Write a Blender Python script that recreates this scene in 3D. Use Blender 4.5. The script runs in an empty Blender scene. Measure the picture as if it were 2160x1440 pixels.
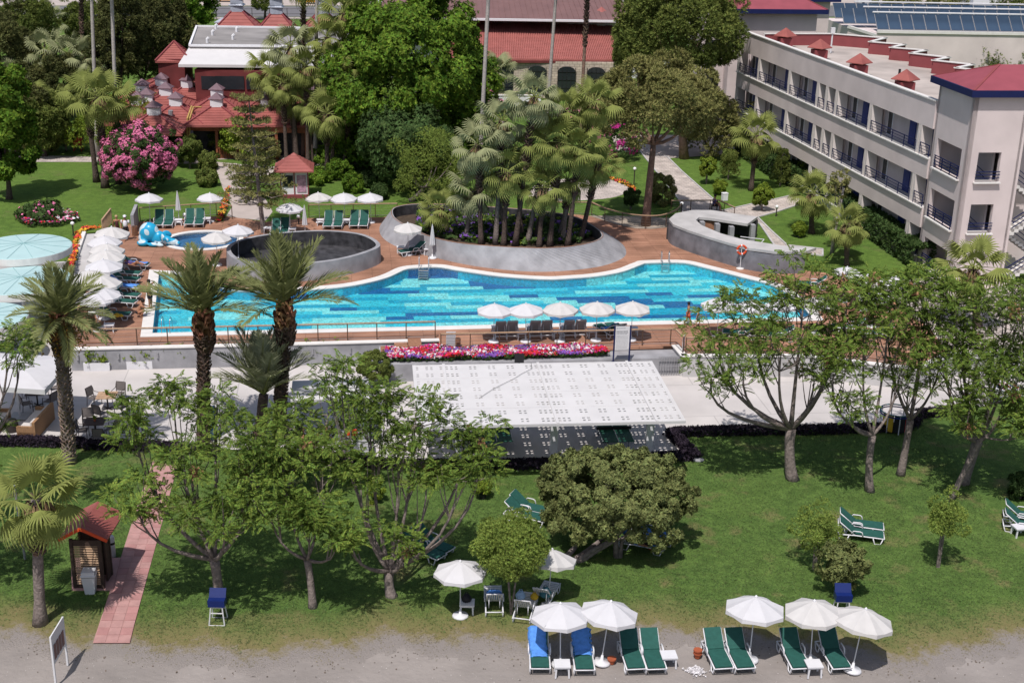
import bpy, bmesh, math, random
import numpy as np
from mathutils import Vector, Matrix, Euler
from mathutils.geometry import tessellate_polygon
S = bpy.context.scene
COL = S.collection
R = math.radians
# ------------------------------------------------------------------ camera
F_PX, PITCH, CAM_H, ROLL = 2750.0, R(20.1), 26.0, math.atan(.023)
cam_data = bpy.data.cameras.new('camera'); cam = bpy.data.objects.new('camera', cam_data); COL.objects.link(cam)
cam_data.sensor_width = 36; cam_data.lens = 36 * F_PX / 2160; cam_data.clip_start = .5; cam_data.clip_end = 6000
cam.matrix_world = Matrix.Translation((0, 0, CAM_H)) @ Matrix.Rotation(math.pi / 2 - PITCH, 4, 'X') @ Matrix.Rotation(ROLL, 4, 'Z')
S.camera = cam
# ------------------------------------------------------------------ light
SUN_EL, SUN_DX = R(62), -.32                      # the sun stands high behind the camera, a little to the left
world = bpy.data.worlds.new('World'); S.world = world; world.use_nodes = True
wn = world.node_tree; bg = wn.nodes['Background']
sky = wn.nodes.new('ShaderNodeTexSky'); sky.sky_type = 'NISHITA'; sky.sun_disc = False
sky.sun_elevation = SUN_EL; sky.sun_rotation = math.pi + math.atan(-SUN_DX); sky.air_density = 1.0; sky.dust_density = 2.2
wn.links.new(sky.outputs[0], bg.inputs[0]); bg.inputs[1].default_value = .105
sun_data = bpy.data.lights.new('sun', 'SUN'); sun_data.energy = 4.4; sun_data.angle = R(.53); sun_data.color = (1, .945, .90)
sun = bpy.data.objects.new('sun', sun_data); COL.objects.link(sun)
to_sun = Vector((SUN_DX, -1, 0)).normalized() * math.cos(SUN_EL) + Vector((0, 0, math.sin(SUN_EL)))
sun.rotation_euler = to_sun.to_track_quat('Z', 'Y').to_euler(); sun.location = (0, 0, 60)
S.view_settings.view_transform = 'Standard'; S.view_settings.look = 'None'; S.view_settings.gamma = 1
S.view_settings.exposure = -.13; S.view_settings.use_curve_mapping = False
S.render.engine = 'CYCLES'
S.cycles.max_bounces = 5; S.cycles.diffuse_bounces = 3; S.cycles.glossy_bounces = 2; S.cycles.transparent_max_bounces = 8
S.cycles.transmission_bounces = 3; S.cycles.use_denoising = True; S.cycles.caustics_reflective = False; S.cycles.caustics_refractive = False
# ------------------------------------------------------------------ survey helpers (pixel of the photograph -> point of the site)
_cr, _sr, _cp, _sp = math.cos(ROLL), math.sin(ROLL), math.cos(PITCH), math.sin(PITCH)
def ray(u, v):
    x = (u - 1080) / F_PX; y = (v - 720) / F_PX
    dx = x * _cr + y * _sr; dy = -x * _sr + y * _cr
    return dx, _cp - dy * _sp, -_sp - dy * _cp
def at(u, v, z=0.):
    d = ray(u, v); t = (z - CAM_H) / d[2]
    return Vector((d[0] * t, d[1] * t, z))
def up(u, v, y):
    d = ray(u, v); t = y / d[1]
    return Vector((d[0] * t, y, CAM_H + d[2] * t))
def mpp(p):
    return (p[1] * _cp - (p[2] - CAM_H) * _sp) / F_PX
G = R(7.4)                                         # the pool grid is turned this far
ZG, ZD = 1.20, 1.25                                # level of the upper garden, of the deck
YAW = Matrix.Rotation(G, 4, 'Z')
# ------------------------------------------------------------------ materials
M = {}
def mat(name, col, rough=.6, var=.12, scale=3., bump=0., bscale=40., col2=None, spec=.3, metal=0., isl=0., trans=0., detail=4.):
    m = bpy.data.materials.new(name); m.use_nodes = True; nt = m.node_tree; N = nt.nodes; L = nt.links
    b = N['Principled BSDF']; b.inputs['Roughness'].default_value = rough; b.inputs['Metallic'].default_value = metal
    b.inputs['Specular IOR Level'].default_value = spec
    c = tuple(col) + (1,)
    tc = N.new('ShaderNodeTexCoord')
    nz = N.new('ShaderNodeTexNoise'); nz.inputs['Scale'].default_value = scale; nz.inputs['Detail'].default_value = detail
    L.new(tc.outputs['Object'], nz.inputs['Vector'])
    mr = N.new('ShaderNodeMapRange'); mr.inputs[1].default_value = .3; mr.inputs[2].default_value = .7
    L.new(nz.outputs[0], mr.inputs[0])
    mx = N.new('ShaderNodeMix'); mx.data_type = 'RGBA'
    a = tuple(max(0, x * (1 - var)) for x in col) + (1,)
    d = (tuple(col2) + (1,)) if col2 else tuple(min(1, x * (1 + var)) for x in col) + (1,)
    mx.inputs[6].default_value = a; mx.inputs[7].default_value = d
    L.new(mr.outputs[0], mx.inputs[0]); out = mx.outputs[2]
    if isl:
        ge = N.new('ShaderNodeNewGeometry'); hs = N.new('ShaderNodeHueSaturation')
        m1 = N.new('ShaderNodeMapRange'); m1.inputs[3].default_value = 1 - isl; m1.inputs[4].default_value = 1 + isl
        L.new(ge.outputs['Random Per Island'], m1.inputs[0]); L.new(m1.outputs[0], hs.inputs['Value'])
        m2 = N.new('ShaderNodeMapRange'); m2.inputs[3].default_value = .5 - isl * .05; m2.inputs[4].default_value = .5 + isl * .05
        mu = N.new('ShaderNodeMath'); mu.operation = 'FRACT'; mm = N.new('ShaderNodeMath'); mm.operation = 'MULTIPLY'; mm.inputs[1].default_value = 17.3
        L.new(ge.outputs['Random Per Island'], mm.inputs[0]); L.new(mm.outputs[0], mu.inputs[0]); L.new(mu.outputs[0], m2.inputs[0]); L.new(m2.outputs[0], hs.inputs['Hue'])
        L.new(out, hs.inputs['Color']); out = hs.outputs[0]
    L.new(out, b.inputs['Base Color'])
    if bump:
        n2 = N.new('ShaderNodeTexNoise'); n2.inputs['Scale'].default_value = bscale; n2.inputs['Detail'].default_value = 3
        L.new(tc.outputs['Object'], n2.inputs['Vector'])
        bp = N.new('ShaderNodeBump'); bp.inputs['Strength'].default_value = bump; bp.inputs['Distance'].default_value = .05
        L.new(n2.outputs[0], bp.inputs['Height']); L.new(bp.outputs[0], b.inputs['Normal'])
    if trans:
        t = N.new('ShaderNodeBsdfTranslucent'); ms = N.new('ShaderNodeMixShader'); ms.inputs[0].default_value = trans
        L.new(out, t.inputs[0]); L.new(b.outputs[0], ms.inputs[1]); L.new(t.outputs[0], ms.inputs[2])
        L.new(ms.outputs[0], N['Material Output'].inputs[0])
    M[name] = m
    return m
def MM(n): return M[n]
mat('white_fabric', (.63, .625, .65), .8, .03, 3, spec=.1, trans=.12)
mat('white_plastic', (.66, .66, .69), .4, .03)
mat('white_paint', (.66, .66, .68), .5, .05, 2)
mat('canopy_white', (.60, .59, .595), .6, .05, .8, bump=.03, bscale=6)
mat('green_cushion', (.018, .088, .072), .8, .15, 5, bump=.1)
mat('sling_grey', (.36, .36, .38), .7, .08, 6)
mat('blue_towel', (.09, .26, .68), .95, .15, 8, bump=.3)
mat('pale_towel', (.35, .5, .7), .95, .15, 8, bump=.3)
mat('navy_plastic', (.008, .02, .12), .35, .1)
mat('navy_paint', (.008, .014, .075), .5, .1)
mat('blue_paint', (.012, .030, .18), .5, .1)
mat('dark_metal', (.05, .04, .038), .5, .1, metal=.3)
mat('rust_metal', (.10, .055, .035), .6, .2, metal=.2)
mat('steel', (.55, .55, .57), .25, .05, metal=.9)
mat('grey_metal', (.35, .35, .37), .4, .05, metal=.4)
mat('black', (.015, .015, .018), .6, .1)
mat('dark_glass', (.02, .025, .03), .12, .1, spec=.6)
mat('roof_crimson', (.27, .065, .085), .7, .1, 1)
mat('fin_cream', (.66, .60, .57), .85, .05, .5)
mat('palm_neck', (.26, .13, .065), .95, .3, 9, isl=.5)
mat('wood', (.30, .15, .09), .7, .2, 6, bump=.2)
mat('wood_pale', (.42, .28, .18), .7, .2, 6, bump=.2)
mat('wood_dark', (.055, .035, .028), .7, .2, 6, bump=.2)
mat('wicker', (.33, .19, .10), .9, .25, 30, bump=.5, bscale=60)
mat('cushion_cream', (.55, .52, .50), .9, .06)
mat('concrete', (.30, .30, .32), .85, .2, 1.3, bump=.15, bscale=8)
mat('concrete_pale', (.46, .45, .45), .85, .16, .7, bump=.1, bscale=8)
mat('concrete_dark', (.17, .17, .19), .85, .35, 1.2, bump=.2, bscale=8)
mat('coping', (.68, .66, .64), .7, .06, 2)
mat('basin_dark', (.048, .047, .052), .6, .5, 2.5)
mat('soil', (.07, .05, .035), .95, .3, 4, bump=.5, bscale=15)
mat('terracotta', (.35, .09, .04), .8, .15)
mat('roof_red', (.30, .092, .080), .6, .16, 1.0, bump=.1)
mat('roof_tile', (.36, .125, .110), .6, .12, .9)
mat('roof_brown', (.185, .105, .100), .6, .1, .5)
mat('roof_grey', (.26, .245, .24), .9, .22, .35)
mat('roof_deck', (.42, .37, .34), .9, .2, .4)
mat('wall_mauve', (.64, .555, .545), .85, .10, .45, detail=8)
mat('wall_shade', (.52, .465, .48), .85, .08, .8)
mat('wall_white', (.72, .72, .75), .8, .04)
mat('stone', (.36, .30, .24), .85, .2, 3, bump=.4)
mat('wall_red', (.14, .030, .030), .8, .2, 1)
mat('wood_red', (.26, .09, .045), .7, .2, 4)
mat('skin_tan', (.36, .17, .10), .55, .05)
mat('skin_pale', (.50, .30, .22), .55, .05)
mat('hair_dark', (.02, .014, .012), .7, .2)
mat('hair_fair', (.40, .28, .16), .7, .2)
mat('cloth_black', (.02, .018, .022), .9, .1)
mat('cloth_maroon', (.06, .02, .02), .9, .1)
mat('cloth_white', (.70, .70, .74), .9, .1)
mat('cloth_orange', (.45, .10, .05), .9, .1)
mat('cloth_teal', (.05, .16, .20), .9, .2)
mat('cloth_violet', (.10, .07, .20), .9, .2)
mat('cloth_yellow', (.55, .35, .03), .9, .2)
mat('cloth_red', (.4, .02, .03), .8, .2)
mat('bark', (.20, .165, .15), .9, .35, 7, bump=.8, bscale=12)
mat('bark_dark', (.09, .065, .055), .95, .4, 9, bump=.9, bscale=14)
mat('bark_red', (.22, .14, .11), .95, .3, 5, bump=.9, bscale=10)
mat('bark_pale', (.38, .35, .33), .9, .15, 6, bump=.5, bscale=12)
mat('palm_boot', (.12, .080, .060), .95, .3, 9, isl=.5)
mat('palm_boot_pale', (.24, .18, .14), .95, .3, 9, isl=.5)
mat('leaf_melia', (.105, .175, .028), .75, .35, .6, isl=.5, trans=.25, col2=(.180, .255, .048), spec=.12)
mat('leaf_melia_young', (.16, .24, .06), .75, .3, .8, isl=.4, trans=.3, spec=.12)
mat('seed_brown', (.28, .15, .08), .9, .2, isl=.4)
mat('leaf_ficus', (.085, .165, .018), .75, .3, .5, isl=.5, trans=.25, col2=(.150, .245, .028), spec=.12)
mat('leaf_pine', (.115, .155, .034), .75, .3, .5, isl=.4, trans=.15, col2=(.180, .215, .052), spec=.12)
mat('leaf_olive', (.20, .205, .062), .75, .3, .5, isl=.4, trans=.15, col2=(.285, .275, .10), spec=.12)
mat('leaf_dark', (.075, .092, .030), .75, .3, .4, isl=.5, trans=.1, col2=(.140, .145, .050), spec=.12)
mat('leaf_darkgreen', (.055, .095, .028), .75, .3, 1, isl=.4, trans=.15, spec=.12)
mat('leaf_shrub', (.160, .185, .065), .75, .3, 1.2, isl=.4, trans=.15, spec=.12)
mat('leaf_lime', (.20, .27, .035), .75, .25, 1, isl=.4, trans=.3, spec=.12)
mat('leaf_willow', (.21, .28, .06), .75, .3, 1, isl=.4, trans=.25, spec=.12)
mat('leaf_purple', (.030, .022, .034), .75, .3, 3, isl=.6, spec=.12)
mat('leaf_plum', (.045, .018, .035), .75, .3, 3, isl=.5, spec=.12)
mat('leaf_fan', (.26, .295, .085), .75, .25, 1.5, trans=.3, spec=.12)
mat('leaf_fan_grey', (.30, .32, .17), .75, .25, 1.5, trans=.2, spec=.12)
mat('leaf_date', (.195, .215, .085), .75, .3, 1.2, trans=.15, spec=.12)
mat('leaf_date_grey', (.30, .32, .20), .75, .3, 1.2, trans=.15, spec=.12)
mat('leaf_dead', (.25, .17, .095), .75, .3, 3, isl=.3, spec=.12)
mat('petiole', (.22, .25, .07), .6, .2)
mat('fruit_orange', (.38, .20, .03), .7, .2, isl=.4)
mat('flower_pink', (.62, .13, .30), .7, .2, 2, isl=.35, col2=(.72, .22, .36))
mat('flower_red', (.55, .015, .03), .7, .2, isl=.3)
mat('flower_magenta', (.42, .02, .20), .7, .2, isl=.3)
mat('flower_violet', (.20, .08, .38), .7, .2, isl=.3)
mat('flower_white', (.70, .68, .70), .7, .1, isl=.1)
mat('flower_orange', (.60, .16, .02), .7, .2, isl=.4)
mat('flower_yellow', (.65, .38, .03), .7, .2, isl=.3)
mat('turquoise', (.40, .57, .58), .7, .05, .8)
mat('elephant_blue', (.03, .36, .58), .3, .1, 2)
mat('poster_pink', (.45, .25, .35), .6, .5, 5)
mat('ring_orange', (.60, .07, .02), .5, .1)
mat('path_beige', (.44, .38, .35), .9, .08, 1)
mat('path_pink', (.43, .245, .230), .85, .14, 2.5, bump=.2)
mat('tile_pink', (.40, .205, .195), .85, .22, 1.2, bump=.3, isl=.0)
mat('grout', (.20, .10, .09), .95, .2)
mat('asphalt', (.16, .155, .165), .9, .1, .5)
mat('yellow_paint', (.60, .28, .01), .4, .05)
mat('red_paint', (.45, .02, .02), .4, .05)
mat('car_grey', (.12, .14, .18), .25, .05, metal=.4)
mat('panel_blue', (.035, .060, .100), .15, .35, .3, spec=.7)
mat('pipe_yellow', (.45, .30, .10), .6, .1)
mat('table_green', (.02, .09, .06), .5, .1)
mat('water_stain', (.2, .12, .1), .9, .3)
mat('lamp_globe', (.80, .80, .80), .3, .02)

def lawn_mat(name, base, alt, dry, dirt, edge=True):
    m = bpy.data.materials.new(name); m.use_nodes = True; nt = m.node_tree; N = nt.nodes; L = nt.links; b = N['Principled BSDF']
    b.inputs['Roughness'].default_value = .9; b.inputs['Specular IOR Level'].default_value = .1
    tc = N.new('ShaderNodeTexCoord')
    def noise(s, d=4, r=.5, lo=.35, hi=.65):
        n = N.new('ShaderNodeTexNoise'); n.inputs['Scale'].default_value = s; n.inputs['Detail'].default_value = d; n.inputs['Roughness'].default_value = r
        L.new(tc.outputs['Object'], n.inputs['Vector']); k = N.new('ShaderNodeMapRange'); k.inputs[1].default_value = lo; k.inputs[2].default_value = hi
        L.new(n.outputs[0], k.inputs[0]); return k.outputs[0]
    def mix(f, a, c2, blend='MIX'):
        x = N.new('ShaderNodeMix'); x.data_type = 'RGBA'; x.blend_type = blend
        if isinstance(f, float): x.inputs[0].default_value = f
        else: L.new(f, x.inputs[0])
        for i, q in ((6, a), (7, c2)):
            if isinstance(q, tuple): x.inputs[i].default_value = q + (1,)
            else: L.new(q, x.inputs[i])
        return x.outputs[2]
    c = mix(noise(.22, 5, .6), base, alt)
    c = mix(noise(1.6, 6, .7, .42, .72), c, tuple(x * 1.35 for x in alt))
    c = mix(noise(.55, 4, .6, .56, .74), c, dry)
    g = mix(noise(14, 3, .8, .3, .7), (.62, .62, .62), (1.25, 1.25, 1.25))
    c = mix(1.0, c, g, 'MULTIPLY')
    if edge:
        at_ = N.new('ShaderNodeAttribute'); at_.attribute_name = 'edge'
        n = N.new('ShaderNodeTexNoise'); n.inputs['Scale'].default_value = 2.2; n.inputs['Detail'].default_value = 8; n.inputs['Roughness'].default_value = .75
        L.new(tc.outputs['Object'], n.inputs['Vector'])
        a1 = N.new('ShaderNodeMath'); a1.operation = 'MULTIPLY_ADD'; a1.inputs[1].default_value = 2.6; a1.inputs[2].default_value = -1.3
        L.new(n.outputs[0], a1.inputs[0]); a2 = N.new('ShaderNodeMath'); a2.operation = 'ADD'; L.new(a1.outputs[0], a2.inputs[0]); L.new(at_.outputs['Fac'], a2.inputs[1])
        k = N.new('ShaderNodeMapRange'); k.inputs[1].default_value = .3; k.inputs[2].default_value = 2.7; k.inputs[3].default_value = 1; k.inputs[4].default_value = 0
        L.new(a2.outputs[0], k.inputs[0]); c = mix(k.outputs[0], c, dry)
        k = N.new('ShaderNodeMapRange'); k.inputs[1].default_value = -.15; k.inputs[2].default_value = .55; k.inputs[3].default_value = 1; k.inputs[4].default_value = 0
        L.new(a2.outputs[0], k.inputs[0]); c = mix(k.outputs[0], c, dirt)
    L.new(c, b.inputs['Base Color'])
    n = N.new('ShaderNodeTexNoise'); n.inputs['Scale'].default_value = 22; n.inputs['Detail'].default_value = 4
    L.new(tc.outputs['Object'], n.inputs['Vector']); bp = N.new('ShaderNodeBump'); bp.inputs['Strength'].default_value = .9; bp.inputs['Distance'].default_value = .06
    L.new(n.outputs[0], bp.inputs['Height']); L.new(bp.outputs[0], b.inputs['Normal']); M[name] = m
lawn_mat('lawn', (.066, .122, .030), (.098, .160, .038), (.215, .180, .085), (.265, .238, .222))
lawn_mat('lawn_far', (.075, .138, .028), (.105, .175, .034), (.14, .175, .055), (.2, .18, .15), edge=False)
def sand_mat():
    m = mat('sand', (.265, .238, .222), .95, .16, .35, bump=.8, bscale=4, detail=10)
sand_mat()
def brick_mat(name, c1, c2, mortar, w, h, msize, rot, bump=.3, off=.5, rx=0., rough=.75, noise=.25, nscale=1.2):
    m = bpy.data.materials.new(name); m.use_nodes = True; nt = m.node_tree; N = nt.nodes; L = nt.links; b = N['Principled BSDF']
    b.inputs['Roughness'].default_value = rough; b.inputs['Specular IOR Level'].default_value = .2
    tc = N.new('ShaderNodeTexCoord'); mp = N.new('ShaderNodeMapping'); mp.inputs['Rotation'].default_value = (rx, 0, rot)
    L.new(tc.outputs['Object'], mp.inputs[0])
    br = N.new('ShaderNodeTexBrick'); br.inputs['Scale'].default_value = 1; br.inputs['Brick Width'].default_value = w; br.inputs['Row Height'].default_value = h
    br.inputs['Mortar Size'].default_value = msize; br.offset = off; br.inputs['Color1'].default_value = c1 + (1,); br.inputs['Color2'].default_value = c2 + (1,)
    br.inputs['Mortar'].default_value = mortar + (1,); br.inputs['Bias'].default_value = 0
    L.new(mp.outputs[0], br.inputs['Vector'])
    n = N.new('ShaderNodeTexNoise'); n.inputs['Scale'].default_value = nscale; n.inputs['Detail'].default_value = 6; L.new(tc.outputs['Object'], n.inputs['Vector'])
    k = N.new('ShaderNodeMapRange'); k.inputs[1].default_value = .3; k.inputs[2].default_value = .7; k.inputs[3].default_value = 1 - noise; k.inputs[4].default_value = 1 + noise
    L.new(n.outputs[0], k.inputs[0]); mx = N.new('ShaderNodeMix'); mx.data_type = 'RGBA'; mx.blend_type = 'MULTIPLY'; mx.inputs[0].default_value = 1
    L.new(br.outputs[0], mx.inputs[6]); L.new(k.outputs[0], mx.inputs[7]); L.new(mx.outputs[2], b.inputs['Base Color'])
    bp = N.new('ShaderNodeBump'); bp.inputs['Strength'].default_value = bump; bp.inputs['Distance'].default_value = .02; bp.invert = True
    L.new(br.outputs['Fac'], bp.inputs['Height']); L.new(bp.outputs[0], b.inputs['Normal']); M[name] = m
brick_mat('deck_wood', (.42, .225, .150), (.31, .160, .105), (.06, .03, .02), 2.6, .145, .012, -G, nscale=.6)
brick_mat('paving', (.50, .44, .40), (.44, .385, .355), (.27, .235, .22), .6, .4, .018, -G)
brick_mat('plaza', (.53, .50, .485), (.50, .47, .46), (.40, .38, .37), 6.0, 4.2, .03, -G, noise=.12, nscale=.35)
brick_mat('stone_wall', (.52, .44, .36), (.42, .36, .30), (.22, .18, .15), .55, .28, .02, 0, rx=math.pi / 2)
# mosaic tones of the pool: fine glass mosaic, caustic light mottling painted into its colour
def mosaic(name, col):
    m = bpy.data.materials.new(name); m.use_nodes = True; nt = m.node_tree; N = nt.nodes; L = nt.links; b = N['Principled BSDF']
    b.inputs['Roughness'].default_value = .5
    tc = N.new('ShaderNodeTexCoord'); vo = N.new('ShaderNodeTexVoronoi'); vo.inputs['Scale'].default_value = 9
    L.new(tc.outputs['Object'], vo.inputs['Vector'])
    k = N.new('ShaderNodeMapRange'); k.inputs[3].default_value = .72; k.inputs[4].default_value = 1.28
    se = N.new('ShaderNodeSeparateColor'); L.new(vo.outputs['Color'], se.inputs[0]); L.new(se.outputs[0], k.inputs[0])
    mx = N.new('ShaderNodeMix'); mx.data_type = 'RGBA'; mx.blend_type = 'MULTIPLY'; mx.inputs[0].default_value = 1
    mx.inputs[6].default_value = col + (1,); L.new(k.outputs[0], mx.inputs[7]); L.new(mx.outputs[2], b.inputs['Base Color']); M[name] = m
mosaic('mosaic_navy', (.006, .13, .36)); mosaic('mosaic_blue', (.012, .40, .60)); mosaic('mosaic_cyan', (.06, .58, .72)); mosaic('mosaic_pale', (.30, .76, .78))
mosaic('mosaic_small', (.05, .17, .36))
def water_mat():
    m = bpy.data.materials.new('pool_water'); m.use_nodes = True; nt = m.node_tree; N = nt.nodes; L = nt.links
    N.remove(N['Principled BSDF']); o = N['Material Output']
    t = N.new('ShaderNodeBsdfTransparent'); t.inputs[0].default_value = (.80, .97, .985, 1)
    g = N.new('ShaderNodeBsdfGlossy'); g.inputs['Roughness'].default_value = .04
    fr = N.new('ShaderNodeFresnel'); fr.inputs[0].default_value = 1.33
    tc = N.new('ShaderNodeTexCoord'); n = N.new('ShaderNodeTexNoise'); n.inputs['Scale'].default_value = 5; n.inputs['Detail'].default_value = 3
    L.new(tc.outputs['Object'], n.inputs['Vector']); bp = N.new('ShaderNodeBump'); bp.inputs['Strength'].default_value = .6; bp.inputs['Distance'].default_value = .12
    L.new(n.outputs[0], bp.inputs['Height']); L.new(bp.outputs[0], g.inputs['Normal']); L.new(bp.outputs[0], fr.inputs['Normal'])
    ms = N.new('ShaderNodeMixShader'); L.new(fr.outputs[0], ms.inputs[0]); L.new(t.outputs[0], ms.inputs[1]); L.new(g.outputs[0], ms.inputs[2])
    L.new(ms.outputs[0], o.inputs[0]); M['pool_water'] = m
water_mat()
# ------------------------------------------------------------------ object helpers
def tag(o, label=None, cat=None, group=None, kind=None):
    if label: o['label'] = label
    if cat: o['category'] = cat
    if group: o['group'] = group
    if kind: o['kind'] = kind
    return o
def empty(name, loc=(0, 0, 0), rz=0., label=None, cat=None, group=None):
    o = bpy.data.objects.new(name, None); COL.objects.link(o); o.location = loc; o.rotation_euler = (0, 0, rz); o.empty_display_size = .2
    return tag(o, label, cat, group)
def link_mesh(name, me, parent=None, loc=None, rot=None):
    o = bpy.data.objects.new(name, me); COL.objects.link(o)
    if parent: o.parent = parent
    if loc is not None: o.location = loc
    if rot is not None: o.rotation_euler = rot
    return o
class T:
    """a kind of thing built once: name, mesh, parent index, location, rotation of every part; stamp() links one individual"""
    def __init__(s, name, root=None): s.name = name; s.root = root; s.p = []
    def part(s, name, me, parent=-1, loc=(0, 0, 0), rot=(0, 0, 0), label=None, kind=None): s.p.append((name, me, parent, loc, rot, label, kind)); return len(s.p) - 1
    def stamp(s, loc, rz, label, cat, group=None, rot=None, scale=1., skip=(), name=None):
        o = bpy.data.objects.new(name or s.name, s.root); COL.objects.link(o); o.location = loc
        o.rotation_euler = rot if rot else (0, 0, rz); o.scale = (scale,) * 3 if not hasattr(scale, '__len__') else scale; tag(o, label, cat, group)
        made = []
        for n, me, pa, l, r, lb, kd in s.p:
            if n in skip: made.append(None); continue
            c = bpy.data.objects.new(n, me); COL.objects.link(c); c.parent = o if pa < 0 else made[pa]; c.location = l; c.rotation_euler = r
            if lb: c['label'] = lb
            if kd: c['kind'] = kd
            made.append(c)
        return o
class MB:
    def __init__(s): s.v = []; s.f = []; s.m = []
    def add(s, vs, fs, m=0):
        n = len(s.v); s.v += [tuple(x) for x in vs]; s.f += [tuple(i + n for i in f) for f in fs]; s.m += [m] * len(fs); return s
    def box(s, c, d, rz=0., m=0, rx=0., ry=0.):
        x, y, z = d[0] / 2, d[1] / 2, d[2] / 2
        vs = [Vector(p) for p in ((-x, -y, -z), (x, -y, -z), (x, y, -z), (-x, y, -z), (-x, -y, z), (x, -y, z), (x, y, z), (-x, y, z))]
        if rz or rx or ry:
            r = Euler((rx, ry, rz)).to_matrix(); vs = [r @ p for p in vs]
        c = Vector(c)
        return s.add([p + c for p in vs], [(0, 3, 2, 1), (4, 5, 6, 7), (0, 1, 5, 4), (1, 2, 6, 5), (2, 3, 7, 6), (3, 0, 4, 7)], m)
    def beam(s, a, b, w, h, m=0):
        a = Vector(a); b = Vector(b); d = (b - a); L = d.length; d = d / L
        sd = d.cross(Vector((0, 0, 1)))
        if sd.length < 1e-4: sd = Vector((1, 0, 0))
        sd.normalize(); u = sd.cross(d); sd *= w / 2; u *= h / 2
        vs = [a - sd - u, a + sd - u, a + sd + u, a - sd + u, b - sd - u, b + sd - u, b + sd + u, b - sd + u]
        return s.add(vs, [(0, 1, 2, 3), (7, 6, 5, 4), (0, 4, 5, 1), (1, 5, 6, 2), (2, 6, 7, 3), (3, 7, 4, 0)], m)
    def tube(s, pts, rad, n=6, m=0, cap=True):
        pts = [Vector(p) for p in pts]; rings = []
        if not hasattr(rad, '__len__'): rad = [rad] * len(pts)
        base = len(s.v); side = None
        for i, p in enumerate(pts):
            d = (pts[min(i + 1, len(pts) - 1)] - pts[max(i - 1, 0)])
            if d.length < 1e-6: d = Vector((0, 0, 1))
            d.normalize()
            if side is None: side = d.cross(Vector((0, 1, 0))) if abs(d.y) < .9 else d.cross(Vector((1, 0, 0)))
            side = (side - d * side.dot(d))
            side.normalize(); w = d.cross(side)
            s.v += [tuple(p + (side * math.cos(2 * math.pi * k / n) + w * math.sin(2 * math.pi * k / n)) * rad[i]) for k in range(n)]
        fs = []
        for i in range(len(pts) - 1):
            for k in range(n):
                a = base + i * n + k; b = base + i * n + (k + 1) % n
                fs.append((a, b, b + n, a + n))
        if cap:
            fs.append(tuple(base + k for k in range(n))[::-1]); fs.append(tuple(base + (len(pts) - 1) * n + k for k in range(n)))
        s.f += fs; s.m += [m] * len(fs); return s
    def lathe(s, prof, n=12, m=0, c=(0, 0, 0)):
        base = len(s.v); c = Vector(c)
        for r, z in prof: s.v += [(c.x + r * math.cos(2 * math.pi * k / n), c.y + r * math.sin(2 * math.pi * k / n), c.z + z) for k in range(n)]
        fs = []
        for i in range(len(prof) - 1):
            for k in range(n):
                a = base + i * n + k; b = base + i * n + (k + 1) % n
                fs.append((a, b, b + n, a + n))
        fs.append(tuple(base + k for k in range(n))[::-1]); fs.append(tuple(base + (len(prof) - 1) * n + k for k in range(n)))
        s.f += fs; s.m += [m] * len(fs); return s
    def prism(s, poly, z0, z1, m=0, holes=(), ms=None):
        loops = [[Vector((p[0], p[1], 0)) for p in l] for l in [poly] + list(holes)]
        flat = [p for l in loops for p in l]; tris = tessellate_polygon(loops); n = len(s.v); k = len(flat)
        s.v += [(p.x, p.y, z0) for p in flat] + [(p.x, p.y, z1) for p in flat]
        for t in tris:
            a, b, c = [flat[i] for i in t]
            if (b - a).cross(c - a).z < 0: t = t[::-1]
            s.f.append(tuple(n + k + i for i in t)); s.m.append(m)
            s.f.append(tuple(n + i for i in t[::-1])); s.m.append(m)
        o = 0
        for li, l in enumerate(loops):
            q = len(l); area = sum(l[i].x * l[(i + 1) % q].y - l[(i + 1) % q].x * l[i].y for i in range(q))
            fl = (area > 0) != (li > 0)
            for i in range(q):
                a = n + o + i; b = n + o + (i + 1) % q
                s.f.append((a, b, b + k, a + k) if fl else (b, a, a + k, b + k)); s.m.append(m if ms is None else ms)
            o += q
        return s
    def sheet(s, poly, z, m=0, holes=()):
        loops = [[Vector((p[0], p[1], 0)) for p in l] for l in [poly] + list(holes)]
        flat = [p for l in loops for p in l]; tris = tessellate_polygon(loops); n = len(s.v)
        s.v += [(p.x, p.y, z) for p in flat]
        for t in tris:
            a, b, c = [flat[i] for i in t]
            if (b - a).cross(c - a).z < 0: t = t[::-1]
            s.f.append(tuple(n + i for i in t)); s.m.append(m)
        return s
    def mesh(s, name, mats, smooth=False):
        me = bpy.data.meshes.new(name); me.from_pydata(s.v, [], s.f)
        if not isinstance(mats, (list, tuple)): mats = [mats]
        for x in mats: me.materials.append(M[x] if isinstance(x, str) else x)
        if len(mats) > 1: me.polygons.foreach_set('material_index', s.m)
        if smooth: me.polygons.foreach_set('use_smooth', [True] * len(me.polygons))
        me.update(); return me
    def build(s, name, mats, parent=None, smooth=False, loc=None, rot=None):
        return link_mesh(name, s.mesh(name, mats, smooth), parent, loc, rot)
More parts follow.
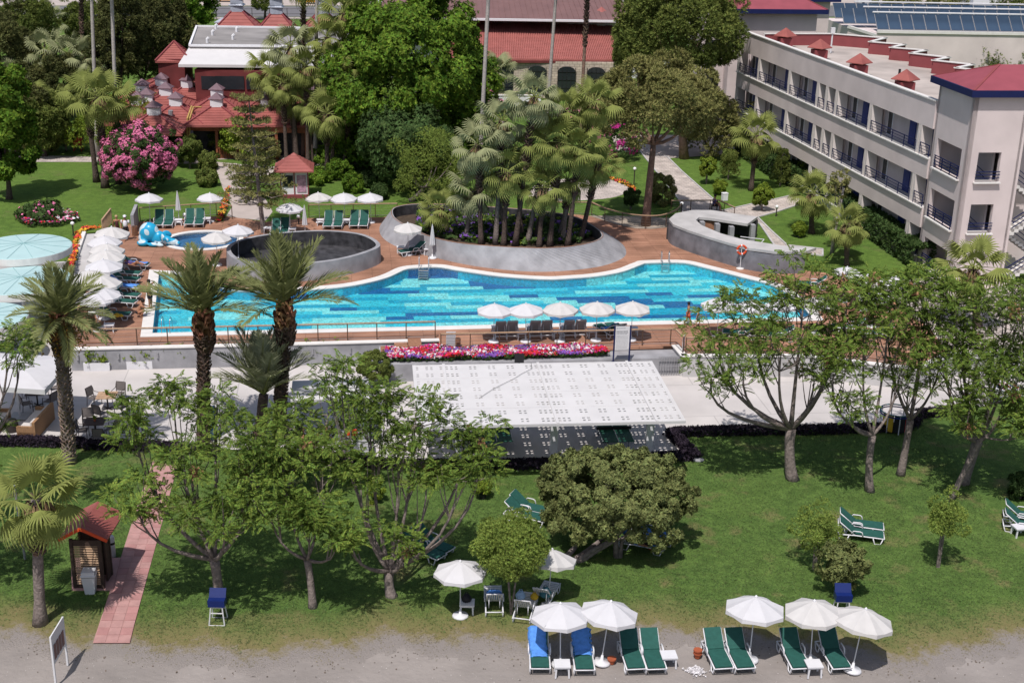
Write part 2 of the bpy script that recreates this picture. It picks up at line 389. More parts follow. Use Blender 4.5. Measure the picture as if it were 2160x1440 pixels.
def fastmesh(name, V, Fq, mats, midx=None, smooth=False):
    V = np.asarray(V, dtype=np.float32); Fq = np.asarray(Fq, dtype=np.int32); me = bpy.data.meshes.new(name); k = Fq.shape[1]
    me.vertices.add(len(V)); me.vertices.foreach_set('co', V.ravel()); me.loops.add(Fq.size); me.loops.foreach_set('vertex_index', Fq.ravel())
    me.polygons.add(len(Fq)); me.polygons.foreach_set('loop_start', np.arange(0, Fq.size, k, dtype=np.int32))
    try: me.polygons.foreach_set('loop_total', np.full(len(Fq), k, dtype=np.int32))
    except Exception: pass
    for x in (mats if isinstance(mats, (list, tuple)) else [mats]): me.materials.append(M[x])
    if midx is not None: me.polygons.foreach_set('material_index', np.asarray(midx, dtype=np.int32))
    if smooth: me.polygons.foreach_set('use_smooth', np.ones(len(Fq), dtype=bool))
    me.update(calc_edges=True); me.validate(); return me
def rotz_arr(a):
    c, s_ = np.cos(a), np.sin(a); z = np.zeros_like(a); o = np.ones_like(a)
    return np.stack([np.stack([c, -s_, z], -1), np.stack([s_, c, z], -1), np.stack([z, z, o], -1)], -2)
def roty_arr(a):
    c, s_ = np.cos(a), np.sin(a); z = np.zeros_like(a); o = np.ones_like(a)
    return np.stack([np.stack([c, z, s_], -1), np.stack([z, o, z], -1), np.stack([-s_, z, c], -1)], -2)
def rotx_arr(a):
    c, s_ = np.cos(a), np.sin(a); z = np.zeros_like(a); o = np.ones_like(a)
    return np.stack([np.stack([o, z, z], -1), np.stack([z, c, -s_], -1), np.stack([z, s_, c], -1)], -2)
def scatter(TV, TF, rot, sc, pos):
    V = np.einsum('nij,vj->nvi', rot, TV) * sc[:, None, None] + pos[:, None, :]
    n, k = V.shape[:2]; F = TF[None] + (np.arange(n) * k)[:, None, None]
    return V.reshape(-1, 3), F.reshape(-1, TF.shape[1])
def join(parts):
    V = []; F = []; I = []; o = 0
    for v, f, m in parts:
        V.append(v); F.append(f + o); I.append(np.full(len(f), m)); o += len(v)
    return np.concatenate(V), np.concatenate(F), np.concatenate(I)
# ================================================================== plants
rng = np.random.default_rng(11)
LEAF_V = np.array([(0, 0, 0), (.45, .28, .03), (1, 0, -.06), (.45, -.28, .03)], float); LEAF_F = np.array([(0, 1, 2, 3)])
def _spray():
    V = []; F = []
    for i in range(6):
        t = .22 + .14 * i; z = -.28 * t * t
        for s in (1, -1):
            a = R(62 - 5 * i) * s; L = .30 - .018 * i; c, q = math.cos(a), math.sin(a); w = .075
            b = len(V); V += [(t, 0, z), (t + c * L * .5 - q * w, q * L * .5 + c * w, z - .01), (t + c * L, q * L, z - .09), (t + c * L * .5 + q * w, q * L * .5 - c * w, z - .01)]
            F.append((b, b + 1, b + 2, b + 3))
    b = len(V); V += [(.9, 0, -.24), (1.02, .06, -.28), (1.18, 0, -.38), (1.02, -.06, -.28)]; F.append((b, b + 1, b + 2, b + 3))
    return np.array(V, float), np.array(F)
SPRAY_V, SPRAY_F = _spray()
def _tuft(n, w, spread, seed):
    r = random.Random(seed); V = []; F = []
    for i in range(n):
        a = 6.283 * i / n + r.uniform(-.3, .3); e = r.uniform(*spread); d = Vector((math.cos(a) * math.cos(e), math.sin(a) * math.cos(e), math.sin(e)))
        s = d.cross(Vector((0, 0, 1))).normalized() * w; b = len(V); L = r.uniform(.7, 1)
        V += [(0, 0, 0), tuple(d * L * .5 + s), tuple(d * L + Vector((0, 0, -.08))), tuple(d * L * .5 - s)]; F.append((b, b + 1, b + 2, b + 3))
    return np.array(V, float), np.array(F)
TUFT_V, TUFT_F = _tuft(6, .09, (.1, 1.3), 3)          # pine needles: axis +z
ROSE_V, ROSE_F = _tuft(6, .22, (-.1, .7), 4)          # rosette of broad leaves
FLOW_V, FLOW_F = _tuft(5, .32, (.05, .35), 5)         # five petals
def orient(dirs, rnd):
    """rotations that bring +z onto dirs, with a random turn"""
    d = dirs / np.linalg.norm(dirs, axis=1, keepdims=True)
    th = np.arccos(np.clip(d[:, 2], -1, 1)); ph = np.arctan2(d[:, 1], d[:, 0])
    return rotz_arr(ph) @ roty_arr(th) @ rotz_arr(rnd.uniform(0, 6.283, len(d)))
def unit(rnd, n):
    v = rnd.normal(size=(n, 3)); return v / np.linalg.norm(v, axis=1, keepdims=True)
def lumpy(rnd, rx, ry, rz, ncl, per, size, TV, TF, cr=.26, inner=.72, up_bias=0., flat=1., low=-.75, jit=.35):
    """crown of clumps spread over an ellipsoid's shell; each clump carries `per` copies of a leaf template facing outward"""
    i = np.arange(ncl) + .5; z = 1 - 2 * i / ncl; z = z[z > low]; k = len(z)
    ph = 2.39996 * np.arange(k) + rnd.uniform(0, 6); rr = np.sqrt(1 - z * z)
    D = np.stack([rr * np.cos(ph), rr * np.sin(ph), z], 1) + rnd.normal(size=(k, 3)) * .12
    Cc = D * rnd.uniform(inner, 1.04, (k, 1)) * np.array([rx, ry, rz])
    cs = cr * min(rx, ry) * rnd.uniform(.65, 1.35, k)
    n = k * per; idx = np.repeat(np.arange(k), per)
    o = unit(rnd, n); out = (Cc / np.array([rx, ry, rz]))[idx]; o = o + out * .55; o /= np.linalg.norm(o, axis=1, keepdims=True)
    P = Cc[idx] + o * (cs[idx] * rnd.uniform(.55, 1.05, n))[:, None] * np.array([1, 1, flat])
    dr = o + out * .5 + rnd.normal(size=(n, 3)) * jit; dr[:, 2] += up_bias
    return scatter(TV, TF, orient(dr, rnd), size * rnd.uniform(.65, 1.25, n), P)
def leafy(rnd, P, dr, size, TV, TF):
    return scatter(TV, TF, orient(dr, rnd), size * rnd.uniform(.6, 1.25, len(P)), P)
def flatleaf(rnd, n):
    """random tilts for flat templates whose plane is xy"""
    return rotz_arr(rnd.uniform(0, 6.283, n)) @ roty_arr(rnd.normal(0, .6, n)) @ rotx_arr(rnd.normal(0, .6, n))
def curve_pts(a, b, bow, n=5, sag=0.):
    a = Vector(a); b = Vector(b); out = []
    for i in range(n + 1):
        t = i / n; p = a.lerp(b, t) + Vector(bow) * (4 * t * (1 - t)); p.z -= sag * t * t; out.append(p)
    return out
# ---- big and small broadleaf or pine trees with a closed crown
def dense_tree(name, label, group, base, zg, crown, rad, leaf, bark='bark', n=70, per=260, size=.22, tmpl='rose', trunk_r=.22, cat='tree', limbs=5, seed=1, inner=.72, depth=1., cr=.26, low=-.75, up_bias=0., flat=1., flowers=None, stems=1, dy=0., jit=.35):
    rnd = np.random.default_rng(seed); b = at(base[0], base[1], zg)
    c = up(crown[0], crown[1], b.y + dy); k = mpp(c); rx = rad[0] * k; rz = rad[1] * k / .93; ry = rx * depth
    o = empty(name, b, 0, label, cat, group); cl = c - b
    TV, TF = {'rose': (ROSE_V, ROSE_F), 'tuft': (TUFT_V, TUFT_F)}[tmpl]
    V, Fq = lumpy(rnd, rx, ry, rz, n, per, size, TV, TF, cr=cr, inner=inner, up_bias=up_bias, flat=flat, low=low, jit=jit)
    V += np.array(cl)
    mats = [leaf]; mi = None
    cro = link_mesh('crown', fastmesh('crown', V, Fq, mats), o); cro['kind'] = 'stuff'
    if flowers:
        V, Fq = lumpy(rnd, rx * 1.03, ry * 1.03, rz * 1.03, n, flowers[1], flowers[2], FLOW_V, FLOW_F, cr=cr, inner=inner, up_bias=.3, low=low)
        f = link_mesh('blossom', fastmesh('blossom', V + np.array(cl), Fq, flowers[0]), o); f['kind'] = 'stuff'
    r = random.Random(seed); mb = MB()
    for s in range(stems):
        off = Vector((r.uniform(-.3, .3), r.uniform(-.3, .3), 0)) * (stems > 1)
        fork = Vector((cl.x * .75, cl.y * .75, max(.25, cl.z - rz * .75))) + off * 2.2
        mb.tube(curve_pts(off, fork, (r.uniform(-.1, .1), 0, 0), 5), [trunk_r * (1.25 - .1 * i if i else 1.5) for i in range(6)], 8)
        for j in range(limbs):
            a = 6.283 * (j + r.random() * .5) / limbs
            e = cl + Vector((math.cos(a) * rx * .62, math.sin(a) * ry * .62, rz * r.uniform(-.25, .45)))
            mb.tube(curve_pts(fork, e, (0, 0, -.12 * rx), 4), [trunk_r * q for q in (.7, .5, .4, .28, .15)], 5)
    mb.build('trunk', bark, o, True)
    return o
# ---- open feathery shade trees of the lawn: forked trunk, long limbs, plates of drooping leaves
def shade_tree(label, base, forkpx, lobes, seed, trunk_r=.2, zg=0., clumps=34, group='feathery shade trees on the lower lawn', leaf='leaf_melia', sprays=44, seedpods=3, spr=.355, extra=()):
    rnd = np.random.default_rng(seed); r = random.Random(seed); b = at(base[0], base[1], zg)
    o = empty('shade_tree', b, 0, label, 'tree', group)
    fk = up(forkpx[0], forkpx[1], b.y + .15) - b; mb = MB()
    mb.tube(curve_pts((0, 0, -.05), fk, (r.uniform(-.1, .1), 0, 0), 6), [trunk_r * q for q in (1.45, 1.12, 1.0, .95, .92, .95, 1.0)], 9)
    P = []; tw = MB()
    for (uc, vc, ru, rv, dy, cnt) in lobes:
        c = up(uc, vc, b.y + dy) - b; k = mpp(c + b); rx, rz = ru * k, rv * k
        tgt = c + Vector((0, 0, -rz * .6)); bow = Vector(((tgt.x - fk.x) * .25, (tgt.y - fk.y) * .15, -.25))
        limb = curve_pts(fk, tgt, bow, 6); L0 = trunk_r * .62
        mb.tube(limb, [L0 * q for q in (.85, .68, .55, .46, .38, .30, .2)], 7)
        for i in range(int(cnt * (1.2 if base[0] > 1400 else 1.05) + .5)):
            for _ in range(12):
                d = rnd.normal(size=3); d /= np.linalg.norm(d); q = rnd.uniform(.35, 1) ** .6
                p = np.array([c.x + d[0] * rx * q, c.y + d[1] * rx * q * .85, c.z + d[2] * rz * q])
                if all(np.linalg.norm((p - e) * np.array([1, 1, 1.5])) > .78 for e in P): break
            P.append(p); s = limb[r.choice((3, 4, 5, 6))]; e = Vector(p)
            tw.tube(curve_pts(s, e, (0, 0, -.12 * (e - s).length), 3), [.032, .025, .018, .01], 4, cap=False)
    P = np.array(P); n = len(P); idx = np.repeat(np.arange(n), sprays); N = len(idx)
    az = rnd.uniform(0, 6.283, N); el = rnd.normal(.18, .42, N)
    off = np.stack([np.cos(az), np.sin(az), np.zeros(N)], 1) * rnd.uniform(0, .50, (N, 1)); off[:, 2] = rnd.uniform(-.20, .24, N)
    rot = rotz_arr(az) @ roty_arr(-el) @ rotx_arr(rnd.normal(0, .5, N))
    V, Fq = scatter(SPRAY_V, SPRAY_F, rot, spr * rnd.uniform(.7, 1.25, N), P[idx] + off)
    c = link_mesh('crown', fastmesh('crown', V, Fq, leaf), o); c['kind'] = 'stuff'
    mb.build('trunk', 'bark', o, True); t = tw.build('twig', 'bark', o); t['kind'] = 'stuff'
    if seedpods:
        ii = rnd.choice(n, min(n, seedpods), replace=False); Q = np.repeat(P[ii], 60, 0) + rnd.normal(0, .13, (60 * len(ii), 3)); Q[:, 2] -= .1
        V, Fq = leafy(rnd, Q, unit(rnd, len(Q)), .09, ROSE_V, ROSE_F)
        s = link_mesh('dry_seed_cluster', fastmesh('dry_seed_cluster', V, Fq, 'seed_brown'), o); s['kind'] = 'stuff'
    return o
# ---- fan palms
def fan_frond(droop, pet, Rb, leafm, seed, fold=.25, nseg=22):
    r = random.Random(seed); mb = MB(); px = [Vector((0, 0, 0)), Vector((pet * .5, 0, .04)), Vector((pet, 0, 0))]
    mb.tube(px, [.030, .022, .015], 3, 1, False)
    hub = Vector((pet, 0, 0)); A = R(128); amp = .028
    def pt(th, q, zo=0.):
        x = math.cos(th) * q * Rb; y = math.sin(th) * q * Rb
        z = -fold * abs(math.sin(th)) * q * Rb * .8 - droop * (q ** 2.2) * Rb * (.75 + .25 * math.cos(th)) + zo
        return hub + Vector((x * (1 - .25 * droop * q * q), y * (1 - .2 * droop * q), z))
    for i in range(nseg):
        t0 = -A + 2 * A * i / nseg; t1 = -A + 2 * A * (i + 1) / nseg; tm = (t0 + t1) / 2; w = (t1 - t0)
        Lq = (.86 + .14 * math.cos(tm * .6)) * r.uniform(.92, 1.05); a = pt(t0, .5, 0); b = pt(t1, .5, 0); m_ = pt(tm, .52, amp)
        c0 = pt(tm - w * .22, .80 * Lq, .0); c1 = pt(tm + w * .22, .80 * Lq, 0); tip = pt(tm + r.uniform(-.03, .03), Lq); tip.z -= .22 * Rb * r.uniform(.2, 1.6)
        n = len(mb.v)
        mb.v += [tuple(q) for q in (hub, a, m_, b, c0, c1, tip)]
        f = [(n, n + 1, n + 2), (n, n + 2, n + 3), (n + 1, n + 4, n + 2), (n + 2, n + 4, n + 5), (n + 2, n + 5, n + 3), (n + 4, n + 6, n + 5)]
        mb.f += f; mb.m += [0] * 6
    return mb.mesh('frond', [leafm, 'petiole'])
FRONDS = {}
def fronds(kind, leafm):
    key = (kind, leafm)
    if key not in FRONDS:
        if kind == 'fan': FRONDS[key] = [fan_frond(d, p, rb, leafm, i + 1, fo) for i, (d, p, rb, fo) in enumerate(((.04, 1.0, .86, .15), (.14, 1.15, .92, .30), (.30, 1.2, .90, .5), (.55, 1.05, .86, .75)))]
        else: FRONDS[key] = [date_frond(d, leafm, i) for i, d in enumerate((.12, .26, .40, .55))]
    return FRONDS[key]
def date_frond(droop, leafm, seed):
    r = random.Random(seed); mb = MB(); L = 1.0
    def rp(t): return Vector((t * (1 - .22 * droop * t), 0, .10 * t - droop * t ** 2.1))
    mb.tube([rp(i / 6) for i in range(7)], [.016, .012, .010, .008, .006, .004, .002], 3, 1, False)
    n = 34
    for i in range(n):
        t = .13 + .86 * i / (n - 1); p = rp(t); tg = (rp(min(1, t + .02)) - rp(t - .02)).normalized(); up_ = Vector((0, 1, 0)).cross(tg) * -1
        if up_.z < 0: up_ = -up_
        ll = .31 * math.sin(math.pi * min(1, .18 + t * .80)) ** .6 * r.uniform(.85, 1.15)
        for s in (1, -1):
            d = (tg * (.62 + .3 * t) + Vector((0, s, 0)) * (.85 - .25 * t) + up_ * r.uniform(.16, .36)).normalized(); e = p + d * ll + Vector((0, 0, -.05 * r.random())); sd = d.cross(up_).normalized() * .0125
            k = len(mb.v); mb.v += [tuple(p), tuple(p + d * ll * .45 + sd), tuple(e), tuple(p + d * ll * .45 - sd)]; mb.f.append((k, k + 1, k + 2, k + 3)); mb.m.append(0)
    return mb.mesh('frond', [leafm, 'petiole'])
def crown_of_fronds(o, top, kind, leafm, count, size, seed, emin=-55, emax=82, lean=(0, 0)):
    r = random.Random(seed); fm = fronds(kind, leafm)
    for i in range(count):
        t = (i + .5) / count; el = emin + (emax - emin) * (1 - t) ** 1.0 if False else emax - (emax - emin) * t ** .85; el += r.uniform(-7, 7); az = 2.39996 * i + r.uniform(-.3, .3)
        q = 0 if el > 55 else 1 if el > 22 else 2 if el > -15 else 3
        c = bpy.data.objects.new('frond', fm[q]); COL.objects.link(c); c.parent = o; c.location = top
        c.rotation_euler = (r.uniform(-.25, .25), -R(el), az); k = size * r.uniform(.85, 1.12); c.scale = (k, k, k)
def palm_trunk(o, top, r0, r1, barkm, seed, n=10, rings=10, flare=1.5, bow=0.):
    r = random.Random(seed); pts = curve_pts((0, 0, -.05), top, (bow, 0, 0), rings); k = len(pts)
    mb = MB(); mb.tube(pts, [(r0 + (r1 - r0) * i / (k - 1)) * (flare if i == 0 else 1 + (flare - 1) * .35 if i == 1 else 1) * r.uniform(.96, 1.04) for i in range(k)], n)
    return mb.build('trunk', barkm, o, True)
def boots(o, pts_a, pts_b, ra, rb, count, sz, matn, seed, name='leaf_base', ang=.55):
    rnd = np.random.default_rng(seed); a = np.array(pts_a); b = np.array(pts_b); t = (np.arange(count) + .5) / count; az = 2.39996 * np.arange(count) + rnd.uniform(-.15, .15, count)
    rad = ra + (rb - ra) * t; P = a + (b - a) * t[:, None] + np.stack([np.cos(az) * rad, np.sin(az) * rad, np.zeros(count)], 1) * .93
    BV = np.array([(-.1, -.5, 0), (-.1, .5, 0), (1, .22, .12), (1, -.22, .12), (-.1, -.4, -.45), (-.1, .4, -.45), (.85, .2, -.12), (.85, -.2, -.12)], float)
    BF = np.array([(0, 1, 2, 3)[::-1], (4, 5, 6, 7), (3, 2, 6, 7), (0, 3, 7, 4), (1, 5, 6, 2)])
    rot = rotz_arr(az) @ roty_arr(-ang * rnd.uniform(.6, 1.3, count))
    V, Fq = scatter(BV, BF, rot, sz * rnd.uniform(.75, 1.25, count), P)
    c = link_mesh(name, fastmesh(name, V, Fq, matn), o); c['kind'] = 'stuff'; return c
def skirt(o, top, r, length, count, seed, sz=.9):
    rnd = np.random.default_rng(seed); az = rnd.uniform(0, 6.283, count); h = rnd.uniform(0, 1, count); rr = r * (1 - .45 * h)
    P = np.stack([np.cos(az) * rr, np.sin(az) * rr, -h * length], 1) + np.array(top)
    TVs = LEAF_V * np.array([1, .35, 1]); rot = rotz_arr(az) @ roty_arr(rnd.uniform(.95, 1.45, count)) @ rotx_arr(rnd.uniform(-1, 1, count))
    V, Fq = scatter(TVs, LEAF_F, rot, sz * rnd.uniform(.5, 1.1, count), P)
    c = link_mesh('dead_leaf_skirt', fastmesh('dead_leaf_skirt', V, Fq, 'leaf_dead'), o); c['kind'] = 'stuff'
def fan_palm(label, group, base, zg, crownpx, crad, seed, leafm='leaf_fan', n=26, tr=.19, bark='bark_dark', skirtlen=.9, bootlen=.45, dy=0., name='fan_palm', bow=0.):
    b = at(base[0], base[1], zg); top = up(crownpx[0], crownpx[1], b.y + dy) - b; size = crad * mpp(top + b) / 1.95
    o = empty(name, b, 0, label, 'palm tree', group); palm_trunk(o, top, tr, tr * .78, bark, seed, bow=bow)
    crown_of_fronds(o, top, 'fan', leafm, n, size, seed)
    q = top * (1 - bootlen); boots(o, tuple(q), tuple(top), tr * .85, tr * .85, int(36 + 60 * bootlen * top.z / 3), .20, 'palm_boot', seed)
    if skirtlen: skirt(o, top + Vector((0, 0, -.05)), tr * 1.5, skirtlen, 90, seed, .75 * size)
    return o
def date_palm(label, group, base, zg, crownpx, crad, seed, n=40, tr=.30, leafm='leaf_date', emin=-20, fruit=False, pale=False, bulge=True, emax=84):
    b = at(base[0], base[1], zg); top = up(crownpx[0], crownpx[1], b.y) - b; L = crad * mpp(top + b)
    o = empty('date_palm', b, 0, label, 'palm tree', group); palm_trunk(o, top, tr, tr * .95, 'bark' if pale else 'bark_dark', seed, flare=1.25, rings=12)
    boots(o, (0, 0, .35), tuple(top - Vector((0, 0, .9))), tr, tr, int(top.z * 52), .13, 'palm_boot_pale' if pale else 'palm_boot', seed, ang=.9)
    if bulge:
        boots(o, tuple(top - Vector((0, 0, 1.75))), tuple(top - Vector((0, 0, .95))), tr * 1.05, tr * 1.55, 100, .22, 'palm_boot', seed + 1, ang=.9, name='pruned_stub')
        boots(o, tuple(top - Vector((0, 0, 1.05))), tuple(top), tr * .95, tr * .35, 90, .46, 'palm_neck', seed + 2, ang=1.2, name='frond_base')
    crown_of_fronds(o, top, 'date', leafm, n, L, seed, emin=emin, emax=emax)
    if fruit:
        rnd = np.random.default_rng(seed); N = 900; az = rnd.uniform(0, 6.283, N); q = rnd.uniform(.1, 1, N); P = np.stack([np.cos(az) * q * .95, np.sin(az) * q * .95, .1 - q * q * 1.5 + rnd.normal(0, .12, N)], 1) + np.array(top)
        V, Fq = leafy(rnd, P, unit(rnd, N), .13, LEAF_V, LEAF_F); c = link_mesh('fruit_stalk', fastmesh('fruit_stalk', V, Fq, 'fruit_orange'), o); c['kind'] = 'stuff'
    return o
# ---- shrubs, hedges, flower beds
def shrub(name, label, cat, group, px, zg, rpx, rv, leaf, seed, n=24, per=110, size=.13, stem=.25, flowers=None, tmpl='rose', depth=1., inner=.75, cr=.3):
    rnd = np.random.default_rng(seed); b = at(px[0], px[1], zg); k = mpp(b); rx = rpx * k; rz = rv * k / .93
    o = empty(name, b, 0, label, cat, group); TV, TF = (ROSE_V, ROSE_F) if tmpl == 'rose' else (TUFT_V, TUFT_F)
    V, Fq = lumpy(rnd, rx, rx * depth, rz, n, per, size, TV, TF, cr=cr, inner=inner, low=-.9); V[:, 2] += rz * .95 + stem
    c = link_mesh('foliage', fastmesh('foliage', V, Fq, leaf), o); c['kind'] = 'stuff'
    if flowers:
        V, Fq = lumpy(rnd, rx * 1.02, rx * depth * 1.02, rz * 1.02, n, flowers[1], flowers[2], FLOW_V, FLOW_F, cr=cr, inner=inner, up_bias=.4, low=-.6); V[:, 2] += rz * .95 + stem
        c = link_mesh('blossom', fastmesh('blossom', V, Fq, flowers[0]), o); c['kind'] = 'stuff'
    mb = MB(); r = random.Random(seed)
    for i in range(3): mb.tube([(r.uniform(-.05, .05), r.uniform(-.05, .05), 0), (r.uniform(-.3, .3) * rx, r.uniform(-.3, .3) * rx, stem + rz * .9)], [.045, .02], 5)
    mb.build('stem', 'bark', o)
    return o
def strip_foliage(rnd, line, width, h, dens, size, TV, TF, z=0., rag=.15, upb=.6):
    P = []
    for a, b in zip(line[:-1], line[1:]):
        a = np.array(a[:2]); b = np.array(b[:2]); L = np.linalg.norm(b - a); n = int(dens * L * (width + 2 * h)); t = rnd.uniform(0, 1, n); d = (b - a) / L; nn = np.array([-d[1], d[0]])
        q = rnd.uniform(-1, 1, n); ang = q * math.pi / 2 * 1.0; off = np.sign(q) * np.minimum(1, np.abs(q) * 1.6) * width / 2; zz = h * np.clip(2.6 * (1 - np.abs(q)), 0, 1) * rnd.uniform(1 - rag, 1 + rag, n)
        xy = a + (b - a) * t[:, None] + nn * off[:, None] + rnd.normal(0, rag * .3, (n, 2)); P.append(np.column_stack([xy, z + zz]))
    P = np.concatenate(P); dr = rnd.normal(size=P.shape) * .6; dr[:, 2] += upb
    return leafy(rnd, P, dr, size, TV, TF)
def hedge(name, label, px, zg, w, h, leaf, seed, dens=150, size=.11, cat='hedge', rag=.15, group=None):
    rnd = np.random.default_rng(seed); pts = [at(u, v, zg) for u, v in px]
    V, Fq = strip_foliage(rnd, pts, w, h, dens, size, ROSE_V, ROSE_F, zg, rag)
    o = link_mesh(name, fastmesh(name, V, Fq, leaf)); tag(o, label, cat, group); return o
def flower_patch(name, label, poly, zg, h, mats, dens, size, seed, leaf='leaf_darkgreen', cat='flower bed', patchy=1.2):
    """planting bed: leaves below, flowers of several colours in drifts above"""
    rnd = np.random.default_rng(seed); P = np.array([p[:2] for p in [at(u, v, zg) for u, v in poly]]); lo, hi = P.min(0), P.max(0); A = (hi - lo).prod(); n = int(A * dens)
    q = rnd.uniform(lo, hi, (n, 2)); ins = np.zeros(n, bool); j = len(P) - 1
    for i in range(len(P)):
        c = ((P[i, 1] > q[:, 1]) != (P[j, 1] > q[:, 1])) & (q[:, 0] < (P[j, 0] - P[i, 0]) * (q[:, 1] - P[i, 1]) / (P[j, 1] - P[i, 1] + 1e-9) + P[i, 0]); ins ^= c; j = i
    q = q[ins]; n = len(q); z = zg + h * (.75 + .25 * np.sin(q[:, 0] * 2.1 + 1) * np.cos(q[:, 1] * 2.7)) * rnd.uniform(.75, 1.1, n)
    key = (np.sin(q[:, 0] * patchy * 1.7 + 3 * np.sin(q[:, 1] * patchy)) + np.cos(q[:, 1] * patchy * 2.3 + q[:, 0] * patchy * .9) + rnd.normal(0, .55, n)); order = np.argsort(np.argsort(key)) / max(1, n)
    which = np.minimum((order * len(mats)).astype(int), len(mats) - 1); rd = rnd.permutation(len(mats)); parts = []
    dr = rnd.normal(size=(n, 3)) * .35; dr[:, 2] += 1; dr[:, 1] -= .35
    for k in range(len(mats)):
        s = which == k
        if s.sum(): v, f = leafy(rnd, np.column_stack([q[s], z[s]]), dr[s], size, FLOW_V, FLOW_F); parts.append((v, f, rd[k]))
    g = rnd.integers(0, n, int(n * .8)); v, f = leafy(rnd, np.column_stack([q[g] + rnd.normal(0, .05, (len(g), 2)), zg + (z[g] - zg) * rnd.uniform(.3, 1, len(g))]), unit(rnd, len(g)) + np.array([0, 0, .7]), size * 1.5, ROSE_V, ROSE_F); parts.append((v, f, len(mats)))
    V, Fq, I = join(parts); o = link_mesh(name, fastmesh(name, V, Fq, list(mats) + [leaf], I)); tag(o, label, cat, kind='stuff'); return o
# ================================================================== ground, deck, pool
def xy(px, z): return [tuple(at(u, v, z)[:2]) for u, v in px]
def smooth(P, n=6, closed=True):
    P = [Vector((p[0], p[1], 0)) for p in P]; k = len(P); out = []
    for i in range(k if closed else k - 1):
        g = (lambda j: P[j % k]) if closed else (lambda j: P[max(0, min(k - 1, j))])
        a, b, c, d = g(i - 1), g(i), g(i + 1), g(i + 2)
        for j in range(n):
            t = j / n; out.append(tuple((.5 * ((2 * b) + (c - a) * t + (2 * a - 5 * b + 4 * c - d) * t * t + (3 * b - a - 3 * c + d) * t ** 3))[:2]))
    if not closed: out.append(tuple(P[-1][:2]))
    return out
def area(P): return sum(P[i][0] * P[(i + 1) % len(P)][1] - P[(i + 1) % len(P)][0] * P[i][1] for i in range(len(P))) / 2
def inset(P, d):
    s = 1 if area(P) > 0 else -1; out = []; n = len(P)
    for i in range(n):
        a, b, c = Vector(P[i - 1]), Vector(P[i]), Vector(P[(i + 1) % n]); u1 = (b - a).normalized(); u2 = (c - b).normalized()
        n1 = Vector((-u1.y, u1.x)) * s; n2 = Vector((-u2.y, u2.x)) * s; m = (n1 + n2)
        if m.length < .1: m = n1
        m = m / max(.5, m.length_squared / 2) if m.length_squared else n1
        out.append(tuple(b + m * d))
    return out
def setting(o, kind='structure'): o['kind'] = kind; return o
# plaza
plaza_px = [(-300, 936), (0, 938), (330, 944), (700, 958), (830, 990), (1065, 988), (1190, 982), (1462, 966), (1412, 908), (1700, 908), (1905, 900), (1935, 872), (2050, 864), (2160, 838), (2500, 815)]
# far and near ground
mb = MB(); mb.sheet([(-2500, -200), (2500, -200), (2500, 60), (-2500, 60)], -.06); setting(mb.build('ground', 'sand'))
b_ = MB(); b_.sheet([(-140, -80), (140, -80), (140, 75), (-140, 75)], -.03); setting(b_.build('beach', 'sand'))
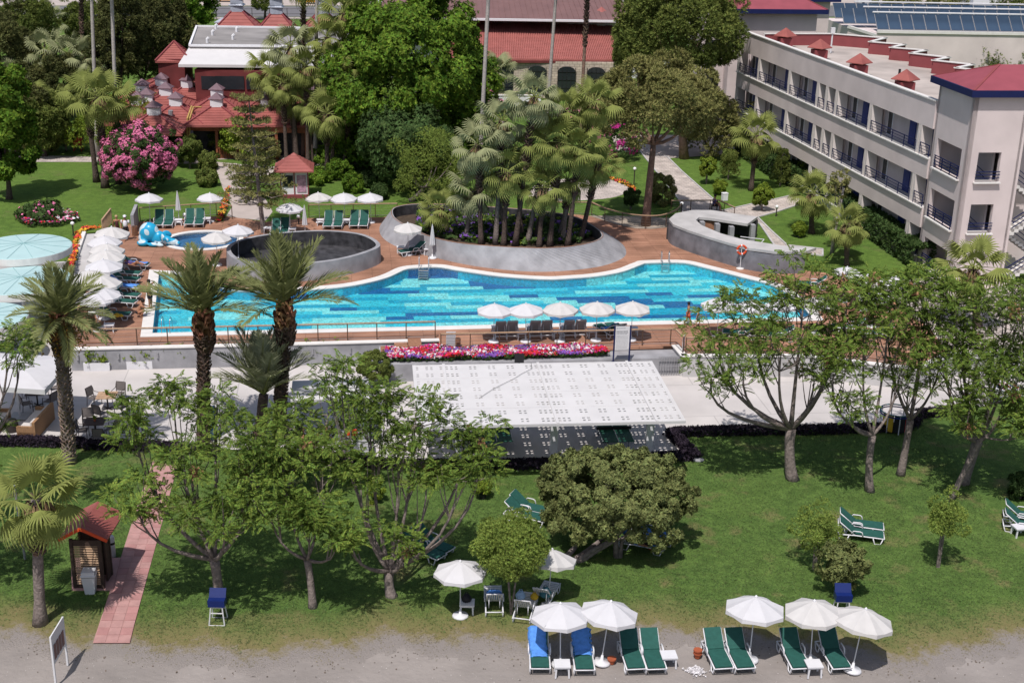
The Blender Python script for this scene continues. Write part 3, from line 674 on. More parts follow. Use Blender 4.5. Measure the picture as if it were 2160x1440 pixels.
# lawn whose seaward edge frays into the sand
def beach_line(x):
    xs = [-60, -24, -17, -14.5, -12.8, -8.5, -6.2, -4.2, -1.5, .6, 2.4, 4.2, 6.2, 8.5, 10.5, 12.2, 13.6, 15.2, 18, 22, 60]
    ys = [40, 39.9, 39.6, 39.1, 39.1, 38.7, 39.2, 40.0, 39.9, 39.9, 40.1, 40.7, 40.8, 40.6, 40.3, 39.9, 39.3, 39.7, 40.8, 41.2, 41.2]
    return np.interp(x, xs, ys)
def build_lawn():
    st = .17; X = np.arange(-34, 36, st); Y = np.arange(37.5, 66, st); gx, gy = np.meshgrid(X, Y)
    nz = (.35 * np.sin(gx * 1.9 + 1.3 * np.sin(gy * 1.1)) + .22 * np.sin(gx * 4.7 + gy * 3.1) + .12 * np.sin(gx * 11 - gy * 7))
    e = gy - beach_line(gx) + nz * .6; hz = .012 + .02 * np.clip(e, 0, 1) + .012 * np.sin(gx * .6) * np.sin(gy * .5)
    hz = np.where(e < -.9, -.05, hz); V = np.stack([gx, gy, hz], -1).reshape(-1, 3); ny, nx = gx.shape
    i = np.arange((ny - 1) * nx).reshape(ny - 1, nx)[:, :-1]; Fq = np.stack([i, i + 1, i + nx + 1, i + nx], -1).reshape(-1, 4)
    keep = (e.ravel()[Fq] > -.9).any(1); me = fastmesh('lawn', V, Fq[keep], 'lawn', smooth=True)
    a = me.attributes.new('edge', 'FLOAT', 'POINT'); a.data.foreach_set('value', e.ravel().astype(np.float32))
    o = setting(link_mesh('lawn', me))
    # short grass blades, denser in the turf, thin and dry on the fringe
    rnd = np.random.default_rng(5); n = 150000; x = rnd.uniform(-20, 21, n); y = 38 + 26 * rnd.random(n) ** 1.5
    ee = y - beach_line(x) + .25 * np.sin(x * 1.9) + .15 * np.sin(x * 4.7 + y * 3.1); poly = np.array([p[:2] for p in xy(plaza_px, 0)]); yl = np.interp(x, poly[:, 0], poly[:, 1]); pk = np.array([p[:2] for p in xy([(196, 1358), (322, 975)], 0)]); pr = np.array([p[:2] for p in xy([(274, 1358), (374, 985)], 0)]); inp = (x > np.interp(y, pk[:, 1], pk[:, 0]) - .05) & (x < np.interp(y, pr[:, 1], pr[:, 0]) + .05); k = (ee > rnd.normal(0, .45, n)) & (y < yl - .25) & ~inp; x, y, ee = x[k], y[k], ee[k]
    dry = ee < rnd.uniform(.3, 2.2, len(ee)); P = np.column_stack([x, y, np.full(len(x), .01)]); parts = []
    TV, TF = _tuft(3, .10, (.5, 1.4), 8)
    for kk, s in enumerate((~dry, dry)):
        if s.sum():
            d = rnd.normal(0, .25, (s.sum(), 3)); d[:, 2] += 1; v, f = scatter(TV, TF, orient(d, rnd), rnd.uniform(.05, .11, s.sum()) * (1 if kk == 0 else .7), P[s] + np.array([0, 0, .03 if kk == 0 else .0])); parts.append((v, f, kk))
    V, Fq, I = join(parts); g = link_mesh('grass', fastmesh('grass', V, Fq, ['grass_blade', 'grass_dry'], I)); tag(g, 'short mown grass blades over the lower lawn, dry along the sand', 'grass', kind='stuff')
mat('grass_blade', (.095, .150, .042), .8, .3, .4, isl=.5); mat('grass_dry', (.20, .175, .075), .9, .3, .4, isl=.4)
build_lawn()
mb = MB(); P = xy(plaza_px, 0); mb.sheet(P + [(60, 100), (-70, 100)], .065); setting(mb.build('plaza', 'plaza'))
# pool outlines
pool_px = [(296, 711), (315, 569), (345, 571), (385, 573), (425, 582), (460, 596), (500, 605), (540, 608), (620, 606), (680, 603), (740, 596), (800, 582), (842, 564), (880, 559), (930, 558), (975, 565), (1060, 577), (1150, 583),
           (1200, 581), (1250, 577), (1300, 568), (1335, 555), (1358, 549.5), (1443, 549), (1500, 561), (1575, 580), (1640, 597), (1685, 622), (1718, 650), (1738, 676)]
raw = xy(pool_px, ZD)
pool_out = [raw[0], raw[1]] + [tuple(Vector(a).lerp(Vector(b), t)) for a, b in () for t in ()] + smooth([raw[i] for i in range(1, 30)], 5, False)[1:]
pool_in = inset(pool_out, .62)
deck_px = [(150, 735), (925, 716), (928, 742), (1425, 729), (1442, 748), (1700, 748), (1935, 776), (2000, 745), (1960, 690), (1880, 640), (1800, 600), (1740, 575), (1600, 560), (1500, 530), (1430, 500), (1408, 480), (1375, 483),
           (1340, 482), (1305, 475), (1270, 464), (1242, 455), (1150, 446), (1000, 440), (840, 450), (810, 458), (652, 460), (560, 468), (470, 455), (290, 468), (238, 486), (180, 577), (163, 650)]
deck_out = xy(deck_px, ZD)
cpool = at(428, 507, ZD); RX, RY = 2.75, 2.55
def ell(c, rx, ry, n=40, rot=G): return [(c.x + math.cos(rot) * rx * math.cos(t) - math.sin(rot) * ry * math.sin(t), c.y + math.sin(rot) * rx * math.cos(t) + math.cos(rot) * ry * math.sin(t)) for t in [2 * math.pi * i / n for i in range(n)]]
small_out = ell(cpool, RX, RY); small_in = ell(cpool, RX - .42, RY - .42)
ramp_px = [(178, 492), (236, 488), (180, 577), (152, 700)]
ground_px = [(-900, 556), (60, 556), (140, 550), (178, 492), (236, 488), (180, 577), (163, 650), (150, 735), (925, 716), (928, 742), (1425, 729), (1442, 748), (1700, 748), (1935, 776), (2000, 745), (2150, 742), (2700, 740)]
gp = xy(ground_px, ZG); gp[0] = (-300, 80); upper = gp + [(2500, 75), (2500, 2500), (-2500, 2500), (-2500, 80)]
mb = MB(); mb.sheet(upper, ZG, holes=[inset(pool_out, .2), inset(small_out, .2)]); setting(mb.build('upper_lawn', 'lawn_far'))
mb = MB(); mb.prism(deck_out, ZG - .1, ZD, holes=[inset(pool_out, .02), inset(small_out, .02)]); setting(mb.build('deck', 'deck_wood'))
# ---- swimming pool
pool = empty('swimming_pool'); setting(pool)
mb = MB(); mb.prism(pool_out, ZD - .15, ZD + .02, holes=[pool_in]); mb.build('coping', 'coping', pool)
ZF, ZW = .66, 1.17
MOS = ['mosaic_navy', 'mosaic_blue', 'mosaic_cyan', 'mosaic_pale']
def wall_band(loop, z0, z1, mats, seed, names='pool_wall'):
    mb = MB(); r = random.Random(seed); n = len(loop); acc = 0; cur = 1; lim = 1.2; s = 1 if area(loop) > 0 else -1
    for i in range(n):
        a, b = loop[i], loop[(i + 1) % n]; L = math.dist(a, b); acc += L
        if acc > lim: acc = 0; cur = r.choice((0, 1, 1, 2, 2, 3)); lim = r.uniform(.8, 4)
        k = len(mb.v); mb.v += [(a[0], a[1], z0), (b[0], b[1], z0), (b[0], b[1], z1), (a[0], a[1], z1)]; mb.f.append((k, k + 1, k + 2, k + 3) if s < 0 else (k + 1, k, k + 3, k + 2)); mb.m.append(cur % len(mats))
    return mb
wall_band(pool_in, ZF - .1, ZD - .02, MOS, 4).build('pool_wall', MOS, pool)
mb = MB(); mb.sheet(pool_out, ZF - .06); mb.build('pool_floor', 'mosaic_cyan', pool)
def inside(P, p):
    c = False; j = len(P) - 1
    for i in range(len(P)):
        if (P[i][1] > p[1]) != (P[j][1] > p[1]) and p[0] < (P[j][0] - P[i][0]) * (p[1] - P[i][1]) / (P[j][1] - P[i][1]) + P[i][0]: c = not c
        j = i
    return c
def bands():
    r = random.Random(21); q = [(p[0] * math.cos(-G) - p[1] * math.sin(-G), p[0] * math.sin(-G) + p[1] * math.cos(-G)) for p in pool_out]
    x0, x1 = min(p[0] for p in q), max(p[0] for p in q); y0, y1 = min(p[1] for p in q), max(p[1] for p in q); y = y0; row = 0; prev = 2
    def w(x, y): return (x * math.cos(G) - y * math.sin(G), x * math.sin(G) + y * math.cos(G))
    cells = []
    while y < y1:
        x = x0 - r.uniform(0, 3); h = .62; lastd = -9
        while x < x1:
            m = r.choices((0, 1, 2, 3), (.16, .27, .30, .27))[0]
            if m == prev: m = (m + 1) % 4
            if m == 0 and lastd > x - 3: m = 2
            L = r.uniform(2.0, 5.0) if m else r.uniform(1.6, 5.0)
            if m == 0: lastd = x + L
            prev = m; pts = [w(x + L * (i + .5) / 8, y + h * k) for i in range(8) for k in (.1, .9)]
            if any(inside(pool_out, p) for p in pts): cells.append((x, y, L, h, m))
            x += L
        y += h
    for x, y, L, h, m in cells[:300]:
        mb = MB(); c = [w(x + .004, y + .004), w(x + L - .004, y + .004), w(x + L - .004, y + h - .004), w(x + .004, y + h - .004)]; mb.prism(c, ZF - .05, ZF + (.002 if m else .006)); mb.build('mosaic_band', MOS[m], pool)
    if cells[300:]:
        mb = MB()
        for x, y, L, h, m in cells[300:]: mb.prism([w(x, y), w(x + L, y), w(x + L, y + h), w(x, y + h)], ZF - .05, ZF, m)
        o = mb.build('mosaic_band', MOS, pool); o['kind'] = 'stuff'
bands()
mb = MB(); mb.sheet(pool_in, ZW); mb.build('water', 'pool_water', pool)
sp_ = empty('paddling_pool'); setting(sp_)
mb = MB(); mb.prism(small_out, ZD - .15, ZD + .05, holes=[small_in]); mb.build('coping', 'coping', sp_)
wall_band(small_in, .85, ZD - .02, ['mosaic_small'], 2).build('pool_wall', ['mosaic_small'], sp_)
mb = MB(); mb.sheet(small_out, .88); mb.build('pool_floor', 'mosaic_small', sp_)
mb = MB(); mb.sheet(small_in, 1.17); mb.build('water', 'pool_water', sp_)
# ---- retaining walls
def wall_line(name, label, pts, z0, z1, w, mats, cat='wall', top=None):
    o = empty(name, (0, 0, 0), 0, label, cat); mb = MB(); tp = MB()
    for a, b in zip(pts[:-1], pts[1:]):
        a = Vector((a[0], a[1], 0)); b = Vector((b[0], b[1], 0)); d = (b - a).normalized(); a -= d * .0; mb.beam(a + Vector((0, 0, (z0 + z1) / 2)), b + Vector((0, 0, (z0 + z1) / 2)), w, z1 - z0)
        if top: tp.beam(a - d * .12 + Vector((0, 0, z1 + .03)), b + d * .12 + Vector((0, 0, z1 + .03)), w + .12, .06)
    mb.build('wall_face', mats, o)
    if top: tp.build('coping', top, o)
    return o
wall_line('retaining_wall', 'long grey retaining wall below the deck, behind the white planters', xy([(149, 736), (560, 727), (922, 717.5)], ZD), -.05, ZD - .01, .28, 'concrete', top='coping')
wall_line('retaining_wall', 'pale retaining wall right of the perforated canopy, below the deck', xy([(1425, 730), (1442, 750), (1700, 750), (1935, 778), (2000, 747), (2150, 744), (2600, 742)], ZD), -.05, ZD - .01, .28, 'concrete_pale', top='coping')
mb = MB(); mb.prism(xy([(796, 769), (1100, 762), (1441, 753), (1428, 733), (930, 745), (846, 735), (800, 728)], 1.05), -.05, 1.03); o = mb.build('raised_platform', 'concrete'); setting(o)
# wooden steps from the deck down onto the platform
st = empty('wooden_steps', at(880, 730, 1.03), G, 'three wooden steps between the deck corner and the flower bed', 'steps')
for i in range(3):
    mb = MB(); mb.box((-.15 - .75 * i, -.25 - .15 * i, .11 - .07 * i + .05), (.72, 1.2 - .2 * i, .22 - .07 * i + .1)); mb.build('step', 'wood', st)
# ramp
o = empty('ramp'); setting(o); a, b, c, d = [at(*p) for p in ((178, 494, ZG), (236, 490, ZG), (172, 650, .06), (125, 650, .06))]
mb = MB(); mb.add([a, b, c, d, (a.x, a.y, -.05), (b.x, b.y, -.05), (c.x, c.y, -.05), (d.x, d.y, -.05)], [(0, 3, 2, 1), (0, 4, 7, 3), (1, 2, 6, 5), (0, 1, 5, 4), (2, 3, 7, 6)]); mb.build('ramp_surface', 'concrete_pale', o)
mb = MB(); mb.beam(a + Vector((0, 0, .06)), d + Vector((0, 0, .06)), .25, .3); mb.build('kerb', 'coping', o)
mb = MB(); mb.beam(b + Vector((.15, 0, -.55)), Vector((c.x + .15, c.y, .45)), .25, 1.3); mb.build('side_wall', 'concrete', o)
# upper edge wall at the left, under the lawn
wall_line('retaining_wall', 'low wall holding the upper lawn behind the round turquoise canopies', [(-80, 78)] + xy([(60, 557), (140, 551), (177, 494)], ZG), -.05, ZG - .02, .3, 'concrete_pale')
# ---- paths of the upper garden
def sheet(name, px, matn, lift, z=ZG, sm=0, kerb=None):
    P = xy(px, z); P = smooth(P, sm) if sm else P; mb = MB(); mb.sheet(P, z + lift); o = setting(mb.build(name, matn))
    if kerb:
        mb = MB(); Q = P + [P[0]]
        for a, b in zip(Q[:-1], Q[1:]): mb.beam((a[0], a[1], z + .03), (b[0], b[1], z + .03), .12, .10)
        k = mb.build('kerb', kerb); setting(k)
    return o
sheet('path', [(-400, 341), (-400, 328), (100, 329), (340, 333), (420, 338), (560, 352), (700, 350), (1000, 330), (1000, 318), (700, 325), (620, 325), (560, 330), (560, 334), (600, 352), (560, 372), (500, 372), (455, 345), (350, 346), (200, 342)], 'paving', .012)
sheet('path', [(452, 345), (500, 345), (505, 385), (560, 420), (575, 447), (560, 466), (500, 460), (478, 455), (490, 436), (470, 398)], 'path_beige', .016)
sheet('path', [(1320, 283), (1345, 283), (1372, 322), (1408, 332), (1438, 362), (1508, 424), (1520, 446), (1600, 428), (1640, 420), (1678, 411), (1692, 430), (1640, 447), (1598, 459), (1625, 486), (1660, 518), (1735, 526), (1735, 540), (1640, 528), (1602, 472), (1540, 458), (1440, 450), (1434, 424), (1384, 362), (1352, 322)], 'paving', .012, kerb='concrete_pale')
sheet('path', [(1372, 322), (1300, 320), (1290, 285), (1540, 285), (1545, 325), (1408, 334)], 'path_beige', .008)
sheet('path', [(1120, 398), (1150, 384), (1200, 377), (1275, 374), (1318, 386), (1330, 400), (1310, 412), (1270, 420), (1180, 424), (1120, 420)], 'paving', .012, sm=3)
sheet('path', [(1850, 600), (1960, 585), (2200, 600), (2700, 650), (2700, 745), (2150, 742), (1990, 744), (1950, 690)], 'paving', .012)
sheet('road', [(-900, 36), (2900, 36), (2900, 14), (-900, 14)], 'asphalt', .03)
sheet('pavement', [(-900, 13), (2900, 13), (2900, -30), (-900, -30)], 'path_beige', .05)
sheet('pavement', [(-900, 41), (1300, 41), (1300, 37), (-900, 37)], 'path_beige', .04)
sheet('restaurant_terrace', [(335, 345), (340, 262), (1020, 262), (1010, 330), (760, 334), (560, 334), (420, 338)], 'path_beige', .008)
sheet('gravel_strip', [(1242, 455), (1270, 464), (1305, 475), (1340, 482), (1375, 483), (1408, 480), (1412, 460), (1330, 456)], 'stone', .010)
sheet('beach_side_path', [(0, 0)] * 0 or [(196, 1358), (274, 1358), (310, 1215), (345, 1095), (374, 985), (322, 975), (290, 1068), (240, 1225)], 'path_pink', .055, z=0)
# pink paving tiles laid three abreast over the near part of the path
tp = empty('tiled_path'); setting(tp)
A0, A1 = at(197, 1357), at(274, 1357); B0, B1 = at(322, 1000), at(371, 1000)
tile_me = {}
rr = random.Random(3)
L = (B0 - A0).length; nr = int(L / .46)
for i in range(nr):
    t0, t1 = i / nr, (i + 1) / nr
    for j in range(3):
        p = [A0.lerp(B0, t0).lerp(A1.lerp(B1, t0), (j + .03) / 3), A0.lerp(B0, t0).lerp(A1.lerp(B1, t0), (j + .97) / 3), A0.lerp(B0, t1).lerp(A1.lerp(B1, t1), (j + .97) / 3), A0.lerp(B0, t1).lerp(A1.lerp(B1, t1), (j + .03) / 3)]
        d = (B0 - A0).normalized() * .012; p = [p[0] + d, p[1] + d, p[2] - d, p[3] - d]; mb = MB(); z = rr.uniform(.066, .074); mb.prism([q[:2] for q in p], .03, z); mb.build('paving_tile', rr.choice(('tile_pink', 'path_pink', 'path_pink')), tp)
# ---- curved concrete enclosures
def flare(name, label, rim, base, zr, zb, th, matn, cat='planter', inner=None, zi=None, edge=None, imat='soil'):
    """ring wall: outer face runs from the base line to the rim line, thin rim, inner face drops to the fill"""
    o = empty(name, (0, 0, 0), 0, label, cat); n = len(rim); ri = inset(rim, th); mb = MB()
    zr_ = zr if hasattr(zr, '__len__') else [zr] * n
    mb.v += [(p[0], p[1], zb) for p in base] + [(p[0], p[1], z) for p, z in zip(rim, zr_)] + [(p[0], p[1], z) for p, z in zip(ri, zr_)] + [(p[0], p[1], zb - .05) for p in ri]
    s = area(rim) > 0
    for i in range(n):
        j = (i + 1) % n
        for k in range(3):
            f = (k * n + i, k * n + j, (k + 1) * n + j, (k + 1) * n + i); mb.f.append(f if s else f[::-1]); mb.m.append(1 if k == 2 else 0)
    w = mb.build('ring_wall', [matn, 'basin_dark'], o, smooth=False)
    if edge:
        e = MB(); e.tube([(p[0], p[1], z + .012) for p, z in zip(rim, zr_)] + [(rim[0][0], rim[0][1], zr_[0] + .012)], .022, 4, cap=False); e.build('edge_trim', edge, o)
    f = MB(); f.sheet(ri, zi if zi else zb + .1); f.build('fill', imat, o); return o
# round basin left of centre
bc = (at(804, 549, ZD) + at(480, 563, ZD)) / 2
base1 = smooth(xy([(804, 550), (777, 567), (715, 584), (640, 593), (560, 594), (500, 584), (478, 563), (492, 546), (540, 531), (620, 521), (700, 519), (770, 528)], ZD), 5)
flare('round_basin', 'round grey concrete basin with black inside between palms and pool', inset(base1, .04), base1, ZD + 1.12, ZD, .28, 'concrete', 'basin', zi=ZD + .15, imat='basin_dark')
rim2 = smooth(xy([(833, 437), (826, 450), (836, 464), (865, 480), (905, 498), (965, 512), (1040, 519), (1100, 522), (1150, 523), (1210, 519), (1258, 508), (1272, 495), (1255, 478), (1215, 458), (1150, 446), (1060, 438), (960, 432), (880, 430)], ZD + 1.3), 5)
base2 = smooth(xy([(806, 470), (801, 490), (815, 508), (850, 525), (920, 544), (1000, 561), (1100, 572), (1180, 572), (1260, 563), (1305, 549), (1321, 534), (1310, 512), (1270, 490), (1190, 478), (1060, 470), (960, 462), (900, 458), (840, 458)], ZD), 5)
flare('palm_planter', 'big oval sloping concrete planter full of fan palms', rim2, base2, ZD + 1.3, ZD, .10, 'concrete', 'planter', zi=ZD + .55, edge='wood')
def annex():
    o = empty('pool_annex', (0, 0, 0), 0, 'curved concrete annex with crescent roof beside the pool', 'building'); z1 = ZD + 1.45; z0 = ZD
    roof = xy([(1411, 462), (1425, 450), (1460, 443), (1500, 443), (1540, 449), (1598, 457), (1577, 472), (1545, 467), (1500, 460), (1475, 458), (1468, 464), (1480, 475), (1520, 492), (1560, 503), (1600, 510), (1650, 518), (1722, 522), (1700, 530), (1640, 531), (1580, 523), (1540, 513), (1490, 498), (1450, 485), (1420, 473)], z1)
    mb = MB(); mb.prism(roof, z1 - .18, z1); mb.build('roof', 'concrete_pale', o)
    wl = smooth(xy([(1411, 464), (1420, 474), (1450, 486), (1490, 499), (1540, 514), (1580, 524), (1640, 532), (1700, 531)], z1), 5, False); mb = MB(); mb2 = MB()
    for a, b in zip(wl[:-1], wl[1:]): mb.add([(a[0], a[1], z0), (b[0], b[1], z0), (b[0], b[1], z1 - .18), (a[0], a[1], z1 - .18), (a[0] + .03, a[1] + .3, z0), (b[0] + .03, b[1] + .3, z0), (b[0] + .03, b[1] + .3, z1 - .18), (a[0] + .03, a[1] + .3, z1 - .18)], [(0, 1, 2, 3), (5, 4, 7, 6)])
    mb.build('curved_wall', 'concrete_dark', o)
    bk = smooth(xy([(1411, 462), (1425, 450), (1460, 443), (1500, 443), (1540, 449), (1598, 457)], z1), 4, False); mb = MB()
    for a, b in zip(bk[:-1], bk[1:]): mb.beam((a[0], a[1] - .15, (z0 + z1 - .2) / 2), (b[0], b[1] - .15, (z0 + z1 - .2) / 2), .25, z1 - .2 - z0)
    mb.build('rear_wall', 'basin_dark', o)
    for u, v in ((1483, 464), (1515, 468), (1545, 474), (1590, 470)):
        p = at(u, v, z1); mb = MB(); mb.box((p.x, p.y + .3, (z0 + z1) / 2 - .1), (.32, .45, z1 - z0 - .2), G); mb.build('pillar', 'concrete', o)
    p = at(1497, 470, z1 - .4); mb = MB(); mb.box((p.x, p.y, z0 + .6), (1.0, .08, 1.1), G - .3); mb.build('door', 'wood', o)
    p = at(1575, 500, z1 - .4); mb = MB(); mb.beam(at(1562, 499, z1 + .1), at(1612, 505, z1 + .1), .04, .04); mb.beam(at(1612, 505, z1 + .1), at(1606, 512, z1), .04, .04); mb.build('handrail', 'white_paint', o)
annex()
# ---- railings
def railing(label, px, z, h=1.0, step=1.7, wires=(.93, .1), cat='railing', postm='rust_metal', railm='wood_pale', mesh=True, sm=0, group='deck railings'):
    P = [at(u, v, z) for u, v in px]
    if sm: P = [Vector((q[0], q[1], z)) for q in smooth(P, sm, False)]
    o = empty('railing', P[0], 0, label, cat, group); P = [p - P[0] for p in P]; mb = MB()
    for a, b in zip(P[:-1], P[1:]): mb.beam(a + Vector((0, 0, h)), b + Vector((0, 0, h)), .09, .05)
    mb.build('top_rail', railm, o); mb = MB()
    for a, b in zip(P[:-1], P[1:]):
        for w in wires: mb.beam(a + Vector((0, 0, w * h if w > .5 else w)), b + Vector((0, 0, w * h if w > .5 else w)), .022, .022)
        if mesh:
            for w in (.3, .5, .7): mb.beam(a + Vector((0, 0, w * h)), b + Vector((0, 0, w * h)), .006, .006)
    mb.build('wire', 'grey_metal', o); pm = None; L = sum((b - a).length for a, b in zip(P[:-1], P[1:])); n = max(1, round(L / step)); d = 0; tgt = [L * i / n for i in range(n + 1)]
    m2 = MB(); m2.box((0, 0, h / 2), (.05, .05, h)); pm = m2.mesh('post', postm)
    for t in tgt:
        s = t
        for a, b in zip(P[:-1], P[1:]):
            l = (b - a).length
            if s <= l + 1e-4: link_mesh('post', pm, o, a + (b - a) * (s / l)); break
            s -= l
    return o
railing('long thin railing along the deck edge above the white planters', [(160, 731), (560, 722), (918, 713)], ZD, .98, 1.55)
railing('railing along the pool deck behind the petunia bed', [(930, 739), (1422, 727), (1440, 745)], ZD, .95, 1.6)
railing('railing on the deck edge half hidden by the right hand trees', [(1446, 746), (1700, 746), (1930, 773)], ZD, .95, 1.6)
railing('railing behind the two far pairs of green loungers and closed parasol', [(296, 466), (470, 454), (490, 462)], ZD, .98, 1.7)
railing('railing behind the three parasols near the kiosk', [(652, 459), (838, 456)], ZD, .98, 1.7)
railing('straight railing behind the fan palm planter', [(1122, 452), (1248, 453)], ZD, .98, 1.7)
railing('railing curving round the gravel strip to the annex', [(1248, 454), (1270, 464), (1305, 475), (1340, 481), (1375, 483), (1400, 480), (1425, 470), (1436, 456)], ZD, 1.0, 1.7, sm=3)
railing('railing on the path above the annex where someone sits', [(1415, 447), (1515, 446), (1548, 462)], ZG, .9, 1.5)
o = empty('railing', at(156, 728, ZD), 0, 'brown boarded railing on the left deck edge beside the ramp', 'railing', 'deck railings'); a, b = Vector((0, 0, 0)), at(181, 640, ZD) - at(156, 728, ZD)
mb = MB(); mb.beam((a.x, a.y, .98), (b.x, b.y, .98), .1, .06); mb.build('top_rail', 'wood_pale', o)
for i in range(30):
    p = a.lerp(b, i / 29); mb = MB(); mb.box((p.x, p.y, .48), (.05, .09, .92)); mb.build('picket', 'wood_pale', o)
o = empty('railing', at(217, 492, ZD), 0, 'short sloping wooden railing by the strolling couple', 'railing', 'deck railings'); b = at(236, 470, ZD) - at(217, 492, ZD)
mb = MB(); mb.beam((0, 0, .95), (b.x, b.y, 1.05), .1, .06); mb.build('top_rail', 'wood_pale', o)
for i in range(12):
    p = Vector((0, 0, 0)).lerp(b, i / 11); mb = MB(); mb.box((p.x, p.y, .48), (.05, .09, .92)); mb.build('picket', 'wood_pale', o)
p0, p1 = at(281, 492, ZD), at(290, 468, ZD); mb = MB(); mb.beam((p0.x, p0.y, ZD + .65), (p1.x, p1.y, ZD + .65), .22, 1.3); tag(mb.build('parapet', 'concrete'), 'short grey wall end beside the blue animal slide', 'wall')

# street fence with green hedge panels along the road
o = empty('street_fence', at(900, 43, ZG), 0, 'thin dark fence along the street behind the red pyramids', 'fence'); p0 = at(900, 43, ZG); a, b = at(420, 43, ZG) - p0, at(1000, 43, ZG) - p0
mb = MB(); [mb.beam(a + Vector((0, 0, h)), b + Vector((0, 0, h)), .05, .05) for h in (.3, 1.0, 1.8)]; mb.build('rail', 'dark_metal', o)
mb = MB(); mb.box((0, 0, .95), (.08, .08, 1.9)); me = mb.mesh('post', 'dark_metal')
for i in range(17): link_mesh('post', me, o, a.lerp(b, i / 16))
# ================================================================== furniture
def umbrella_t(seed=0, base_r=.30):
    r_ = random.Random(seed); t = T('parasol'); RB = .98; mb = MB(); n = 16; sag = [r_.uniform(.0, .06) for _ in range(16)]; lift = [r_.uniform(-.025, .025) for _ in range(16)]
    zr, za = 1.84, 2.24; rings = []
    mb.v.append((0, 0, za)); 
    for q in (.33, .66, 1.0):
        for k in range(n):
            a = 2 * math.pi * k / n; rr = RB * q * (1 if k % 2 == 0 else (.925 + .045 * (1 - q))); zz = za - (za - zr) * (q ** 1.25) - (0 if k % 2 == 0 else .02 * q + sag[k] * q * (1.3 - q)) + (lift[k] * q if k % 2 == 0 else 0)
            mb.v.append((rr * math.cos(a), rr * math.sin(a), zz))
    for k in range(n):
        a = 2 * math.pi * k / n; rr = RB * (1.005 if k % 2 == 0 else .93); mb.v.append((rr * math.cos(a), rr * math.sin(a), zr - .15 + (.0 if k % 2 == 0 else .035) + sag[k] * .6 - .02))
    for k in range(n): mb.f.append((0, 1 + k, 1 + (k + 1) % n)); mb.m.append(0)
    for j in range(3):
        for k in range(n):
            a = 1 + j * n + k; b = 1 + j * n + (k + 1) % n; mb.f.append((a, a + n, b + n, b)); mb.m.append(0)
    cn = t.part('canopy', mb.mesh('canopy', 'white_fabric' if seed % 3 else 'ivory_fabric'))
    mb = MB(); mb.lathe([(.05, 0), (.05, .05), (.012, .09)], 8, c=(0, 0, za - .02)); t.part('finial', mb.mesh('finial', 'white_plastic'), cn)
    mb = MB(); mb.tube([(0, 0, .05), (0, 0, za)], .02, 6); t.part('pole', mb.mesh('pole', 'white_paint'))
    mb = MB(); mb.lathe([(base_r, 0), (base_r * 1.02, .05), (base_r * .9, .10), (.06, .13), (.04, .3)], 18); t.part('base', mb.mesh('base', 'white_plastic', True))
    rb = MB()
    rb.beam((0, 0, za - .03), (RB * .98, 0, zr - .01), .012, .012); rb.beam((0, 0, zr - .25), (RB * .45, 0, za - .17), .01, .01); me = rb.mesh('rib', 'grey_metal')
    for k in range(8): t.part('rib', me, -1, rot=(0, 0, 2 * math.pi * k / 8))
    return t
mat('ivory_fabric', (.60, .585, .575), .85, .08, 1.5, spec=.1, trans=.12)
UMBS = [umbrella_t(i) for i in range(5)]
def closed_t():
    t = T('closed_parasol'); mb = MB(); n = 16; prof = [(.02, 2.32), (.06, 2.15), (.12, 1.7), (.17, 1.25), (.20, .98)]
    for i, (r, z) in enumerate(prof):
        for k in range(n): a = 2 * math.pi * k / n; q = r * (1 if k % 2 else .62); mb.v.append((q * math.cos(a), q * math.sin(a), z - (.07 if i == 4 and k % 2 else 0)))
    for i in range(4):
        for k in range(n): a = i * n + k; b = i * n + (k + 1) % n; mb.f.append((a, a + n, b + n, b)); mb.m.append(0)
    t.part('canopy', mb.mesh('canopy', 'white_fabric')); mb = MB(); mb.tube([(0, 0, .05), (0, 0, 2.36)], .02, 6); t.part('pole', mb.mesh('pole', 'white_paint'))
    mb = MB(); mb.lathe([(.28, 0), (.29, .05), (.25, .10), (.06, .13), (.04, .3)], 18); t.part('base', mb.mesh('base', 'white_plastic', True)); return t
CLO = closed_t()
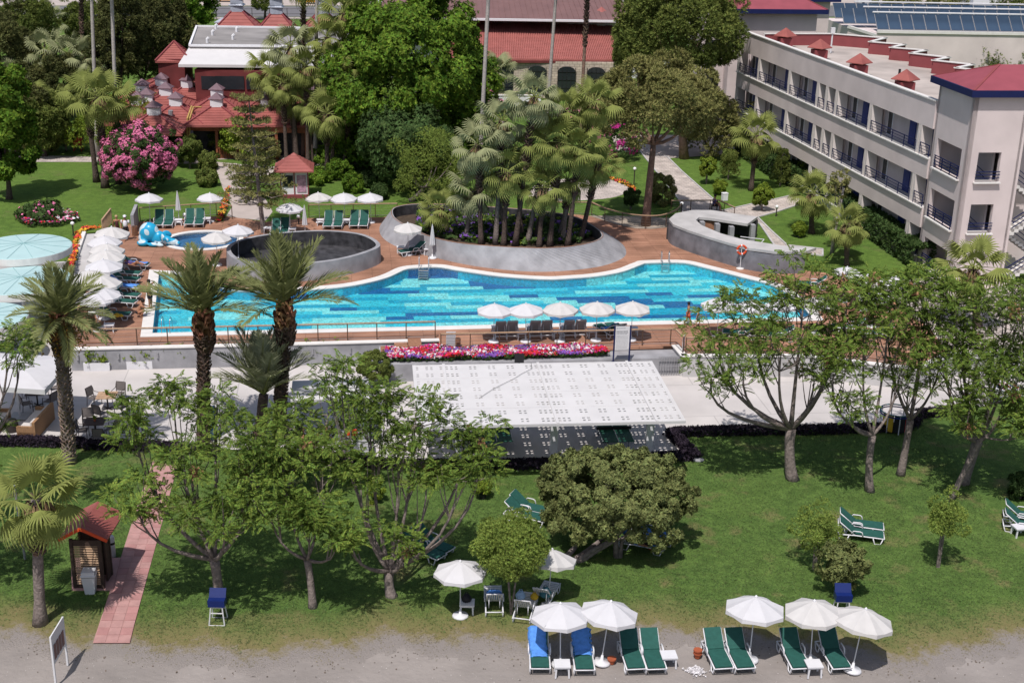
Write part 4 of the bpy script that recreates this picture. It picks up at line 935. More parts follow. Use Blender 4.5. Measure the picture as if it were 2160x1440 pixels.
def lounger_t(back=38, cush='green_cushion', name='sun_lounger', metal='white_plastic'):
    t = T(name); a = R(back); L = .80; by, bz = .22, .34; hy, hz = by + L * math.cos(a), bz + L * math.sin(a)
    mb = MB()
    for s in (-1, 1):
        x = .315 * s; mb.tube([(x, -.98, .30), (x, -.6, .31), (x, by, bz - .02), (x, .62, .30), (x, .90, .27)], .028, 5); mb.tube([(x * .92, by, bz), (x * .92, hy, hz)], .024, 5)
    for y in (-.97, .88): mb.tube([(-.315, y, .29), (.315, y, .29)], .025, 5)
    mb.tube([(-.29, hy, hz), (.29, hy, hz)], .024, 5); mb.beam((-.2, .6, .30), (-.2, hy * .8, hz * .75), .03, .03); mb.beam((.2, .6, .30), (.2, hy * .8, hz * .75), .03, .03)
    fr = t.part('frame', mb.mesh('frame', metal, True))
    for y, w in ((-.72, .2), (.66, .22)):
        mb = MB(); mb.tube([(0, y - w, .29), (0, y - w * .6, .03), (0, y + w * .6, .03), (0, y + w, .29)], .026, 5); me = mb.mesh('leg', metal, True)
        for s in (-1, 1): t.part('leg', me, -1, (.315 * s, 0, 0))
    mb = MB(); mb.tube([(0, -.12, .31), (0, -.06, .50), (0, .02, .53), (0, .28, .53), (0, .36, .42)], .026, 5); me = mb.mesh('armrest', metal, True)
    for s in (-1, 1): t.part('armrest', me, -1, (.35 * s, 0, 0))
    mb = MB(); mb.box((0, (-.94 + by) / 2, .345), (.56, by + .94, .055)); t.part('seat_cushion', mb.mesh('seat_cushion', cush))
    mb = MB(); mb.box((0, (by + hy) / 2 - .015, (bz + hz) / 2 + .035), (.56, L * 1.0, .055), rx=a); t.part('back_cushion', mb.mesh('back_cushion', cush))
    t.geo = (a, by, bz, hy, hz); return t
LG = lounger_t(38); LGU = lounger_t(58); LGF = lounger_t(20); LS = lounger_t(60, 'sling_grey')
def slatted_t():
    t = lounger_t(50, 'white_plastic', 'slatted_lounger'); t.p = [p for p in t.p if 'cushion' not in p[0]]; a, by, bz, hy, hz = R(50), .22, .34, .22 + .8 * math.cos(R(50)), .34 + .8 * math.sin(R(50))
    mb = MB(); mb.box((0, 0, 0), (.05, .78, .02), rx=a); me = mb.mesh('slat', 'white_plastic')
    for i in range(7): t.part('slat', me, -1, (-.24 + .08 * i, (by + hy) / 2, (bz + hz) / 2 + .02))
    mb = MB(); mb.box((0, 0, 0), (.58, .07, .02)); me = mb.mesh('slat', 'white_plastic')
    for i in range(9): t.part('slat', me, -1, (0, -.85 + .12 * i, .33))
    return t
SL = slatted_t()
def towel(name, label, loc, rz, tm, matn, y0=-.55, y1=1.0, w=.6, z=.03, shift=0., ruck=.02, seed=0, sc=(1, 1, 1)):
    a, by, bz, hy, hz = tm.geo; r = random.Random(seed); mb = MB(); n = 14; rows = []
    for i in range(n + 1):
        s = y0 + (y1 - y0) * i / n
        if s < by: y, zz = s, .375
        else: y, zz = by + (s - by) * math.cos(a) - .085 * math.sin(a), .35 + (s - by) * math.sin(a) + .07 * math.cos(a)
        for k in range(7): x = -w / 2 + w * k / 6 + shift * i / n + r.uniform(-1, 1) * ruck; mb.v.append((x, y, zz + z + r.uniform(0, ruck) - (.10 if k in (0, 6) else 0)))
    for i in range(n):
        for k in range(6): q = i * 7 + k; mb.f.append((q, q + 1, q + 8, q + 7)); mb.m.append(0)
    o = mb.build(name, matn, None, True, loc, (0, 0, rz)); m = o.modifiers.new('s', 'SOLIDIFY'); m.thickness = .015; o.scale = sc; tag(o, label, 'towel'); return o
def table_t(w=.5, d=.46, h=.42):
    t = T('side_table'); mb = MB(); mb.box((0, 0, h - .02), (w, d, .04)); mb.box((0, 0, h - .06), (w - .05, d - .05, .06)); t.part('table_top', mb.mesh('table_top', 'white_plastic')); mb = MB(); mb.beam((0, 0, h - .04), (.0, 0, 0), .05, .05); me = mb.mesh('leg', 'white_plastic')
    for x in (-1, 1):
        for y in (-1, 1): t.part('leg', me, -1, (x * (w / 2 - .04), y * (d / 2 - .04), 0), (y * .05, -x * .05, 0))
    return t
TB = table_t()
GD = 'parasols by the pool'
# open parasols: (base pixel, level, tilt x, tilt y, label)
def umb(bu, bv, z, label, group='white beach parasols', tx=0., ty=0., sc=1., rz=.2):
    return UMBS[int(bu * 7 + bv) % 5].stamp(at(bu, bv, z), 0, label, 'parasol', group, rot=(tx, ty, rz), scale=sc)
for bu, bv, tx, ty, sc, lb in (
    (971, 1300, R(-3), 0, 1.0, 'white parasol shading a small table on the lawn, left of the willowy round tree'),
    (1156, 1278, R(-11), R(5), .98, 'tilted white parasol behind the white slatted lounger'),
    (1182, 1402, R(-4), R(-1), 1.05, 'white beach parasol above the lounger with the longest blue towel'),
    (1268, 1398, R(-4), R(7), 1.05, 'white beach parasol between the blue towelled loungers and the green pair'),
    (1580, 1392, R(-5), R(3), 1.08, 'white beach parasol standing right of the pair beside the shell heap'),
    (1709, 1395, R(-3), R(-1), 1.06, 'white beach parasol between the two separate green loungers, above the small table'),
    (1797, 1414, R(-3), R(7), 1.06, 'rightmost white parasol on the sand, casting its whole shadow')):
    umb(bu, bv, 0, lb, tx=tx, ty=ty, sc=sc)
for bu, bv, sc, lb in (
    (317, 472, 1, 'white parasol at the far deck corner beside the grey wall end'),
    (444, 468, .95, 'white parasol at the right end of the far lounger row, by the path'),
    (612, 492, .98, 'white parasol half behind the araucaria branches, below the kiosk'),
    (675, 470, 1, 'leftmost of the three parasols in a row right of the kiosk'),
    (728, 470, 1, 'middle of the three parasols in a row right of the kiosk'),
    (783, 470, 1, 'rightmost of the three parasols in a row right of the kiosk'),
    (459, 560, 1.0, 'white parasol overhanging the middle of the paddling pool'),
    (503, 548, 1.05, 'white parasol with tree shadows at the right end of the paddling pool'),
    (861, 538, 1.0, 'white parasol casting its shadow on the sloping planter wall'),
    (240, 560, 1.15, 'farthest parasol of the left column, nearest the strolling couple'),
    (227, 577, 1.1, 'second parasol from the far end of the left column'),
    (229, 595, 1.1, 'parasol of the left column just before the sunbathing woman'),
    (231, 613, 1.15, 'parasol of the left column covering the sunbathing woman'),
    (226, 635, 1.15, 'parasol of the left column above the first empty green lounger'),
    (199, 660, 1.15, 'parasol of the left column set farthest toward the ramp'),
    (221, 673, 1.15, 'parasol of the left column above the blue towel'),
    (221, 692, 1.05, 'second nearest parasol of the left column'),
    (208, 698, 1.0, 'nearest parasol of the left column, over the bag of yellow things'),
    (1041, 722, 1.0, 'leftmost parasol of the row at the near pool edge'),
    (1109, 721, 1.0, 'second parasol from the left in the near pool edge row'),
    (1181, 721, 1.02, 'middle parasol of the five at the near pool edge'),
    (1257, 719, 1.02, 'fourth parasol from the left in the near pool edge row, over the blue towel'),
    (1331, 718, 1.02, 'parasol of the near pool edge row just behind the notice board'),
    (1512, 712, 1.05, 'white parasol right of the two boys, partly behind leaves'),
    (1580, 712, 1.0, 'second white parasol right of the two boys, mostly hidden by leaves'),
    (1648, 708, 1.0, 'third white parasol right of the two boys, behind the shade tree crown'),
    (1722, 704, 1.0, 'fourth white parasol right of the two boys, behind the shade tree crown'),
    (1778, 636, 1.0, 'white parasol behind the right shade trees, near the annex end'),
    (1820, 655, 1.0, 'white parasol seen through leaves right of the pool end'),
    (1882, 658, 1.0, 'rightmost white parasol behind the shade trees'),
    (1838, 690, 1.0, 'white parasol seen through leaves below the other hidden ones')):
    umb(bu, bv, ZD, lb, GD, R(random.Random(bu).uniform(-2, 3)), R(random.Random(bv).uniform(-2, 2)), sc, rz=random.Random(bu + bv).uniform(0, .7))
for bu, bv, lb in ((378, 470, 'closed parasol between the two far pairs of green loungers'), (644, 502, 'closed parasol left of the three in a row by the kiosk'), (912, 545, 'closed parasol in front of the sloping planter wall')):
    CLO.stamp(at(bu, bv, ZD), 0, lb, 'closed parasol', 'closed white parasols')
# loungers: feet point to local -y
def lg(t, u, v, z, rz, label, group, cat='sun lounger', sc=1.): return t.stamp(at(u, v, z), rz, label, cat, group, scale=sc)
BG = 'loungers set out on the sand'; r8 = R(6)
sp = [(LG, 1137, 1393, .03, 'lounger draped with a long blue towel, leftmost on the sand'), (LG, 1228, 1396, .05, 'lounger with rumpled blue towel over its back, second from left on the sand'),
      (LG, 1331, 1394, .12, 'green lounger half in shade beside the terracotta pot and parasol base'), (LG, 1374, 1394, .10, 'sunlit green lounger left of the lone white table'),
      (LG, 1511, 1393, .14, 'green lounger beside two stacked pots and the shell heap'), (LG, 1556, 1393, .14, 'green lounger left of the parasol, its headrest shaded'),
      (LG, 1672, 1393, .12, 'green lounger left of the small table, lower right of the sand'), (LG, 1755, 1393, .14, 'rightmost green lounger on the sand, deep in shade')]
lgs = [lg(t, u, v, 0, rz, lb, BG, sc=(1.08, .93, 1.0)) for t, u, v, rz, lb in sp]
towel('towel', 'bright blue towel covering the leftmost beach lounger down to its seat', lgs[0].location, .03, LG, 'blue_towel', -.35, 1.03, .62, shift=-.05, seed=1, sc=(1.08, .93, 1))
towel('towel', 'blue towel rumpled over the second beach lounger', lgs[1].location, .05, LG, 'blue_towel', -.15, 1.03, .64, ruck=.035, seed=2, sc=(1.08, .93, 1))
LW = 'loungers standing on the lower lawn'
A = R(-78)
for u, v, z, rz, lb in ((1108, 1098, 0, R(66), 'rear lounger of the green pair left of the big round shrub'), (1118, 1083, 0, R(66), 'front lounger of the green pair left of the big round shrub'),
    (893, 1172, 0, R(52), 'front green lounger of the pair under the multi-stemmed shade tree'), (911, 1158, 0, R(52), 'rear green lounger of the pair under the multi-stemmed shade tree'),
    (1812, 1137, 0, R(78), 'front lounger of the green pair right of the feathery shrub'), (1812, 1118, 0, R(78), 'rear lounger of the green pair right of the feathery shrub'),
    (2160, 1120, 0, R(75), 'front lounger of the green pair cut by the right picture edge'), (2160, 1100, 0, R(75), 'rear lounger of the green pair cut by the right picture edge')):
    lg(LG, u, v, z, rz, lb, LW)
l1 = lg(LG, 1352, 1158, 0, R(72), 'lounger in the shade of the big shrub, occupied, blue towel over it', LW); towel('towel', 'blue towel under the person lying behind the big shrub', l1.location, R(72), LG, 'blue_towel', -.95, 1.03, .66, seed=5)
l2 = lg(LG, 1374, 1140, 0, R(72), 'rear lounger behind the big shrub with blue towel', LW); towel('towel', 'blue towel on the rear lounger behind the big shrub', l2.location, R(72), LG, 'blue_towel', -.95, 1.03, .66, seed=6)
l3 = lg(SL, 1041, 1278, 0, math.pi + .06, 'white slatted lounger with blue towel seen from behind near the willowy tree', LW); towel('towel', 'blue towel on the slatted lounger left of the willowy tree', l3.location, math.pi + .06, LGU, 'blue_towel', -.5, .9, .56, seed=7)
l4 = lg(SL, 1108, 1292, 0, math.pi - .18, 'white slatted lounger hung with bags, right of the willowy tree', LW)
l5 = lg(SL, 1150, 1268, 0, math.pi - .3, 'white slatted lounger with turquoise bundle below the tilted parasol', LW)
for q, (n, m, p, s, lb) in enumerate((('bag', 'cloth_yellow', (1127, 1263), .16, 'yellow cloth bag on the slatted lounger'), ('bag', 'cloth_teal', (1150, 1258), .24, 'turquoise bundle under the tilted parasol'), ('bag', 'pale_towel', (1098, 1262), .2, 'pale blue cloth over the slatted lounger back'), ('backpack', 'black', (984, 1268), .2, 'black bag on the little table under the lawn parasol'), ('bag', 'cloth_red', (1374, 1158), .16, 'red bag beside the lounger behind the big shrub'))):
    mb = MB(); mb.lathe([(s * .5, 0), (s * .9, s * .3), (s, s * .8), (s * .5, s * 1.5), (s * .2, s * 1.6)], 9); mb.tube([(-s * .4, 0, s * 1.3), (-s * .2, 0, s * 2), (s * .2, 0, s * 2), (s * .4, 0, s * 1.3)], s * .08, 4); tag(mb.build(n, m, None, True, at(*p, .42 if n != 'bag' or q < 3 else 0)), lb, 'bag')
for u, v, rz, lb in ((985, 1292, 0, 'white side table with a black bag under the lawn parasol'), (1185, 1422, .05, 'white side table between the two blue towelled loungers'), (1409, 1403, .1, 'lone white side table right of the green beach pair'), (1714, 1422, .1, 'white side table between the two separate green beach loungers'), (2148, 1130, .2, 'white side table by the lounger pair at the right edge')):
    TB.stamp(at(u, v, 0), rz, lb, 'side table', 'white side tables', scale=1.1)
FG = 'loungers around the pool deck'
for u, v, lb in ((336, 476, 'far row, first green lounger right of the corner parasol'), (357, 476, 'far row green lounger just left of the closed parasol'), (401, 474, 'far row green lounger just right of the closed parasol'), (422, 474, 'far row, last green lounger before the path')):
    lg(LGU, u, v, ZD, G, lb, FG)
for u, v, lb in ((693, 478, 'green lounger between first and second parasol right of the kiosk, left one'), (714, 478, 'green lounger between first and second parasol right of the kiosk, right one'), (748, 477, 'green lounger between second and third parasol right of the kiosk, left one'), (768, 477, 'green lounger between second and third parasol right of the kiosk, right one'), (582, 496, 'single green lounger half hidden behind the araucaria'), (600, 494, 'green lounger beside the one behind the araucaria')):
    lg(LGU, u, v, ZD, G * .3, lb, FG)
for u, v, rz, lb in ((870, 537, R(-62), 'front green lounger below the sloping planter wall'), (890, 533, R(-62), 'rear green lounger below the sloping planter wall')): lg(LG, u, v, ZD, rz, lb, FG)
LF = []
for i, (u, v, lb) in enumerate(((283, 566, 'green lounger occupied by the sunbathing woman'), (266, 584, 'green lounger next to the sunbathing woman'), (262, 597, 'dark green lounger level with the pool corner'), (262, 613, 'lounger covered by a bright blue towel in the left column'), (262, 631, 'green lounger right after the blue towel in the left column'), (254, 645, 'green lounger opposite the crouching man'), (240, 672, 'nearest green lounger of the left column, yellow things on it'))):
    LF.append(lg(LG if i != 5 else LGF, u, v, ZD, R(84) + (0.1 if i == 6 else 0), lb, FG))
towel('towel', 'bright blue towel on a lounger in the left column', LF[3].location, R(84), LG, 'blue_towel', -.9, 1.0, .66, ruck=.03, seed=9)
towel('towel', 'striped blue towel under the sunbathing woman', LF[0].location, R(84), LG, 'blue_towel', -.9, .3, .6, seed=10)
for i, (u, lb) in enumerate(((1054, 'grey sling lounger, leftmost behind the deck railing'), (1078, 'grey sling lounger, second from the left behind the deck railing'), (1126, 'grey sling lounger below the second pool edge parasol, left one of two'), (1150, 'grey sling lounger below the second pool edge parasol, right one of two'), (1197, 'grey sling lounger right of the middle pool edge parasol, left one of two'), (1221, 'grey sling lounger right of the middle pool edge parasol, right one of two'))):
    lg(LS, u, 708 - i * .7, ZD, math.pi + G, lb, FG)
b1 = lg(LG, 1279, 706, ZD, R(-150) + math.pi * 2, 'green lounger under a blue towel left of the notice board', FG); towel('towel', 'blue towel on the lounger left of the notice board', b1.location, R(-150), LG, 'blue_towel', -.2, 1.03, .64, seed=12)
lg(LG, 1298, 704, ZD, R(-160), 'green lounger mostly behind the notice board', FG)
for u, v, lb in ((1712, 608, 'green lounger on the deck seen between the right shade trees'), (1560, 712, 'green lounger under leaves right of the two boys'), (1640, 716, 'green lounger behind the right shade tree trunk'), (1790, 700, 'green lounger under the hidden parasols on the right'), (1850, 712, 'green lounger at the right deck end behind leaves')): lg(LG, u, v, ZD, R(-100), lb, FG)
for u, v, lb in ((1100, 715, 'first grey shaded side table behind the deck railing'), (1176, 713, 'second grey shaded side table behind the deck railing'), (1249, 711, 'third grey shaded side table behind the deck railing'), (1335, 706, 'side table just right of the notice board'), (1046, 702, 'side table left of the grey sling loungers'),
    (377, 475, 'side table at the foot of the closed parasol in the far row'), (437, 472, 'side table at the right end of the far row'), (676, 475, 'side table under the first of the three parasols by the kiosk'), (731, 475, 'side table under the middle one of the three parasols by the kiosk'), (845, 533, 'side table left of the loungers below the planter wall'), (902, 537, 'side table right of the loungers below the planter wall'), (564, 492, 'side table left of the araucaria'), (617, 494, 'side table right of the araucaria'), (232, 699, 'side table beside the nearest left column parasol')):
    TB.stamp(at(u, v, ZD), G, lb, 'side table', 'white side tables', scale=1.05)
mb = MB(); mb.lathe([(.12, 0), (.2, .05), (.2, .12), (.08, .2)], 8, c=(0, 0, 0)); mb.lathe([(.1, 0), (.14, .04), (.05, .15)], 7, c=(.22, .05, 0)); tag(mb.build('bag', 'cloth_yellow', None, True, at(247, 668, ZD + .4)), 'yellow bag and towel on the nearest left column lounger', 'bag')
# ---- perforated canopy
def canopy():
    z = 3.2; a, b, c = at(873, 769, z), at(1372, 760.5, z), at(1455, 886, z); o = empty('perforated_canopy', (a.x, a.y, 0), 0, 'white perforated canopy roof over the table tennis terrace', 'canopy')
    ex = (b - a); W = ex.length; ex.normalize(); ey = Vector((ex.y, -ex.x, 0)); D = abs((c - b).dot(ey)); rot = math.atan2(ex.y, ex.x)
    f = Vector((0, 0, 0)) - Vector((a.x, a.y, 0))
    cols = [0, 1.42, 6.02, 10.42, W]; rows = [0, D * .25, D * .5, D * .75, D]
    for i in range(4):
        for j in range(4):
            x0, x1, y0, y1 = cols[i] + .025, cols[i + 1] - .025, rows[j] + .012, rows[j + 1] - .012; w, h = x1 - x0, y1 - y0
            nx = max(1, round(w / .92)); X = [0, w]; hx = set(); Y = [0, h]
            def cuts(n, L, hole, gap, edge=True):
                out = []; 
                for k in range(n):
                    c0 = L * (k + .5) / n
                    for s in (-1, 1): m = c0 + s * (gap + hole) / 2; out.append((m - hole / 2, m + hole / 2))
                if edge: out.insert(0, (.06, .06 + hole)); out.append((L - .06 - hole, L - .06))
                return out
            cx = cuts(nx, w, .115, .11); cy = cuts(2, h, .12, .13, False)
            X = sorted([0, w] + [q for p in cx for q in p]); Y = sorted([0, h] + [q for p in cy for q in p]); mb = MB(); vid = {}
            hxs = [(round(p, 4), round(q, 4)) for p, q in cx]; hys = [(round(p, 4), round(q, 4)) for p, q in cy]
            for m, x in enumerate(X):
                for n_, y in enumerate(Y): vid[m, n_] = len(mb.v); mb.v.append((x0 + x, -(y0 + y), 0))
            for m in range(len(X) - 1):
                for n_ in range(len(Y) - 1):
                    if (round(X[m], 4), round(X[m + 1], 4)) in hxs and (round(Y[n_], 4), round(Y[n_ + 1], 4)) in hys: continue
                    mb.f.append((vid[m, n_ + 1], vid[m + 1, n_ + 1], vid[m + 1, n_], vid[m, n_])); mb.m.append(0)
            p = mb.build('panel', 'canopy_white', o, loc=(0, 0, z - .02 - .004 * ((i + j) % 3)), rot=(0, 0, rot)); s = p.modifiers.new('s', 'SOLIDIFY'); s.thickness = .03; s.offset = -1
    for x in cols:
        mb = MB(); mb.box((x, -D / 2, -.07), (.10 if 0 < x < W else .16, D - .02, .12)); 
        if 0 < x < W: mb.box((x, -D / 2, .015), (.13, D, .03))
        mb.build('beam', 'canopy_white', o, loc=(0, 0, z), rot=(0, 0, rot))
    for y in (.1, D - .02): mb = MB(); mb.box((W / 2, -y, -.07), (W + .1, .12, .13)); mb.build('fascia', 'canopy_white', o, loc=(0, 0, z), rot=(0, 0, rot))
    for y in rows[1:4]: mb = MB(); mb.box((W / 2, -y, -.08), (W, .06, .09)); mb.build('joist', 'canopy_white', o, loc=(0, 0, z), rot=(0, 0, rot))
    for px in ((968, 962), (1167, 963), (1368, 957)):
        p = at(*px); q = p - Vector((a.x, a.y, 0)); mb = MB(); mb.v = []; w0, w1 = .32, .38
        hh = z - .13; mb.add([(-w0 / 2, -.13, 0), (w0 / 2, -.13, 0), (w0 / 2, .13, 0), (-w0 / 2, .13, 0), (-w1 / 2, -.13, hh), (w1 / 2, -.13, hh), (w1 / 2, .13, hh), (-w1 / 2, .13, hh)], [(0, 3, 2, 1), (4, 5, 6, 7), (0, 1, 5, 4), (1, 2, 6, 5), (2, 3, 7, 6), (3, 0, 4, 7)])
        mb.build('column', 'wall_white', o, loc=q, rot=(0, 0, rot))
        mb.build('column', 'canopy_white', o, loc=q + Vector((-ex.y, ex.x, 0)) * 3.6, rot=(0, 0, rot))
    g = [Vector((p[0], p[1], 0)) for p in (a, b)]; 
    mb = MB(); p = [at(905, 985), at(1430, 962), at(1395, 900), at(925, 800), at(900, 900)]
    return rot
crot = canopy()
# cable lying over the canopy, floodlight
mb = MB(); mb.tube([at(u, v, 3.215) for u, v in ((1010, 840), (1040, 820), (1068, 806), (1085, 798), (1100, 788), (1122, 777), (1120, 764))], .009, 4); tag(mb.build('cable', 'black'), 'thin black cable running across the white canopy', 'cable')
o = empty('floodlight', at(1095, 768, 1.1), 0, 'black floodlight standing at the back edge of the white canopy', 'floodlight'); mb = MB(); mb.box((0, 0, .35), (.5, .18, .48), rx=-.25); mb.build('lamp_housing', 'black', o); mb = MB(); mb.beam((0, .1, 0), (0, .1, .3), .05, .05); mb.build('bracket', 'black', o)
def pingpong(u, v, rz, label):
    o = empty('table_tennis_table', at(u, v), rz, label, 'table'); mb = MB(); mb.box((0, 0, .74), (2.74, 1.52, .04)); mb.build('table_top', 'table_green', o)
    mb = MB(); mb.box((0, 0, .765), (2.74, .03, .006)); mb.box((0, .745, .765), (2.74, .03, .006)); mb.box((0, -.745, .765), (2.74, .03, .006)); mb.build('painted_line', 'white_paint', o)
    mb = MB(); mb.box((0, 0, .84), (.02, 1.7, .15)); mb.build('net', 'black', o)
    for x in (-1, 1):
        mb = MB(); mb.beam((x, -.55, 0), (x, -.55, .73), .05, .05); mb.beam((x, .55, 0), (x, .55, .73), .05, .05); mb.beam((x, -.6, .08), (x, .6, .08), .05, .05); mb.build('leg_frame', 'grey_metal', o)
pingpong(1293, 936, crot + math.pi / 2, 'green table tennis table under the canopy, in front of the right columns'); pingpong(1042, 936, crot + math.pi / 2, 'dark table tennis table under the left half of the canopy')
# ---- notice board
o = empty('notice_board', at(1310, 763, 1.03), G, 'white notice board on dark blue posts beside the petunia bed', 'sign')
for s in (-1, 1): mb = MB(); mb.tube([(s * .43, 0, 0), (s * .43, 0, 2.05)], .045, 8); mb.lathe([(.12, 0), (.12, .03)], 10, c=(s * .43, 0, 0)); mb.build('post', 'navy_paint', o)
mb = MB(); mb.box((0, 0, 1.35), (.76, .03, 1.35)); pn = mb.build('board_panel', 'white_paint', o)
mb = MB(); r = random.Random(2)
for i, z in enumerate([1.92] + [1.76, 1.72, 1.66, 1.60] + [1.5 - .07 * k for k in range(12)]):
    x = -.33
    while x < (.1 if i == 0 else .30 if i > 4 else .25):
        w = r.uniform(.02, .07); hgt = .035 if i == 0 else .018 if i > 4 else .03; mb.box((x + w / 2, -.018, z), (w, .004, hgt)); x += w + r.uniform(.012, .03)
mb.build('lettering', 'grey_metal', pn)
# ---- barrier rack
o = empty('metal_barrier', at(1388, 795, 0), G, 'grey barred metal rack leaning by the wall right of the canopy', 'rack'); L = (at(1432, 795) - at(1388, 795)).length
fm = MB(); fm.beam((0, 0, 1.15), (L, 0, 1.15), .04, .04); fm.beam((0, 0, .08), (L, 0, .08), .04, .04); fm.beam((0, 0, .62), (L, 0, .62), .03, .03); fm.build('frame', 'grey_metal', o); mb = MB(); mb.tube([(0, 0, .05), (0, 0, 1.17)], .016, 5); me = mb.mesh('bar', 'grey_metal')
for i in range(9): link_mesh('bar', me, o, (L * i / 8, 0, 0))
# ---- white lattice panels, bins, bollard lights on the deck
for u, v, lb in ((951, 730, 'white lattice panel tied to the deck railing near the steps'), (1441, 738, 'white lattice panel on the railing corner near the boys')):
    o = empty('lattice_panel', at(u, v, ZD), G if u < 1000 else G + 1.1, lb, 'panel'); mb = MB(); mb.box((0, 0, .42), (.52, .03, .84)); mb.build('panel', 'white_paint', o); mb = MB()
    for k in range(9): mb.beam((-.25, -.02, .05 + .09 * k), (.25, -.02, .05 + .09 * k), .008, .02)
    mb.build('lattice_strip', 'grey_metal', o)
def slat_bin(u, v, z, lb, s=1.):
    o = empty('litter_bin', at(u, v, z), 0, lb, 'bin', 'wooden slatted bins'); mb = MB(); mb.box((0, 0, .3 * s), (.05, .02, .6 * s)); me = mb.mesh('slat', 'wood')
    for k in range(14): a = 6.283 * k / 14; link_mesh('slat', me, o, (.17 * s * math.cos(a), .17 * s * math.sin(a), .02), (0, 0, a + math.pi / 2))
    mb = MB(); mb.lathe([(.15 * s, .03), (.15 * s, .58 * s)], 12); mb.build('liner', 'black', o)
slat_bin(285, 497, ZD, 'slatted wooden bin right behind the strolling couple', 1.1); slat_bin(194, 688, ZD, 'slatted wooden bin at the near end of the left parasol column', 1.1); slat_bin(966, 731, ZD, 'small reddish slatted bin beside the lattice panel near the steps', .8)
def globe(u, v, z, lb, h=1.0, r=.14, post='dark_metal'):
    o = empty('globe_lamp', at(u, v, z), 0, lb, 'lamp', 'white globe garden lamps'); mb = MB(); mb.tube([(0, 0, 0), (0, 0, h)], .045, 7); mb.lathe([(.09, 0), (.07, .06)], 8); mb.lathe([(.08, h - .02), (.08, h + .04)], 8); mb.build('post', post, o)
    bm = bmesh.new(); bmesh.ops.create_icosphere(bm, subdivisions=2, radius=r, matrix=Matrix.Translation((0, 0, h + r))); me = bpy.data.meshes.new('globe'); bm.to_mesh(me); bm.free(); me.materials.append(M['lamp_globe']); me.polygons.foreach_set('use_smooth', [True] * len(me.polygons)); link_mesh('globe', me, o)
for u, v, z, h, lb in ((155, 496, ZG, .7, 'globe lamp by the orange flower border, beyond the round canopies'), (109, 575, .9, 1.2, 'globe lamp between the two round turquoise canopies'), (1337, 392, ZG, 1.3, 'globe lamp on the grass between round paving and the main path'), (1280, 350, ZG, 1.0, 'globe lamp beside the pink flowering bush'), (1437, 452, ZG, .7, 'globe lamp at the railing bend above the annex'), (1637, 456, ZG, .6, 'globe lamp on the grass edge right of the annex'), (430, 470, ZG, .5, 'small globe lamp behind the far lounger row'), (390, 468, ZG, .4, 'small globe lamp behind the closed parasol'), (630, 475, ZG, .5, 'globe lamp left of the leftmost kiosk parasol'), (100, 150, ZG, 2.2, 'globe lamp among the dark palms at upper left')):
    globe(u, v, z, lb, h)
for i, (u, v) in enumerate(((164, 757), (250, 755), (333, 752), (660, 744), (740, 741))):
    p = at(u, v, .75); w = at(149, 736, ZD), at(922, 717.5, ZD); t = (p.x - w[0].x) / (w[1].x - w[0].x); y = w[0].y + (w[1].y - w[0].y) * t - .19; mb = MB(); mb.tube([(0, 0, 0), (0, 0, .3)], .07, 8); tag(mb.build('wall_light', 'grey_metal', None, loc=(p.x, y, .68)), ['wall light left of the first planter', 'wall light between the first and second planter', 'wall light between the second and third planter', 'wall light left of the last visible planter', 'wall light near the yellow shrub'][i], 'wall light', 'wall lights on the grey wall')
# ---- planters
def planter(u, v, lb, seed, w=1.35):
    o = empty('planter_box', at(u, v, .05), G, lb, 'planter', 'white planters along the wall'); mb = MB(); mb.prism([(-w / 2, -.22), (w / 2, -.22), (w / 2, .22), (-w / 2, .22)], 0, .46, holes=[[(-w / 2 + .06, -.16), (w / 2 - .06, -.16), (w / 2 - .06, .16), (-w / 2 + .06, .16)]]); mb.sheet([(-w / 2, -.2), (w / 2, -.2), (w / 2, .2), (-w / 2, .2)], .4, 1); mb.build('box', ['white_plastic', 'soil'], o)
    rnd = np.random.default_rng(seed)
    for k, x in enumerate((-w * .24, w * .24)):
        n = 90; P = rnd.normal(0, 1, (n, 3)) * np.array([.17, .13, .2]) + np.array([x, 0, .72 + .1 * (k == seed % 2)]); v_, f_ = leafy(rnd, P, unit(rnd, n) + np.array([0, 0, .5]), .15, ROSE_V, ROSE_F); c = link_mesh('plant', fastmesh('plant', v_, f_, 'leaf_lime'), o); c['kind'] = 'stuff'
for i, (u, v, lb) in enumerate(((206, 780, 'white planter with two bushy plants, leftmost at the wall'), (296, 776, 'second white planter from the left at the wall'), (373, 772, 'white planter just left of the date palm trunk'), (458, 770, 'white planter just right of the date palm trunk'), (660, 764, 'white planter left of the rightmost one at the wall'), (700, 763, 'rightmost white planter at the wall'))): planter(u, v, lb, i)
